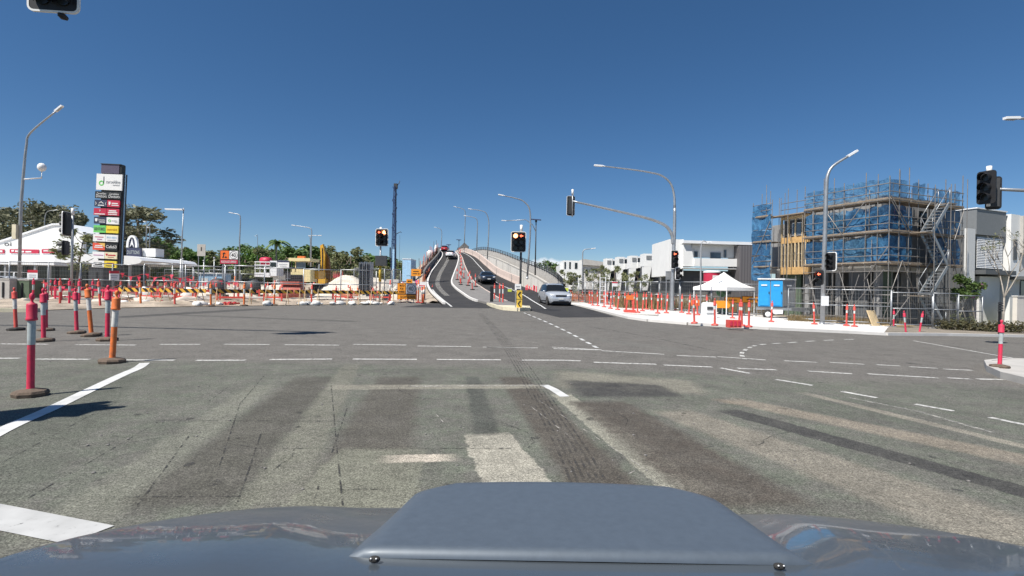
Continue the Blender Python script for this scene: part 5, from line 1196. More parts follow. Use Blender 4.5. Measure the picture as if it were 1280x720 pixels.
# ================================================================== TRAFFIC SIGNALS
def rrect(w, h, r, n=4): return [Vector((sx*(w/2-r)+r*cos(a0+pi/2*i/n), 0, sz*(h/2-r)+r*sin(a0+pi/2*i/n))) for sx, sz, a0 in ((1, 1, 0), (-1, 1, pi/2), (-1, -1, pi), (1, -1, 3*pi/2)) for i in range(n+1)]
def lantern(parent, p, rz, cols, rows, lit=None, w=.6, h=1.3, border=True):
    R = Matrix.Rotation(rz, 3, 'Z')
    def place(mb): mb.v = [tuple(Vector(p)+R @ Vector(v)) for v in mb.v]; return mb
    ln = place(MB().prism(rrect(w, h, .1), (0, 0, 0), (0, .05, 0))).build('lantern', 'black', parent)
    if border:
        o_, i_ = rrect(w+.05, h+.05, .13), rrect(w-.03, h-.03, .09); f = MB(); n = len(o_)
        for k in range(n): f.prism([o_[k], o_[(k+1) % n], i_[(k+1) % n], i_[k]], (0, -.008, 0), (0, .045, 0))
        place(f).build('border', 'white', ln)
    place(MB().box((0, .12, 0), (w*.62, .14, h*.86))).build('housing', 'dark_grey', ln)
    cw, rh = w/cols*.82, h/rows*.9; rad = min(cw, rh)*.42
    for c in range(cols):
        for q in range(rows):
            cx, cz = (c-(cols-1)/2)*cw, ((rows-1)/2-q)*rh
            v = MB(); a_ = [pi*(-.15)+pi*1.3*i/9 for i in range(10)]
            v.grid([[Vector((cx+rad*1.08*cos(a), -.02, cz+rad*1.08*sin(a))) for a in a_], [Vector((cx+rad*1.08*cos(a), -.30-.06*sin(a), cz+rad*1.08*sin(a)-.03)) for a in a_]])
            place(v).build('visor', 'black', ln)
            g = MB(); g.prism([Vector((cx+rad*.86*cos(2*pi*i/16), 0, cz+rad*.86*sin(2*pi*i/16))) for i in range(16)], (0, -.03, 0), (0, -.004, 0))
            k_ = (lit or {}).get((c, q)); place(g).build('lens', {None: 'lamp_off', 'hot': 'lamp_red_hot', 'arrow': 'lamp_off'}[k_], ln)
            if k_ == 'arrow':
                ar_ = MB().prism([Vector((cx+x*rad, 0, cz+z*rad)) for x, z in ((-.7, 0), (-.1, .6), (-.1, .2), (.65, .2), (.65, -.2), (-.1, -.2), (-.1, -.6))], (0, -.05, 0), (0, -.034, 0)); place(ar_).build('arrow', 'lamp_red', ln)
    return ln
def signal_pole(label, loc, h, r0=.07, name='traffic_signal', white_top=True, m='galv'):
    t = thing(name, label, 'traffic light', loc); MB().tube([up(-.1), up(h)], r0, 10).build('pole', m, t)
    if white_top: MB().tube([up(h), up(h+.45)], r0*1.25, 10).build('pole_cap', 'white', t)
    MB().lathe([(r0*2.2, 0), (r0*2.2, .04), (r0*1.3, .06)]).build('base_plate', m, t); return t
# red arrow lantern on the site corner
d = 41.0; b = GD(474.5, d); t = signal_pole('signal post on the site corner, red arrow lit, lower pole painted yellow', b, P(475, 291, d).z-b.z)
lantern(t, P(477.8, 297, d)-b+Vector((0, -.12, 0)), radians(-6), 2, 3, {(0, 0): 'arrow', (1, 0): 'hot'}, 1.0, 1.36)
z0, z1 = P(473, 352, d).z-b.z, P(473, 330, d).z-b.z; MB().tube([up(z0), up(z1)], .11, 8).build('yellow_sleeve', 'yellow_paint', t)
MB().box((.1, -.1, P(473, 326, d).z-b.z), (.9, .3, .8)).build('lantern_back', 'dark_grey', t)
for dx in (.75, ): MB().tube([(dx, .1, P(483, 328, d).z-b.z), (dx, .1, P(483, 309, d).z-b.z)], .05, 6).build('stay', 'dark_grey', t)
# median lantern
d = 36.5; b = G(650, 384.5, .16); d = b.y; t = signal_pole('signal post on the pale median nose, red lamp and arrow lit', b, P(648.5, 290, d).z-b.z, m='dark_grey')
lantern(t, P(648, 302.5, d)-b+Vector((0, -.12, 0)), radians(2), 2, 3, {(0, 0): 'hot', (1, 0): 'arrow'}, .92, 1.26)
# mast arm with a lantern hanging over the lane
d = 41.0; b = GD(840, d); t = thing('mast_arm_signal', 'tall signal mast with a long curved arm, end lantern and a street light on top', 'traffic light', b)
pts = [b]+[P(x, y, d) for x, y in ((841, 340), (843, 290), (843.3, 260), (842.5, 243), (838, 229), (827, 219.5), (812, 215.5), (790, 212), (752, 207.5))]
sm = [Vector(q) for q in smooth([tuple(p) for p in pts], 5)]; k = 11
pole_path(t, sm[:16], .17, .12); MB().tube([p-b for p in sm[15:]], .10, 8, r2=.05).build('light_arm', 'galv', t)
e = sm[-1]-b; MB().beam(e+Vector((.1, 0, 0)), e+Vector((-.6, 0, .05)), .28, .1).build('lamp_head', 'white_metal', t)
pts = [P(x, y, d) for x, y in ((841.5, 305), (840, 294), (834, 284), (824, 278), (806, 272), (770, 263.5), (716, 251.5))]
MB().tube([Vector(q)-b for q in smooth([tuple(p) for p in pts], 5)], .15, 8, r2=.08).build('signal_arm', 'galv', t)
q = P(715.5, 257, d)-b; MB().tube([q+up(-.9), q+up(1.15)], .05, 8).build('drop_post', 'galv', t); MB().tube([q+up(.85), q+up(1.3)], .085, 8).build('post_cap', 'white', t)
lantern(t, q+Vector((-.12, .15, -.0)), radians(186), 1, 3, None, .62, 1.55)
lantern(t, P(842, 324.5, d)-b+Vector((-.0, -.25, 0)), radians(8), 1, 3, {(0, 0): 'arrow'}, .58, 1.45); lantern(t, P(844, 342, d)-b+Vector((.15, -.2, 0)), radians(30), 1, 2, None, .5, .95)
MB().lathe([(.35, 0), (.35, .05), (.2, .07)]).build('base_plate', 'galv', t)
# lanterns on the footpath lamp post at the right
b = RP.location; d = 29.0
lantern(RP, P(1035, 327, d)-b+Vector((.08, -.1, 0)), radians(-62), 1, 3, None, .62, 1.02, True); lantern(RP, P(1025.5, 347, d)-b+Vector((-.12, -.1, 0)), radians(-48), 1, 2, {(0, 0): 'arrow'}, .42, .84, False)
MB().box(P(1028, 376, d)-b+Vector((.05, -.16, 0)), (.36, .12, .55)).build('push_button_box', 'white_metal', RP)
# overhead lantern pair on an arm from beside the junction
d = 19.0; b = GD(1420, d); t = thing('mast_arm_signal', 'overhead lantern pair at the end of an arm above the modern house', 'traffic light', b)
q = P(1236, 236, d)-b; r_ = P(1300, 239, d)-b; e_ = Vector((0, 0, r_.z-.55))
MB().tube([up(-.1), up(r_.z-1.6), up(r_.z-.9)+Vector((-.15, 0, 0)), r_+Vector((1.3, 0, -.1)), r_, q], .09, 8, r2=.06).build('signal_arm', 'galv', t)
MB().tube([q+up(-.65), q+up(.62)], .055, 8).build('drop_post', 'white_metal', t); MB().tube([q+up(.55), q+up(.84)], .085, 8).build('post_cap', 'white', t)
lantern(t, q+Vector((-.24, -.15, .02)), radians(-64), 1, 3, None, .56, 1.22, False); lantern(t, q+Vector((.26, .1, -.14)), radians(150), 1, 3, None, .46, 1.22, False)
# side-on signal before the white shops
d = 33.0; b = GD(89, d); t = signal_pole('dark signal post seen side-on in front of the white shops', b, P(93, 269, d).z-b.z)
lantern(t, P(88, 280, d)-b+Vector((-.2, -.05, 0)), radians(-82), 1, 3, None, .85, 1.5, True); lantern(t, P(85.5, 310, d)-b+Vector((-.2, -.05, 0)), radians(-80), 1, 2, None, .6, .95, False)
# overhead lantern hanging into the top of the view, on an arm from the near kerb
b = Vector((-19.5, 12.0, 0)); d = 11.0; t = thing('mast_arm_signal', 'white bordered overhead signal lantern hanging at the top above the bollards', 'traffic light', b)
q = P(67, -24, d)-b; MB().tube([up(-.1), up(q.z-.9), up(q.z-.25)+Vector((.4, 0, 0)), up(q.z+.1)+Vector((1.6, -.1, 0)), q+Vector((0, .25, .35))], .13, 10, r2=.08).build('signal_arm', 'galv', t)
lantern(t, q+Vector((0, .0, 0)), radians(6), 2, 3, None, .98, 1.30); MB().blob(q+Vector((.17, .05, -.74)), (.07, .12, .06)).build('sensor', 'black', t); MB().tube([q+Vector((0, .12, -.6)), q+Vector((0, .12, .55))], .05, 8).build('drop_post', 'galv', t)
# near kerb signal standing just outside the picture; its shadow falls by the first bollard
b = Vector((-6.75, 3.95, 0)); t = signal_pole('near signal post beside the stop line', b, 3.6); lantern(t, Vector((.1, -.12, 3.1)), radians(10), 2, 3, None, .95, 1.3)

# ================================================================== BOLLARDS
def bollard_proto(col, band, base, name='traffic_bollard'):
    t = thing(name, 'x', 'bollard', (0, 0, -50))
    mb = MB(); bz = .72 if base == 'red_orange' else .60
    prof = [(.25, 0), (.262, .04), (.24, .065), (.11, .085), (.07, .09)] if base != 'red_orange' else [(.2, 0), (.21, .04), (.19, .065), (.1, .085), (.07, .09)]
    mb.lathe(prof, n=8, smooth=False); mb.build('base', base, t)
    MB().lathe([(.062, .085), (.056, .11), (.054, bz)], n=14).build('post', col, t)
    MB().lathe([(.0565, bz), (.0575, bz+.01), (.0575, .87), (.0565, .88)], n=14).build('reflective_band', band, t)
    c = MB().lathe([(.058, .88), (.082, .885), (.084, .90), (.080, .915), (.076, .92), (.078, 1.06), (.070, 1.08), (.04, 1.085), (.022, 1.10), (.02, 1.12), (.036, 1.14), (.040, 1.165), (.034, 1.19), (.012, 1.205)], n=14); c.build('cap', col, t)
    return t
PR = {'pink': bollard_proto('pink_red', 'reflective', 'rubber_base'), 'orange': bollard_proto('orange', 'reflective_white', 'rubber_base'), 'red': bollard_proto('red_orange', 'reflective_white', 'rubber'), 'redbase': bollard_proto('red_orange', 'reflective_white', 'red_orange')}
def bollard(kind, pxx, pyy, label, group=None, scale=1.15, tilt=None, rz=0.0, slim=.78):
    loc = G(pxx, pyy) if not isinstance(pxx, Vector) else pxx
    q_ = slim*scale; return copytree(PR[kind], loc, rz, label, group, tilt, (q_, q_, scale))
bollard('pink', 38, 495, 'tall pink bollard on a brown rubber base, alone inside the white sweep', scale=1.03, slim=.66)
bollard('orange', 140, 453.5, 'orange bollard with a dented white sleeve, at the tip of the white sweep', slim=.78, scale=1.03, tilt=(0, radians(2.5)), rz=.3)
bollard('red', 20, 413, 'leaning red bollard beside the pale kerb', scale=.98, tilt=(0, radians(-3.5)))
bollard('pink', 54.5, 427, 'pink bollard in front of a second one, on the faint kerb line', scale=1.0, tilt=(0, radians(-1.5)))
bollard('pink', 57.5, 413.5, 'pink bollard partly hidden behind its neighbour', scale=.96, tilt=(0, radians(-1)))
bollard('pink', 96, 417, 'pink bollard between the leaning orange one and the hidden pair', scale=1.0, tilt=(0, radians(-3)))
bollard('orange', 114.5, 420.5, 'orange bollard tilting away from the upright pink ones', scale=1.1, tilt=(0, radians(-6)))
bollard('pink', 134, 426, 'pink bollard just behind the dented orange bollard', scale=1.08)
gl_ = 'bollards scattered round the signal post before the shops'
for i, (a, y) in enumerate(((55, 367), (62, 363), (68, 374), (75, 379), (80, 360), (86.5, 379), (90, 366), (98.5, 381), (103, 358), (125.5, 382), (41, 374), (131, 366), (150, 372), (116, 374))):
    bollard('pink' if i % 3 else 'red', a, y+3, 'small red bollard among those round the dark signal post', gl_, 1.25, (radians((i*37 % 7)-3), radians((i*53 % 9)-4)))
gb_ = 'bollards along the striped barrier boards'
for i, (a, y) in enumerate(((176, 383), (218.5, 382.8), (263.5, 383.2), (305, 382.6), (342.5, 382), (389, 380.6), (419, 379.8), (422.5, 375), (409, 374), (438, 377), (447, 377.5), (480, 373), (497.5, 377), (506.5, 376.5), (455, 374), (465, 376))):
    bollard(('orange', 'red', 'orange', 'orange', 'orange', 'red', 'red')[i % 7], a, y, 'orange and red bollard in the row before the striped barrier boards', gb_, 1.22 if a < 400 else 1.12, (0, radians((i*29 % 7)-3)))
gs_ = 'bollards among the dirt behind the striped boards'
for i, (a, y) in enumerate(((216, 377), (245, 379), (270, 377), (315, 378), (330, 376), (352, 376), (362, 373), (383, 372), (396, 374), (402, 370), (445, 371), (470, 370), (486, 372), (222, 368), (240, 367), (265, 366), (310, 369), (208, 372), (255, 373), (281, 373), (297, 375), (323, 368), (232, 376), (196, 374), (340, 372), (433, 370), (371, 371), (290, 366))): bollard('red', a, y, 'small red bollard standing in the dirt behind the striped boards', gs_, 1.25, (0, radians((i*41 % 11)-5)))
gc_ = 'bollards clustered beside the slow sign'
for i, (a, y) in enumerate(((522.5, 375.5), (530, 373), (536.5, 372.5), (539, 373.5), (527, 371))): bollard('red', a, y, 'red bollard in the tight cluster beside the slow down sign', gc_, 1.35, (0, radians((i*31 % 9)-4+(6 if i == 3 else 0))))
gm_ = 'bollards along the bridge median'
for i, (t_, d_) in enumerate(((.5, 55), (.55, 59), (.35, 63), (.6, 67), (.45, 71), (.5, 76), (.55, 81), (.5, 86), (.5, 92), (.5, 98), (.5, 105), (.5, 112), (.3, 60), (.8, 58), (.75, 62), (.25, 66))):
    k = min(range(len(st)), key=lambda q: abs(st[q][0]-d_)); p = ML[k]*(1-t_)+MR[k]*t_; bollard('red', p+up(.16), 0, 'orange bollard in the line climbing the median of the bridge', gm_, 1.25, (0, radians((i*23 % 9)-4)))
for k, (a, y) in enumerate(((582, 365.5), (594.5, 371.5))): bollard('red', a, y+1.5, ['red bollard on the median before the climbing line', 'taller red bollard on the median facing the dark car'][k], None, 1.3+.1*k, None)
gn_ = 'three bollards beside the dark bin on the median'
for a, y in ((618, 378), (624.5, 380), (628.5, 380.5)): bollard('red', G(a, y+1.5)+up(.14), 0, 'pink red bollard of the trio beside the black post on the median', gn_, 1.35)
gr_ = 'bollards along the pale footpath by the wire fence'
for i, (a, y) in enumerate(((741, 382), (747, 382.5), (755, 384), (763, 386), (772, 387.5), (797, 391), (808, 387), (822, 392), (833, 391.5), (765, 380), (776, 382), (728, 377.5), (735, 377), (722, 374), (786, 384), (750, 377), (758, 378), (713, 372), (843, 388), (768, 383), (781, 385), (792, 386), (803, 389), (815, 388), (827, 388), (852, 391), (861, 393), (872, 394), (884, 395), (737, 380), (759, 381))):
    bollard('redbase', G(a, y, .12), 0, 'red bollard with a red base along the pale footpath before the wire fence', gr_, 1.15, (0, radians((i*47 % 9)-4)))
for i, (a, y, lb) in enumerate(((868, 404.5, 'red bollard at the kerb below the gazebo corner'), (893.5, 407, 'red bollard at the kerb before the white tub'), (915.5, 398, 'red bollard set back behind the red plastic block'), (923.5, 407.5, 'slim red bollard of the pair at the red plastic block'), (927.5, 407.8, 'white banded bollard of the pair at the red plastic block'), (936, 409, 'red bollard at the kerb end of the cluster by the red block'), (964, 402.5, 'red bollard in front of the portable toilets'), (1018, 405.5, 'red bollard beside the lamp post with the lantern'), (1068, 408.5, 'orange and white bollard before the scaffold fence'), (1058, 407.5, 'orange bollard with a red base before the scaffold fence'))):
    bollard('redbase', G(a, y, .12), 0, lb, None, 1.0, (0, radians((i*37 % 7)-3)))
for i, (a, y, lb, tl) in enumerate(((1117, 411, 'upright pink bollard at the end of the fence', 0), (1132.5, 417.5, 'pink bollard leaning away from its pair at the verge', -6), (1149, 417, 'pink bollard leaning towards the verge hedge', 9))): bollard('pink', a, y, lb, None, .95, (0, radians(tl)))
bollard('pink', G(1249.5, 459.5, .13), 0, 'stout pink bollard on the kerbed traffic island', None, .86, (0, radians(1.5)))
for p in PR.values():
    for c in [c for c in bpy.data.objects if c.parent == p]: bpy.data.objects.remove(c)
    bpy.data.objects.remove(p)

# ================================================================== TEMPORARY FENCES
def fence_proto(wd, h):
    t = thing('temporary_fence', 'x', 'fence', (0, 0, -50)); f = MB()
    for a, b in (((0, 0, .12), (0, 0, h)), ((wd, 0, .12), (wd, 0, h)), ((0, 0, h), (wd, 0, h)), ((0, 0, .2), (wd, 0, .2)), ((0, 0, h*.55), (wd, 0, h*.55))): f.tube([a, b], .034, 6)
    f.build('frame', 'galv', t); w_ = MB(); n = int(wd/.11)
    for i in range(1, n): w_.beam((wd*i/n, 0, .2), (wd*i/n, 0, h), .0065, .0065)
    for j in range(1, 8): w_.beam((0, 0, .2+(h-.2)*j/8), (wd, 0, .2+(h-.2)*j/8), .0065, .0065)
    w_.build('wire_mesh', 'steel_mesh', t); MB().box((0, 0, .06), (.5, .24, .12)).build('foot', 'concrete_mid', t); return t
FP = fence_proto(2.4, 2.1)
def fence_run(pts, label, group, hs=1.0):
    """pts: ground points; panels laid end to end"""
    for a, b in zip(pts, pts[1:]):
        d = b-a; n = max(1, round(d.length/2.4)); rz = math.atan2(d.y, d.x)
        for i in range(n):
            p = a+d*(i/n); p.z = gz(p.x)+.05
            copytree(FP, p, rz+random.uniform(-.04, .04), label, group, None, (d.length/n/2.4, 1, hs*random.uniform(.98, 1.03)))
fence_run([GD(-90, 34.5), GD(60, 35.5), GD(180, 36.5), GD(330, 38), GD(470, 41)], 'temporary wire fence panel in the long row behind the striped boards', 'fence panels behind the striped boards', 1.22)
fence_run([GD(196, 62), GD(270, 60), GD(330, 64)], 'grey wire fence panel in the farther row below the speed sign', 'fence panels below the speed sign', 1.2)
fence_run([GD(205, 74), GD(300, 72)], 'grey wire fence panel in the farthest row before the tree belt', 'fence panels before the tree belt', 1.5)
fence_run([GD(442, 50), GD(480, 48), GD(500, 52)], 'wire fence panel beside the white sand heap', 'fence panels beside the sand heap', 1.4)
fence_run([GD(716, 62), GD(750, 53), GD(800, 46), GD(850, 41), GD(900, 38.5), GD(952, 37)], 'wire fence panel along the pale footpath before the townhouses', 'fence panels before the townhouses', 1.12)
fence_run([GD(985, 33.2), GD(1030, 31.4), GD(1113, 30.0), GD(1165, 30.2), GD(1226, 31.2)], 'wire fence panel along the foot of the scaffold', 'fence panels at the scaffold foot', 1.0)
fence_run([GD(735, 78), GD(800, 66), GD(842, 60)], 'wire fence panel in the back row beside the parked white cars', 'fence panels beside the parked cars', 1.3)
for c in [c for c in bpy.data.objects if c.parent == FP]: bpy.data.objects.remove(c)
bpy.data.objects.remove(FP)
for a, y0, lb in ((41, 337.5, 'white safety notice with red heading on the fence before the utility vehicle'), (143, 338.5, 'white safety notice with red heading on the fence below the pylon')):
    d = 34.8; p = P(a, y0, d); t = thing('safety_sign', lb, 'sign', p); MB().box((0, 0, -.32), (.68, .02, .64)).build('board', 'white', t); MB().box((0, -.014, -.09), (.68, .012, .18)).build('heading', 'sign_red', t)
    MB().box((0, -.014, -.34), (.5, .01, .05)).build('text_line', 'pole_grey', t); MB().box((0, -.014, -.47), (.42, .01, .05)).build('text_line', 'pole_grey', t)

# ================================================================== STRIPED BARRIER BOARDS, SANDBAGS, SITE CLUTTER
def sandbag(loc, seed, label, group):
    t = thing('sandbag', label, 'sandbag', loc, (seed*1.7) % 3, group); MB().blob((0, 0, .12), (.34, .22, .16*(1+.3*sin(seed*2.3))), seed=seed, rough=.3).build('bag', 'sandbag', t)
    MB().blob((.36, 0, .12), (.09, .10, .06), seed=seed+1, rough=.3).build('tied_end', 'sandbag', t)
bxs = [(148, 195), (199, 257), (263, 320), (325, 366), (368, 388), (391, 441), (443, 470), (472, 497)]
def bd(x): return 30.6+max(0, x-260)*.032
for i, (a, b) in enumerate(bxs):
    p, q = GD(a, bd(a)), GD(b, bd(b)); d = q-p; rz = math.atan2(d.y, d.x)
    t = thing('barrier_board', 'yellow and black striped barrier board on orange legs across the site edge', 'barrier', p, rz, 'striped barrier boards across the site edge'); ln = d.length
    MB().box((ln/2, 0, .90), (ln, .035, .235)).build('board', 'barrier_stripe', t)
    for x in (.35, ln-.35):
        lg = MB(); lg.beam((x-.18, -.3, .02), (x, 0, 1.1), .035, .035); lg.beam((x+.18, .3, .02), (x, .03, 1.1), .035, .035); lg.build('leg', 'timber_leg', t)
for i, a in enumerate((153, 181, 213, 246, 253, 273, 334, 378, 385, 395, 416, 425, 440, 456, 463, 489, 470)): sandbag(GD(a, bd(a)-.5+(i % 3)*.3), i, 'white sandbag lying on the legs of the striped barrier boards', 'sandbags along the striped barrier boards')
# loose red plastic feet and offcuts behind the boards
r = random.Random(17)
for i in range(22):
    a = r.uniform(150, 300); p = GD(a, r.uniform(31.5, 34.5)); t = thing('fence_weight', 'red plastic fence foot lying in the dirt behind the striped boards', 'fence foot', p+up(.04), r.uniform(0, 3), 'loose red plastic feet in the dirt')
    MB().box((0, 0, .07), (r.uniform(.5, .8), .28, .14)).build('body', 'red_orange', t); MB().box((0, 0, .16), (.14, .12, .06)).build('socket', 'pink_red', t)
for i in range(9):
    a = r.uniform(20, 300); p = GD(a, r.uniform(32, 36)); t = thing('timber_offcut', 'grey timber offcut lying in the dirt near the site fence', 'timber', p+up(.05), r.uniform(-.5, .5), 'timber offcuts in the dirt'); MB().box((0, 0, .06), (r.uniform(1.2, 2.6), .16, .1)).build('plank', 'plank', t); MB().box((.4, .05, .15), (r.uniform(.6, 1.2), .14, .07), rz=.4).build('plank', 'timber_pale', t)
# bunting: red flags on a line
def bunting(label, p0, p1, n, seed):
    t = thing('flag_bunting', label, 'bunting', p0); r = random.Random(seed); d = p1-p0; pts = [d*(i/20)+up(-.25*sin(pi*((i*3/20) % 1))) for i in range(21)]; MB().tube(pts, .012, 4).build('line', 'wire_red', t)
    for i in range(n):
        q = d*((i+.5)/n)+up(-.25*sin(pi*((i*3/n) % 1))); w_ = .13; mb = MB(); mb.prism([q+Vector((-w_, 0, 0)), q+Vector((w_, 0, 0)), q+Vector((r.uniform(-.08, .08), r.uniform(-.1, .1), -.34))], (0, 0, 0), (0, .01, 0)); mb.build('flag', 'pink_red', t)
bunting('string of red flags on the fence beside the pylon', P(148, 341, 35.5), P(240, 344, 36), 9, 1)
bunting('string of red flags hung behind the fence near the speed sign', P(205, 348, 42), P(300, 350, 42), 10, 2)
bunting('string of red flags round the dark signal post', P(52, 353, 33), P(150, 356, 33), 9, 3)
# concrete blocks and cabinet at the left
for x0, x1, y0, y1, d, m, lb in ((2, 21, 349, 368, 33.5, 'concrete', 'tall pale concrete block at the end of the site fence'), (24, 45, 350, 368, 34, 'bush_green_box', 'dark green site tank beside the pale concrete block'), (-22, 1, 352, 368, 34, 'concrete_mid', 'grey concrete block beside the pale one'), (116, 134, 335, 352, 44, 'dark_grey', 'dark grey cabinet below the pylon sign')):
    b = GD((x0+x1)/2, d); p, q = P(x0, y1, d)-b, P(x1, y0, d)-b; t = thing('site_block', lb, 'block', b); w_ = q.x-p.x
    MB().box((0, 0, q.z/2-.02), (w_, 1.0, q.z)).build('body', m, t); MB().box((0, 0, q.z+.0), (w_*1.03, 1.05, .08)).build('lid', 'concrete' if m != 'dark_grey' else 'black', t); MB().box((w_*.1, -.52, q.z*.5), (.1, .05, q.z*.7)).build('lifting_strap', 'black', t)
# signs in the site
def signboard(name, label, x0, y0, x1, y1, d, m, texts=(), legs=True, ground=True, rz=0.0, ring=None, border=None):
    cx = (x0+x1)/2; b = GD(cx, d); t = thing(name, label, 'sign', b, rz); p, q = P(x0, y1, d)-b, P(x1, y0, d)-b; w_, h_ = q.x-p.x, q.z-p.z; ox = (p.x+q.x)/2; zc = (p.z+q.z)/2
    f = MB().box((ox, 0, zc), (w_, .04, h_)).build('board', m, t)
    if border: MB().box((ox, .01, zc), (w_+.08, .03, h_+.08)).build('border', border, f)
    for (tx, tm_, fx, fy, fw, fh) in texts:
        pos = (p.x+w_*fx, -.026 if tx == '#bar' else -.042, p.z+h_*fy)
        if tx == '#bar': MB().box(pos, (w_*fw, .012, h_*fh)).build('panel', tm_, f)
        elif tx == '#arrow_l' or tx == '#arrow_r':
            s_ = -1 if tx.endswith('l') else 1; c = Vector(pos); MB().prism([c+Vector((s_*w_*fw/2, 0, 0)), c+Vector((-s_*w_*fw/2, 0, h_*fh/2)), c+Vector((-s_*w_*fw/2, 0, -h_*fh/2))], (0, -.006, 0), (0, .006, 0)).build('arrow', tm_, f)
        elif tx == '#chevron':
            c = Vector(pos); a_, b_ = w_*fw/2, h_*fh/2; MB().prism([c+Vector(v) for v in ((a_, 0, b_), (a_*.25, 0, b_), (-a_, 0, 0), (a_*.25, 0, -b_), (a_, 0, -b_), (-a_*.25, 0, 0))], (0, -.006, 0), (0, .006, 0)).build('chevron', tm_, f)
        elif tx == '#ring':
            g = MB(); c = Vector(pos); R_ = min(w_*fw, h_*fh)/2
            for k in range(24):
                a0, a1 = 2*pi*k/24, 2*pi*(k+1)/24; g.prism([c+Vector((cos(u)*R_*e, 0, sin(u)*R_*e)) for u, e in ((a0, 1), (a1, 1), (a1, .925), (a0, .925))], (0, -.006, 0), (0, .006, 0))
            g.build('ring', tm_, f)
        elif tx == '#worker':
            c = Vector(pos); a_, b_ = w_*fw/2, h_*fh/2; g = MB(); g.prism([c+Vector((x*a_, 0, z*b_)) for x, z in ((-.9, -1), (-.5, -.2), (-.75, .5), (-.2, .9), (.3, .5), (.1, .3), (-.25, .45), (-.2, 0), (-.35, -1))], (0, -.006, 0), (0, .006, 0)); g.prism([c+Vector((x*a_, 0, z*b_)) for x, z in ((-.1, -1), (.45, -.35), (1, -1))], (0, -.006, 0), (0, .006, 0)); g.build('pictogram', tm_, f)
        else: lettering(tx, w_*fw, h_*fh, pos, 0, tm_, f)
    if legs:
        for sx in (-.36, .36): MB().beam((ox+w_*sx, .06, -.05), (ox+w_*sx, .04, zc), .06, .06).build('leg', 'galv', t)
    return t
B_K = 'black'
signboard('road_sign', 'orange roadwork sign with digger symbol and 40 over red reduce speed strip', 275, 313, 298, 330, 46, 'sign_black', [('#bar', 'sign_deep_orange', .26, .66, .46, .6), ('#worker', B_K, .26, .66, .3, .42), ('#bar', 'white', .75, .66, .46, .6), ('#ring', B_K, .75, .66, .42, .54), ('40', B_K, .75, .66, .25, .28), ('#bar', 'sign_crimson', .5, .17, .96, .28), ('REDUCE SPEED', 'white', .5, .17, .82, .14)])
signboard('road_sign', 'orange and white slow down sign with 40 in a ring behind the bollards', 496.5, 354, 520.5, 374, 43, 'sign_black', [('#bar', 'sign_orange', .22, .66, .42, .62), ('WATCH', B_K, .24, .84, .26, .13), ('FOR', B_K, .24, .65, .18, .13), ('WORKERS', B_K, .24, .46, .3, .13), ('#bar', 'white', .72, .66, .5, .62), ('#ring', B_K, .72, .66, .5, .54), ('40', B_K, .72, .66, .26, .27), ('#bar', 'sign_orange', .5, .15, .96, .27), ('SLOW DOWN', B_K, .54, .15, .76, .16)])
signboard('road_sign', 'small orange sign peeping above the slow down sign', 508, 349, 515.5, 354, 44.5, 'sign_orange', [('#bar', B_K, .5, .5, .6, .2)])
signboard('road_sign', 'orange board sign standing on the embankment by the dark parapet', 514, 336.5, 526, 345, 60, 'sign_orange', [('#bar', B_K, .5, .66, .6, .1), ('#arrow_r', B_K, .82, .36, .14, .26), ('#bar', B_K, .4, .34, .5, .1)])
signboard('road_sign', 'pink purple sign behind the cluster of red bollards', 519, 350.5, 524.5, 354.5, 46, 'mauve', [('#bar', 'white', .5, .4, .6, .2)])
signboard('road_sign', 'white board sign over the cluster of red bollards', 522, 352.5, 533, 358.5, 46.5, 'white', [('#bar', 'pink_red', .5, .25, .7, .16)])
signboard('road_sign', 'grey cabinet sign on a post before the tree belt', 246.5, 305.5, 257, 320, 58, 'concrete', [('#bar', 'dark_grey', .5, .6, .14, .34)])
signboard('road_sign', 'white information hoarding with dark heading beside the yellow machine', 347, 325.5, 361.5, 335.5, 62, 'white', [('#bar', 'sign_navy', .5, .88, 1.0, .22), ('#bar', 'pole_grey', .5, .5, .7, .06), ('#bar', 'pole_grey', .5, .3, .6, .06)])
t = signboard('chevron_sign', 'yellow keep left chevron board stacked in two on the median nose', 645.5, 363, 652.8, 385, 32.4, 'yellow_paint', [('#chevron', B_K, .5, .75, .62, .34), ('#chevron', B_K, .5, .25, .62, .34), ('#bar', B_K, .5, .5, 1, .02)])
signboard('road_sign', 'white notice on the median signal post above the chevrons', 643.5, 355, 651.5, 363, 32.5, 'white', [('#bar', 'pole_grey', .5, .6, .6, .14), ('#bar', 'dark_grey', .6, .15, .6, .2)])
for k, (x0, y0, x1, y1, lb, tx) in enumerate(((906, 372, 925.5, 378.2, 'long orange detour board with an arrow on its near end, under the gazebo edge', '#arrow_l'), (928, 371, 949, 378, 'long orange detour board beside the blue toilets', '#arrow_r'))):
    signboard('detour_sign', lb, x0, y0, x1, y1, 37.5, 'sign_orange', [(tx, B_K, .12 if tx.endswith('l') else .88, .45, .08, .4), ('#bar', B_K, .5, .5, .5, .14)], border='black')
signboard('detour_sign', 'small plain orange board beside the gazebo leg', 864, 375, 876, 382, 37, 'sign_deep_orange', [('#bar', 'orange', .5, .5, .7, .4)]); 
b = GD(903, 36.5); t = thing('detour_sign', 'orange eight sided board on a stand before the gazebo', 'sign', b); z = P(903, 380.5, 36.5).z-b.z
MB().prism([Vector((x*.55, 0, z+y*.26)) for x, y in ((-1, -.4), (-.8, -1), (.8, -1), (1, -.4), (1, .4), (.8, 1), (-.8, 1), (-1, .4))], (0, 0, 0), (0, .04, 0)).build('board', 'sign_orange', t); MB().beam((0, .05, 0), (0, .03, z), .06, .06).build('leg', 'galv', t)
signboard('safety_sign', 'white notice hung on the fence beside the terrace', 765, 352, 772, 358, 47, 'white', [('#bar', 'sign_red', .5, .8, 1, .25)], legs=False)
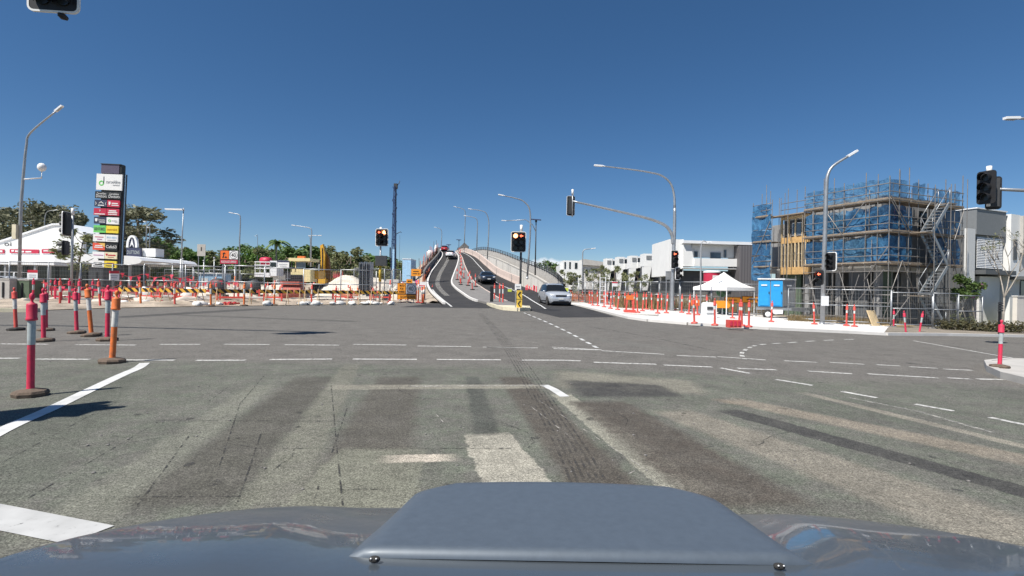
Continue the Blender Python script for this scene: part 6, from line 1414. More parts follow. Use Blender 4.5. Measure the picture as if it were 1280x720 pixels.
signboard('safety_sign', 'grey steel cabinet board on the fence by the signal mast', 832, 339, 839.5, 349.5, 41.5, 'galv', [('#bar', 'pole_grey', .5, .5, .7, .5)])
# black post on the median and the yellow guard under the chevron
b = G(614.5, 379, .16); t = thing('median_post', 'squat black post on the bridge median beside three bollards', 'post', b); h = P(614.5, 358, b.y).z-b.z
MB().box((0, 0, h/2), (.26, .26, h)).build('body', 'black', t); MB().box((0, 0, .04), (.4, .4, .08)).build('base', 'dark_grey', t)

# ------------------------------------------------------------------ machines
def lathe_x(prof, x, y, z, n=20):
    m_ = MB().lathe(prof, n=n); m_.v = [(x+v[2], y+v[0], z+v[1]) for v in m_.v]; return m_
d = 46.0; b = GD(377, d); t = thing('road_roller', 'cream roller with a canopy and rusty red drum behind the striped boards', 'machine', b)
def mbx(name, x0, y0, x1, y1, m, dep, dy=0.0, par=None):
    p, q = P(x0, y1, d)-b, P(x1, y0, d)-b; return MB().box(((p.x+q.x)/2, dy+dep/2, (p.z+q.z)/2), (q.x-p.x, dep, q.z-p.z)).build(name, m, par or t)
mbx('bonnet', 362, 336.5, 387, 352, 'plant_cream', 1.6, .2); g = mbx('grille', 362.5, 343.5, 377, 352, 'black', .1, .1)
for k in range(4): mbx('louvre', 363, 344.6+k*2, 376.5, 345.3+k*2, 'dark_grey', .05, .06, g)
lathe_x([(.02, -.95), (.62, -.95), (.65, -.9), (.65, .9), (.62, .95), (.02, .95)], (P(369, 357, d)-b).x, -.6, .68).build('drum', 'plant_rust', t); mbx('drum_frame', 357.5, 352.2, 381, 356, 'plant_rust', 1.5, -1.2)
mbx('seat_box', 366, 333, 386, 337, 'dark_grey', 1.0, 1.0); c = mbx('canopy', 360.5, 322.8, 387.5, 326, 'plant_cream', 2.2, .0)
for x in (362.5, 367.5, 380.5, 385.5): mbx('canopy_post', x, 326, x+1.2, 340, 'dark_grey' if x in (362.5, 385.5) else 'plant_cream', .1, .2 if x < 370 else 1.8)
mbx('windscreen', 367.5, 327.5, 380.5, 336, 'glass_blue', .05, .25); mbx('beacon', 367, 319.5, 376, 322.8, 'orange', .4, .8)
for x in (385, 396): lathe_x([(.25, -.25), (.72, -.25), (.75, -.15), (.75, .15), (.72, .25), (.25, .25)], (P(x, 350, d)-b).x, 2.0, .75).build('wheel', 'rubber', t)
mbx('fender', 383, 338, 392, 348, 'plant_yellow', 1.5, 1.2)
d = 58.0; b = GD(405, d); t = thing('excavator', 'yellow excavator with its boom raised upright behind the roller', 'machine', b)
mbx('cab', 393, 345, 398, 356, 'plant_yellow', 1.5, .5); mbx('body', 396, 347, 412, 360, 'plant_yellow', 2.2, .8)
def mpoly(name, pts, m, dep, dy): return MB().prism([P(x, y, d)-b for x, y in pts], (0, dy, 0), (0, dy+dep, 0)).build(name, m, t)
mpoly('boom', [(400, 307), (403.5, 305), (406, 318), (404.5, 350), (399.5, 350), (401, 325)], 'plant_yellow', .45, 0); mpoly('stick', [(404.5, 313), (409, 322), (412, 352), (405.5, 353)], 'plant_yellow_shaded', .4, .5)
mpoly('hydraulic_line', [(402.6, 310), (403.5, 310), (404.0, 348), (402.8, 348)], 'black', .05, -.07); mbx('cab_window', 393.6, 346, 397.4, 350.5, 'glass', .05, .44); mpoly('ram', [(399, 330), (400.5, 330), (399, 352), (397, 352)], 'galv', .15, -.2); mpoly('bucket', [(397, 348), (408, 349), (407, 357), (399, 358)], 'plant_yellow', .9, -.3)
for sx in (395, 411):
    x = (P(sx, 360, d)-b).x; MB().prism([Vector((x, y, z)) for y, z in ((-.5, .1), (.1, 0), (3, 0), (3.4, .3), (3.0, .75), (0, .75))], (-.3, 0, 0), (.3, 0, 0)).build('track', 'rubber', t)
d = 60.0; b = GD(492, d); t = thing('piling_rig', 'blue piling rig with a tall lattice mast beside the red signal', 'machine', b)
h = P(492, 229, d).z-b.z; z1 = P(492, 318, d).z-b.z; mast = MB(); x0, x1 = (P(488.5, 330, d)-b).x, (P(494, 330, d)-b).x
for sx in (0, 1):
    for sy in (0, .6): mast.beam((x0+(x1-x0)*sx*.95, sy, 1.0), (x0+.22+(x1-x0-.3)*sx*.55, sy, h-.3), .085, .085)
n = 15
for i in range(n):
    za, zb = 1.0+(h-1.4)*i/n, 1.0+(h-1.4)*(i+1)/n
    for sy in (0, .6): mast.beam((x0+.05, sy, za if i % 2 else zb), (x1-.05, sy, zb if i % 2 else za), .06, .06)
mast.build('lattice_mast', 'rig_dark', t); MB().beam((x0+.36, .3, z1), (x0+.36, .3, h), .12, .14).build('drill_guide', 'dark_grey', t); MB().beam((x0+.28, .1, .8), (x0+.3, .1, z1+.6), .22, .3).build('leader', 'rig_pale', t)
MB().beam((x1-.1, .3, 1.2), (x1-.1, .3, z1+1.2), .2, .25).build('drill_rod', 'dark_grey', t); MB().box(((x0+x1)/2+.1, .3, h-.3), (.4, .4, .6)).build('mast_head', 'dark_grey', t); MB().tube([(x1-.15, .3, h-.4), (x1+.25, .3, h+.1), (x1+.3, .3, h+.35)], .04, 5).build('jib', 'dark_grey', t)
MB().tube([(x1, .3, h*.56), (x1+.5, .3, h*.58), (x1+.6, .3, h*.57)], .04, 5).build('bracket', 'dark_grey', t); MB().tube([(x1+.42, .3, h*.55), (x1+.4, .3, 1)], .015, 4).build('cable', 'dark_grey', t)
MB().box(((x0+x1)/2, 1.6, 1.35), (2.6, 3.0, 1.3)).build('engine_house', 'rig_blue', t)
for sx in (-.9, .9): MB().prism([Vector((sx+.2, y, z)) for y, z in ((-.8, .15), (-.2, 0), (3, 0), (3.5, .3), (3, .75), (-.4, .75))], (-.3, 0, 0), (.3, 0, 0)).build('track', 'rubber', t)
d = 68.0; b = GD(333, d); t = thing('site_truck', 'white site truck with a railed tray and a round red tank', 'truck', b)
mbx('cab', 337, 326, 346, 345, 'white_metal', 2.0); mbx('windscreen', 338, 328, 345, 334, 'glass', .05, -.06); mbx('tray', 318, 341, 338, 346, 'white_metal', 2.2)
for y in (327, 331, 335): mbx('side_rail', 318, y, 338, y+.8, 'white_metal', .08)
for x in (318, 324, 331, 337): mbx('rail_post', x, 327, x+.8, 342, 'white_metal', .1, .1)
m_ = lathe_x([(.05, -.7), (.5, -.65), (.58, 0), (.5, .65), (.05, .7)], (P(328, 325, d)-b).x, 1.0, (P(328, 326, d)-b).z, 16); m_.build('tank', 'sign_crimson', t)
for x in (321, 334, 343): lathe_x([(.1, -.2), (.5, -.2), (.5, .2), (.1, .2)], (P(x, 345, d)-b).x, -.1, .5).build('wheel', 'rubber', t)
# heaps of sand and fill
def heap(label, pxx, d, w_, dp, h, m, seed, name='sand_heap'):
    b = GD(pxx, d); t = thing(name, label, 'heap', b); r = random.Random(seed); n, k = 26, 9; rows = []
    ph = [r.uniform(0, 6) for _ in range(4)]
    for j in range(k+1):
        e = j/k; row = []
        for i in range(n+1):
            a = 2*pi*(i % n)/n; f = (1-e)*(1+.16*sin(2*a+ph[0])+.1*sin(5*a+ph[1])+.06*sin(9*a+ph[2])); row.append(Vector((cos(a)*w_*f, sin(a)*dp*f, h*(1-(1-e)**1.9)*(1+.10*sin(3*a+ph[3]+e*4)*(1-e*.7)+r.uniform(-.05, .05)*(e < .99))-.05)))
        rows.append(row)
    MB().grid(rows).build('mound', m, t)
heap('pale sand heap behind the striped boards beside the roller', 436, 50, 2.9, 2.5, 2.3, 'sand_white', 1); heap('wide white sand heap below the red signal', 470, 54, 3.6, 2.5, 2.2, 'sand_white', 2); heap('white sand heap beside the piling rig', 494, 55, 2.6, 2, 2.0, 'concrete_white', 3)
heap('long beige spoil heap below the speed sign', 310, 58, 6.0, 3, 1.4, 'dirt', 4); heap('low beige spoil heap behind the white truck', 345, 55, 5.0, 3, 1.3, 'sand_white', 5); heap('small fill heap at the foot of the embankment sign', 514, 57, 2.6, 2, 2.0, 'dirt', 6); heap('low brown soil heap among the red bollards', 110, 40, 3.5, 1.5, .6, 'dirt_grey', 7)
for a, d_, m, lb in ((316, 47, 'dark_grey', 'dark tank lying on the beige heap'), (272, 44, 'dark_grey', 'dark covered pallet beside the speed sign post')):
    b = GD(a, d_); t = thing('covered_load', lb, 'load', b); MB().blob((0, 0, 1.0), (.8, .6, .8), seed=2, rough=.08).build('cover', m, t); MB().box((0, 0, .25), (1.4, 1.0, .3)).build('pallet', 'plank', t)
for k, (x0, x1, y0, y1, d_, lb) in enumerate(((452, 466, 353, 372, 49, 'white concrete pipe section stood on end beside the sand heap'), (478, 500, 349, 366, 52, 'white stacked concrete units below the piling rig'))):
    b = GD((x0+x1)/2, d_); p, q = P(x0, y1, d_)-b, P(x1, y0, d_)-b; t = thing('concrete_unit', lb, 'block', b); w_ = q.x-p.x
    MB().box((0, 0, q.z*.32), (w_, .9, q.z*.62)).build('lower_unit', 'concrete_white', t); MB().box((w_*.1, 0, q.z*.82), (w_*.7, .8, q.z*.34)).build('upper_unit', 'concrete_white', t)
# red mesh barriers and other orange mesh fencing
def mesh_barrier(label, pts, h, m, group=None, n=10, name='mesh_barrier'):
    o_ = pts[0].copy(); t = thing(name, label, 'barrier', o_, 0, group); sm = [Vector(q)-o_ for q in smooth([tuple(p) for p in pts], n)]
    MB().grid([[p+up(.05), p+up(h*.5)+Vector((0, .05*sin(i), 0)), p+up(h*(.92+.1*sin(i*2.1)))] for i, p in enumerate(sm)]).build('netting', m, t)
    for p in sm[::max(1, n//2)]: MB().tube([p+up(-.05), p+up(h+.12)], .025, 5).build('stake', 'plant_rust', t)
mesh_barrier('orange mesh fencing behind the silver SUV', [GD(715, 62), GD(728, 60), GD(742, 57), GD(756, 54)], 1.2, 'net_orange')
mesh_barrier('orange mesh fencing in front of the parked white cars', [GD(764, 54), GD(790, 50), GD(815, 47), GD(834, 45)], 1.0, 'net_orange')
mesh_barrier('orange mesh barrier on the embankment beside the signs', [at(528, 64, 1.0), at(533, 70, 1.8), at(537, 76, 2.6)], 1.6, 'net_orange')
mesh_barrier('red mesh barrier round the works beyond the roller', [GD(416, 66), GD(422, 64), GD(428, 62)], 3.0, 'net_red')
mesh_barrier('red mesh barrier along the far dirt beside the white truck', [GD(282, 66), GD(300, 64), GD(322, 62)], 1.2, 'net_red')
bg_ = 'red bollards bunched at the end of the white ramp wall'
t = thing('barrier_bundle', 'bundle of pink red posts at the foot of the white ramp wall', 'posts', GD(664, 57)); r = random.Random(3)
for i in range(7): MB().tube([(-.6+i*.2, r.uniform(-.2, .2), 0), (-.6+i*.2+r.uniform(-.06, .06), r.uniform(-.2, .2), r.uniform(1.5, 1.9))], .06, 6).build('post', 'red_orange' if i % 2 else 'pink_red', t)
MB().box((0, 0, .1), (1.5, .6, .2)).build('base', 'red_orange', t)

# ------------------------------------------------------------------ gazebo, toilets and footpath clutter
d = 38.0; b = GD(904, d); t = thing('gazebo', 'white pop-up gazebo with a peaked roof behind the fence', 'tent', b)
W_ = (P(938, 358, d).x-P(869, 358, d).x)/2; ze = P(904, 359, d).z-b.z; zp = P(904, 340, d).z-b.z; R45 = Matrix.Rotation(radians(28), 3, 'Z'); s_ = W_/(cos(radians(28))+sin(radians(28)))
cn_ = [R45 @ Vector((x*s_, y*s_, 0)) for x, y in ((-1, -1), (1, -1), (1, 1), (-1, 1))]; rf = MB(); n = 6
for i in range(4):
    a, c = cn_[i], cn_[(i+1) % 4]; rows = []
    for j in range(n+1):
        e = j/n; z = ze+(zp-ze)*(e**1.5); rows.append([a*(1-e)+up(z), (a+c)/2*(1-e)+up(z-.03*(1-e)), c*(1-e)+up(z)])
    rf.grid(rows, smooth=False); rf.quad(a+up(ze-.24), c+up(ze-.24), c+up(ze), a+up(ze))
rf.build('canopy', 'tent', t)
for a in cn_: MB().box(a*.97+up(ze/2-.1), (.05, .05, ze)).build('leg', 'white_metal', t)
fr_ = MB()
for i in range(4): fr_.beam(cn_[i]*.96+up(ze-.28), cn_[(i+1) % 4]*.96+up(ze-.28), .03, .04)
fr_.build('frame', 'galv', t)
d = 36.0; b = GD(964, d); t = thing('portable_toilet', 'pair of blue portable toilets with grey side on a trailer', 'portable toilet', b, radians(-6))
za, zb = P(964, 384, d).z-b.z, P(964, 349.5, d).z-b.z; wl = (P(977, 370, d).x-P(948, 370, d).x)
R_ = Matrix.Rotation(radians(4), 3, 'Z'); x0 = (P(948, 370, d)-b).x
sidev = Vector((1.22, .95, 0)); fv = Vector((wl, -.12, 0)); c0 = Vector((x0, 0, za)); H_ = zb-za
def pan(name, a, e, z0, z1, m, off=0.0, par=None, th=.03, nrm=None):
    nrm = nrm or Vector((0, -1, 0)); return MB().prism([a+up(z0), e+up(z0), e+up(z1), a+up(z1)], nrm*off, nrm*(off+th)).build(name, m, par or t)
nside = Vector((sidev.y, -sidev.x, 0)).normalized()
MB().prism([c0, c0+fv, c0+fv+sidev*1.0, c0+sidev*1.0], (0, 0, 0), (0, 0, H_)).build('cabin', 'loo_grey', t)
for k in range(2):
    a, e = c0+fv*(.5*k+.02), c0+fv*(.5*k+.48); dr = pan('door', a, e, .05, H_-.06, 'loo_blue', .005)
    pan('vent', a+(e-a)*.22, a+(e-a)*.72, H_*.77, H_*.82, 'white', .04, dr); pan('door_panel', a+(e-a)*.12, a+(e-a)*.88, .12, H_*.6, 'loo_blue', .04, dr, .025); pan('latch', a+(e-a)*.86, a+(e-a)*.94, H_*.48, H_*.56, 'dark_grey', .04, dr)
a, e = c0+fv, c0+fv+sidev
pan('vent', a+(e-a)*.3, a+(e-a)*.66, H_*.77, H_*.82, 'white', .01, None, .03, nside)
for k in range(8): pan('rib', a+(e-a)*(.08+k*.115), a+(e-a)*(.12+k*.115), .1, H_*.62, 'pole_grey', .005, None, .025, nside)
MB().prism([c0+Vector((-.08, -.1, 0)), c0+fv+Vector((.08, -.1, 0)), c0+fv+sidev+Vector((.1, .08, 0)), c0+sidev+Vector((-.08, .08, 0))], (0, 0, H_), (0, 0, H_+.09)).build('roof', 'white', t)
MB().prism([c0+Vector((-.2, -.2, -.12)), c0+fv+Vector((.5, -.2, -.12)), c0+fv+sidev+Vector((1.2, .2, -.12)), c0+sidev+Vector((-.2, .2, -.12))], (0, 0, -.08), (0, 0, .1)).build('trailer_bed', 'galv', t)
wq = c0+fv*.42+Vector((0, -.16, 0)); lathe_x([(.02, -.1), (.2, -.1), (.32, -.09), (.34, 0), (.32, .09), (.02, .1)], 0, 0, 0).build('wheel', 'rubber', t, (wq.x-.1, wq.y-.1, .36), radians(75)); lathe_x([(.02, -.11), (.17, -.11), (.19, 0)], 0, 0, 0).build('hub', 'white_metal', t, (wq.x-.12, wq.y-.16, .36), radians(75))
MB().box(wq+Vector((.5, .04, .55-wq.z)), (.8, .25, .3)).build('mudguard', 'white_metal', t); MB().beam(c0+fv+Vector((.4, .3, -.15)), c0+fv+Vector((2.2, .9, -.3)), .1, .1).build('drawbar', 'galv', t); MB().tube([c0+fv+Vector((2.0, .85, -za)), c0+fv+Vector((2.0, .85, 0))], .05, 6).build('jockey_stand', 'dark_grey', t)
b = G(886, 397, .1); t = thing('white_tub', 'white plastic tub standing by the detour board', 'tub', b); h = P(886, 378, b.y).z-b.z
MB().prism([Vector((x*.38, 0, z*h)) for x, z in ((-1, 0), (1, 0), (.95, .9), (.7, 1), (-.7, 1), (-.95, .9))], (0, -.3, 0), (0, .3, 0)).build('body', 'white', t); MB().box((-.05, -.32, h*.62), (.35, .04, h*.2)).build('handle_recess', 'dark_grey', t); MB().box((0, -.32, h*.3), (.5, .04, .06)).build('band', 'pole_grey', t)
b = G(917, 409.5, .1); t = thing('red_block', 'red plastic barrier block lying on the footpath among bollards', 'barrier block', b); MB().box((0, 0, .17), (.56, .3, .32)).build('body', 'red_orange', t)
for k in range(3): MB().box((-.17+.17*k, -.15, .19), (.1, .05, .2)).build('recess', 'pink_red', t)
b = GD(904, 40); t = thing('wheelie_bin', 'dark green bin under the gazebo', 'bin', b); MB().box((0, 0, .5), (.55, .6, .9)).build('body', 'green_plastic', t); MB().box((0, 0, .99), (.6, .65, .08)).build('lid', 'green_plastic', t); MB().blob((-.2, -.1, 1.75), (.42, .3, .35), seed=4).build('bag', 'green_plastic', t)
d = 47.0; b = GD(889, d); t = thing('red_kiosk', 'red rounded kiosk with a white top behind the gazebo peak', 'kiosk', b); z0, z1 = P(889, 362, d).z-b.z, P(889, 341, d).z-b.z
MB().lathe([(.72, z1-.95), (.72, z1)], n=18).build('body', 'sign_crimson', t); MB().tube([up(0), up(z1-.9)], .08, 8).build('post', 'pole_grey', t); MB().lathe([(.76, z1), (.78, z1+.1), (.6, z1+.18), (.05, z1+.2)], n=18).build('top', 'white', t); MB().box((.05, -.72, z1-.45), (.5, .06, .4)).build('sign', 'white', t)
b = G(787, 391, .1); t = thing('barrier_stand', 'orange folding stand beside the kerb inlet', 'stand', b); MB().box((0, 0, .1), (.7, .5, .2)).build('base', 'red_orange', t)
for sx in (-.25, .25): MB().beam((sx, 0, .1), (sx*.5, 0, 1.25), .1, .08).build('leg', 'red_orange', t)
MB().box((0, -.03, 1.0), (.5, .06, .3)).build('plate', 'orange', t)
d = 52.0; b = GD(753, d); t = thing('steel_rack', 'white steel rack tower standing behind the orange mesh', 'rack', b); h = P(753, 346, d).z-b.z
for sx in (-.28, .28): MB().beam((sx, 0, 0), (sx, 0, h), .07, .07).build('upright', 'white_metal', t)
for k in range(7): MB().beam((-.28, 0, .2+k*(h-.3)/6), (.28, 0, .2+k*(h-.3)/6), .05, .05).build('rung', 'white_metal', t)
for k, (a, d_, m, lb) in enumerate(((708, 61, 'hi_vis', 'lime banner on stakes behind the silver SUV'), (637, 55, 'hi_vis', 'lime drum cover at the end of the pink barrier'), (802, 44, 'bush_green_box', 'grey green cabinet behind the footpath fence'), (697, 66, 'rig_pale', 'light blue crate above the SUV roof line'))):
    b = GD(a, d_); t = thing('site_cabinet' if k != 0 else 'banner', lb, 'cabinet' if k else 'banner', b); MB().box((0, 0, .75+.4*(k == 0)), (.8 if k > 1 else .42, .5 if k else .06, 1.4 if k > 1 else 1.1)).build('body', m, t); MB().box((0, 0, (1.5 if k > 1 else 1.34)+.4*(k == 0)), (.84 if k > 1 else .44, .54 if k else .1, .08)).build('top', 'white' if k != 2 else 'dark_grey', t); MB().box((0, 0, .05), (.6, .4, .1)).build('base', 'dark_grey', t)
# young street trees by the far townhouses and terrace
for k, (a, d_, y, lb) in enumerate(((703, 84, 336, 'slim young tree beside the far townhouse wall'), (716, 82, 340, 'thin young tree before the far townhouse window'), (749, 74, 330, 'reddish topped young tree between the townhouse and terrace'), (770, 70, 331, 'bushy young tree at the end of the terrace'), (797, 64, 338, 'small tree before the middle of the terrace'))):
    tree_at([smal, smal][k in (3, 4)], a, d_, y, 'street_tree', lb, None, rz=k*1.1, wide=.95)
# dry weeds on the bank behind the footpath fence
r = random.Random(40); gm = MB()
for i in range(2600):
    a, d_ = r.uniform(770, 960), r.uniform(42, 54); p = GD(a, d_); p.z += .15; h = r.uniform(.3, 1.1)*(1.0 if r.random() < .7 else 1.5); dx, dy = r.uniform(-.35, .35), r.uniform(-.3, .3); w_ = r.uniform(.03, .09)
    gm.add([p+Vector((-w_, 0, 0)), p+Vector((w_, 0, 0)), p+Vector((dx, dy, h))], [(0, 1, 2)])
for i in range(1500):
    a, d_ = r.uniform(985, 1130), r.uniform(31.8, 34.0); p = GD(a, d_); p.z += .1; h = r.uniform(.1, .5); w_ = r.uniform(.02, .05); gm.add([p+Vector((-w_, 0, 0)), p+Vector((w_, 0, 0)), p+Vector((r.uniform(-.2, .2), 0, h))], [(0, 1, 2)])
o = gm.build('dry_grass', 'grass_dry'); o['kind'] = 'stuff'
heap('weedy earth bank behind the footpath fence', 860, 50, 8.0, 3.0, 1.2, 'dirt_grey', 12, 'earth_bank')

# ================================================================== OUR OWN CAR'S BONNET
def bonnet_mat():
    m = mat('paint_slate', (.072, .086, .100), .3, .1, var=.05, scale=3, coat=.45, dirt=.0); t = m.node_tree; b = t.nodes["Principled BSDF"]
    g = t.nodes.new("ShaderNodeNewGeometry"); n = t.nodes.new("ShaderNodeTexNoise"); n.inputs["Scale"].default_value = 5; n.inputs["Detail"].default_value = 9; n.inputs["Roughness"].default_value = .75; L(t, g.outputs["Position"], n.inputs["Vector"])
    r_ = t.nodes.new("ShaderNodeMapRange"); r_.inputs[1].default_value = .35; r_.inputs[2].default_value = .75; r_.inputs[3].default_value = .24; r_.inputs[4].default_value = .46; L(t, n.outputs[0], r_.inputs[0]); L(t, r_.outputs[0], b.inputs["Roughness"]); b.inputs["Coat Roughness"].default_value = .03; M['paint_slate'] = m
    m = mat('paint_scoop', (.094, .117, .145), .52, .2, var=.07, scale=60, coat=.10); m.node_tree.nodes["Principled BSDF"].inputs["Coat Roughness"].default_value = .25; M['paint_scoop'] = m
bonnet_mat()
CX = .10
def hood_z(x, dd):
    ax = abs(x); z = .992-.29*max(0, dd-.70)**1.3-.004*(ax/.8)**2.2
    e = (ax-.47-.10*(dd-.7))/.10; z += .014/(1+math.exp(-e*3))                      # raised outer shoulder
    return z
HWD = .868
def edge_d(x): return .42+.96*max(0.0, 1-(min(abs(x), HWD)/HWD)**3.4)**(1/2.2)
hd = thing('car_bonnet', 'glossy slate grey bonnet of the viewing car with a broad raised scoop', 'car bonnet', (CX, 0, 0))
rows = []; nx = 80
for j in range(34):
    row = []
    for i in range(nx+1):
        s_ = -1+2*i/nx; x = HWD*(s_ if abs(s_) < .7 else math.copysign(1-(1-abs(s_))**1.35*(.3/.3**1.35), s_)); de = edge_d(x)
        if j < 28: t_ = (j/27)**.8; dd = .30+(de-.30)*t_; z = hood_z(x, dd)-.020*max(0, (t_-.88)/.12)**2.4
        else:
            k = j-27; dd = de+(.012, .022, .028, .03, .03, .03)[k-1]; z = hood_z(x, de)-.020-(.012, .032, .06, .16, .3, .5)[k-1]
        row.append(Vector((x, dd, z)))
    rows.append(row)
MB().grid(rows).build('bonnet_panel', 'paint_slate', hd)
# scoop: raised flat-topped hump with flared sides
sr = []; prof = [(0, 1.0, 0), ]
nu, nv = 30, 16
for j in range(nv+1):
    t_ = j/nv; row = []
    for i in range(nu+1):
        s_ = -1+2*i/nu; d_ = .798+.30*t_; hw = .362-.046*t_-.035*max(0, (t_-.82)/.18)**2-(.02*max(0, t_-.8)/.2)
        topk = .92; e = abs(s_)
        x = hw*s_*(1+.10*(1-t_)*0)
        if e > topk: drop = ((e-topk)/(1-topk))**1.6
        else: drop = 0
        base = hood_z(x, d_)+.004; rise = .012+.062*(t_**1.15); z = base+rise*(1-drop)-.004*e*e
        x = x*(1+.13*drop*t_)
        dd = d_-.020*(s_*s_)*0+.016*(1-e*e)*(1 if j else 1)*(t_-.5)
        row.append(Vector((x, dd, z)))
    sr.append(row)
fr_row = [v+Vector((0, .012, -.012)) for v in sr[-1]]; fr2 = [v+Vector((0, .004, -.055)) for v in sr[-1]]; sr += [fr_row, fr2]
bk_row = [v+Vector((0, -.004, -.012)) for v in sr[0]]; sr = [bk_row]+sr
MB().grid(sr).build('scoop', 'paint_scoop', hd, (.015, 0, 0))
sl = MB(); pts = [v+Vector((.015, -.006, -.004)) for v in sr[0]]; sl.tube(pts, .0022, 6); sl.build('scoop_seam', 'white_metal', hd)
for x_, y_ in ((468, 706), (974, 702)):
    q = P(x_, y_, .77)-Vector((CX, 0, 0)); q.z = hood_z(q.x, .77)+.006; nz_ = MB(); nz_.blob(q, (.009, .006, .005), rough=.05); n_ = nz_.build('washer_nozzle', 'rubber', hd)
    for dx in (-.004, .004): MB().blob(q+Vector((dx, -.006, .004)), (.0014, .0012, .0012), rough=0).build('jet', 'white', n_)
# more of the site's mess
r = random.Random(77)
for i in range(16):
    a = r.uniform(150, 330); b = GD(a, r.uniform(33, 38)); t = thing('rubble_lump', 'lump of broken earth and rubble among the dirt behind the striped boards', 'rubble', b, r.uniform(0, 3), 'rubble lumps in the dirt'); MB().blob((0, 0, .1), (r.uniform(.4, 1.1), r.uniform(.3, .6), r.uniform(.15, .4)), seed=i, rough=.25).build('lump', ['dirt_grey', 'sand_white', 'dirt'][i % 3], t)
for i in range(12):
    a = 20+i*11; b = GD(a+r.uniform(-4, 4), r.uniform(30, 34)); t = thing('rubble_lump', 'lump of broken earth and rubble round the dark signal post', 'rubble', b, r.uniform(0, 3), 'rubble lumps round the dark signal post'); MB().blob((0, 0, .08), (r.uniform(.3, .8), r.uniform(.25, .5), r.uniform(.12, .3)), seed=i+40, rough=.25).build('lump', ['dirt_grey', 'sand_white', 'concrete_dark'][i % 3], t)
b = GD(452, 47); t = thing('panel_stack', 'dense stack of grey fence panels standing upright beside the sand heap', 'panels', b); h = P(452, 327, 47).z-b.z
for k in range(9): MB().box((-.1+k*.11, .15*(k % 3), h/2), (.035, 1.2, h*r.uniform(.86, 1))).build('panel', 'galv', t)
for k, (a, y, lb) in enumerate(((237, 358, 'white wrapped bundle on the dirt beside the lamp post'), (182, 352, 'white folded sheet lying near the striped boards'))):
    b = GD(a, 36); t = thing('wrapped_bundle', lb, 'bundle', b); MB().blob((0, 0, .5), (.45, .3, .55), seed=k+9, rough=.2).build('wrap', 'sandbag', t); MB().box((0, 0, .06), (.8, .5, .1)).build('pallet', 'plank', t)
for k in range(7):
    a = 215+k*13; b = GD(a, 50+(k*7) % 9); t = thing('fence_post', 'bare galvanised post standing among the fences below the tree belt', 'post', b, 0, 'bare posts among the fences'); h = r.uniform(3.0, 4.4); MB().tube([up(-.1), up(h)], .05, 6).build('post', 'galv', t); MB().lathe([(.1, h), (.1, h+.08), (.02, h+.1)], n=8).build('cap', 'pole_grey', t)

# low red and white plastic barriers and spare boards lying about
r = random.Random(91)
for i, (a, d_) in enumerate(((160, 34), (188, 33.5), (205, 35), (232, 33.6), (258, 34.4), (288, 34), (314, 35), (338, 36), (402, 40), (428, 41), (450, 42), (476, 42.5))):
    b = GD(a, d_); t = thing('plastic_barrier', 'low orange plastic barrier rail standing behind the striped boards', 'barrier', b, r.uniform(-.4, .4), 'plastic barrier rails behind the striped boards')
    MB().box((0, 0, .85), (1.8, .05, .16)).build('rail', 'red_orange', t); MB().box((0, 0, .45), (1.8, .05, .12)).build('rail', 'red_orange' if i % 2 else 'reflective_white', t)
    for sx in (-.8, .8): MB().box((sx, 0, .5), (.08, .08, 1.0)).build('post', 'red_orange', t); MB().box((sx, 0, .05), (.3, .5, .1)).build('foot', 'red_orange', t)
for i in range(7):
    a = 50+i*15+r.uniform(-4, 4); b = GD(a, r.uniform(30.5, 35)); t = thing('plastic_barrier', 'low red plastic barrier rail among the bollards before the shops', 'barrier', b, r.uniform(-1.2, 1.2), 'plastic barrier rails before the shops')
    MB().box((0, 0, .8), (1.6, .05, .12)).build('rail', 'pink_red', t); MB().box((0, 0, .35), (1.6, .05, .10)).build('rail', 'timber_pale' if i % 2 else 'pink_red', t)
    for sx in (-.7, .7): MB().box((sx, 0, .45), (.07, .07, .9)).build('post', 'pink_red', t)

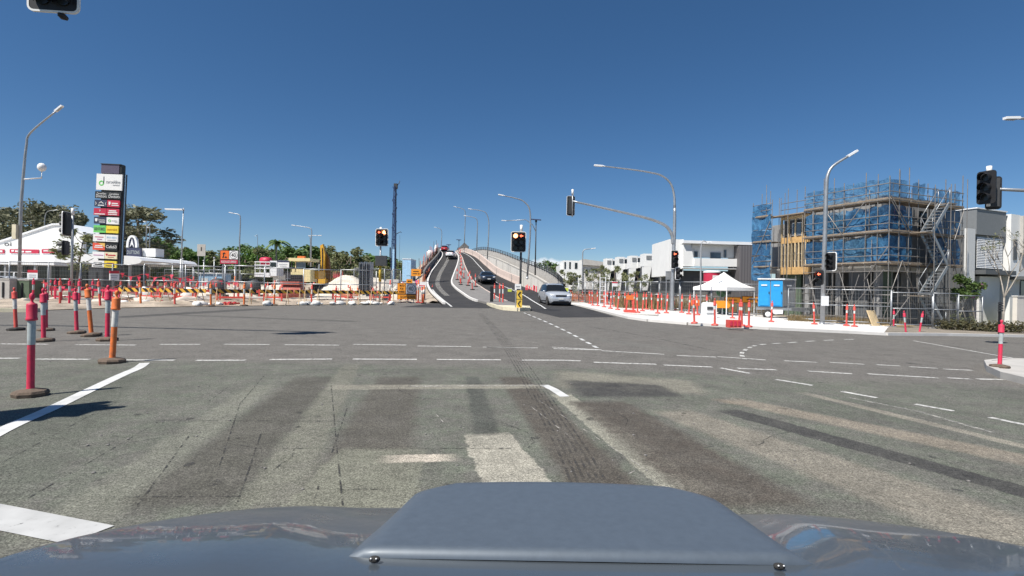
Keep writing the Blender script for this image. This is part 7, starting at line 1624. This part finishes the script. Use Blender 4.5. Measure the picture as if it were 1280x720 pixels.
# a thicket of stakes and posts further into the works, up to the foot of the ramp
r = random.Random(123)
for i in range(46):
    a = r.uniform(160, 500) if i < 34 else r.uniform(480, 532); d_ = r.uniform(40, 62); b = GD(a, d_); t = thing('site_stake', 'slender orange stake standing in the works between the fences and the ramp', 'stake', b, 0, 'stakes among the works'); h = r.uniform(1.1, 2.0); t.rotation_euler = (r.uniform(-.1, .1), r.uniform(-.1, .1), 0)
    MB().tube([up(-.1), up(h)], .055, 6).build('post', 'red_orange' if i % 3 else 'orange', t); MB().tube([up(h*.55), up(h*.8)], .06, 6).build('reflective_band', 'reflective_white', t); MB().box((0, 0, .04), (.34, .34, .08)).build('foot', 'red_orange' if i % 2 else 'rubber', t)
mesh_barrier('red mesh barrier along the dirt below the farther fences', [GD(160, 44), GD(205, 45), GD(250, 46), GD(300, 48)], 1.1, 'net_red')
mesh_barrier('orange mesh barrier below the piling rig', [GD(410, 47), GD(440, 46), GD(475, 48)], 1.0, 'net_orange')
mesh_barrier('orange mesh barrier at the foot of the ramp', [GD(500, 50), GD(515, 54), GD(528, 58)], 1.2, 'net_orange')
for k, (a, d_, h, lb) in enumerate(((360, 72, 3.0, 'low grey site hut behind the roller'), (268, 70, 2.6, 'low pale blue site hut below the speed sign'))):
    b = GD(a, d_); t = thing('site_hut', lb, 'hut', b, .1*k); m_ = ['concrete_mid', 'rig_pale', 'concrete'][k]; MB().box((0, 0, h/2), (3.2, 2.4, h)).build('wall', m_, t); MB().box((0, 0, h+.06), (3.5, 2.7, .12)).build('roof', 'dark_grey' if k == 0 else 'white_metal', t)
    MB().box((-.7, -1.22, 1.0), (.8, .06, 2.0)).build('door', 'white_metal', t); f = MB().box((.7, -1.22, h*.62), (1.0, .06, .7)).build('window', 'white_metal', t); MB().box((.7, -1.26, h*.62), (.86, .04, .56)).build('pane', 'glass', f)

for a, d_, w_, dp, h, m, lb in ((268, 47, 5.5, 2.4, 1.15, 'sand_white', 'wide pale sand bank behind the boards below the speed sign'), (396, 54, 5.0, 2.6, 1.5, 'dirt', 'wide beige sand bank at the tracks of the digger'), (424, 48, 4.2, 2.2, 1.7, 'sand_white', 'low spreading sand bank beside the pale heap'), (505, 50, 2.4, 2.0, 1.6, 'sand_white', 'pale sand bank behind the slow down sign')):
    heap(lb, a, d_, w_, dp, h, m, a)
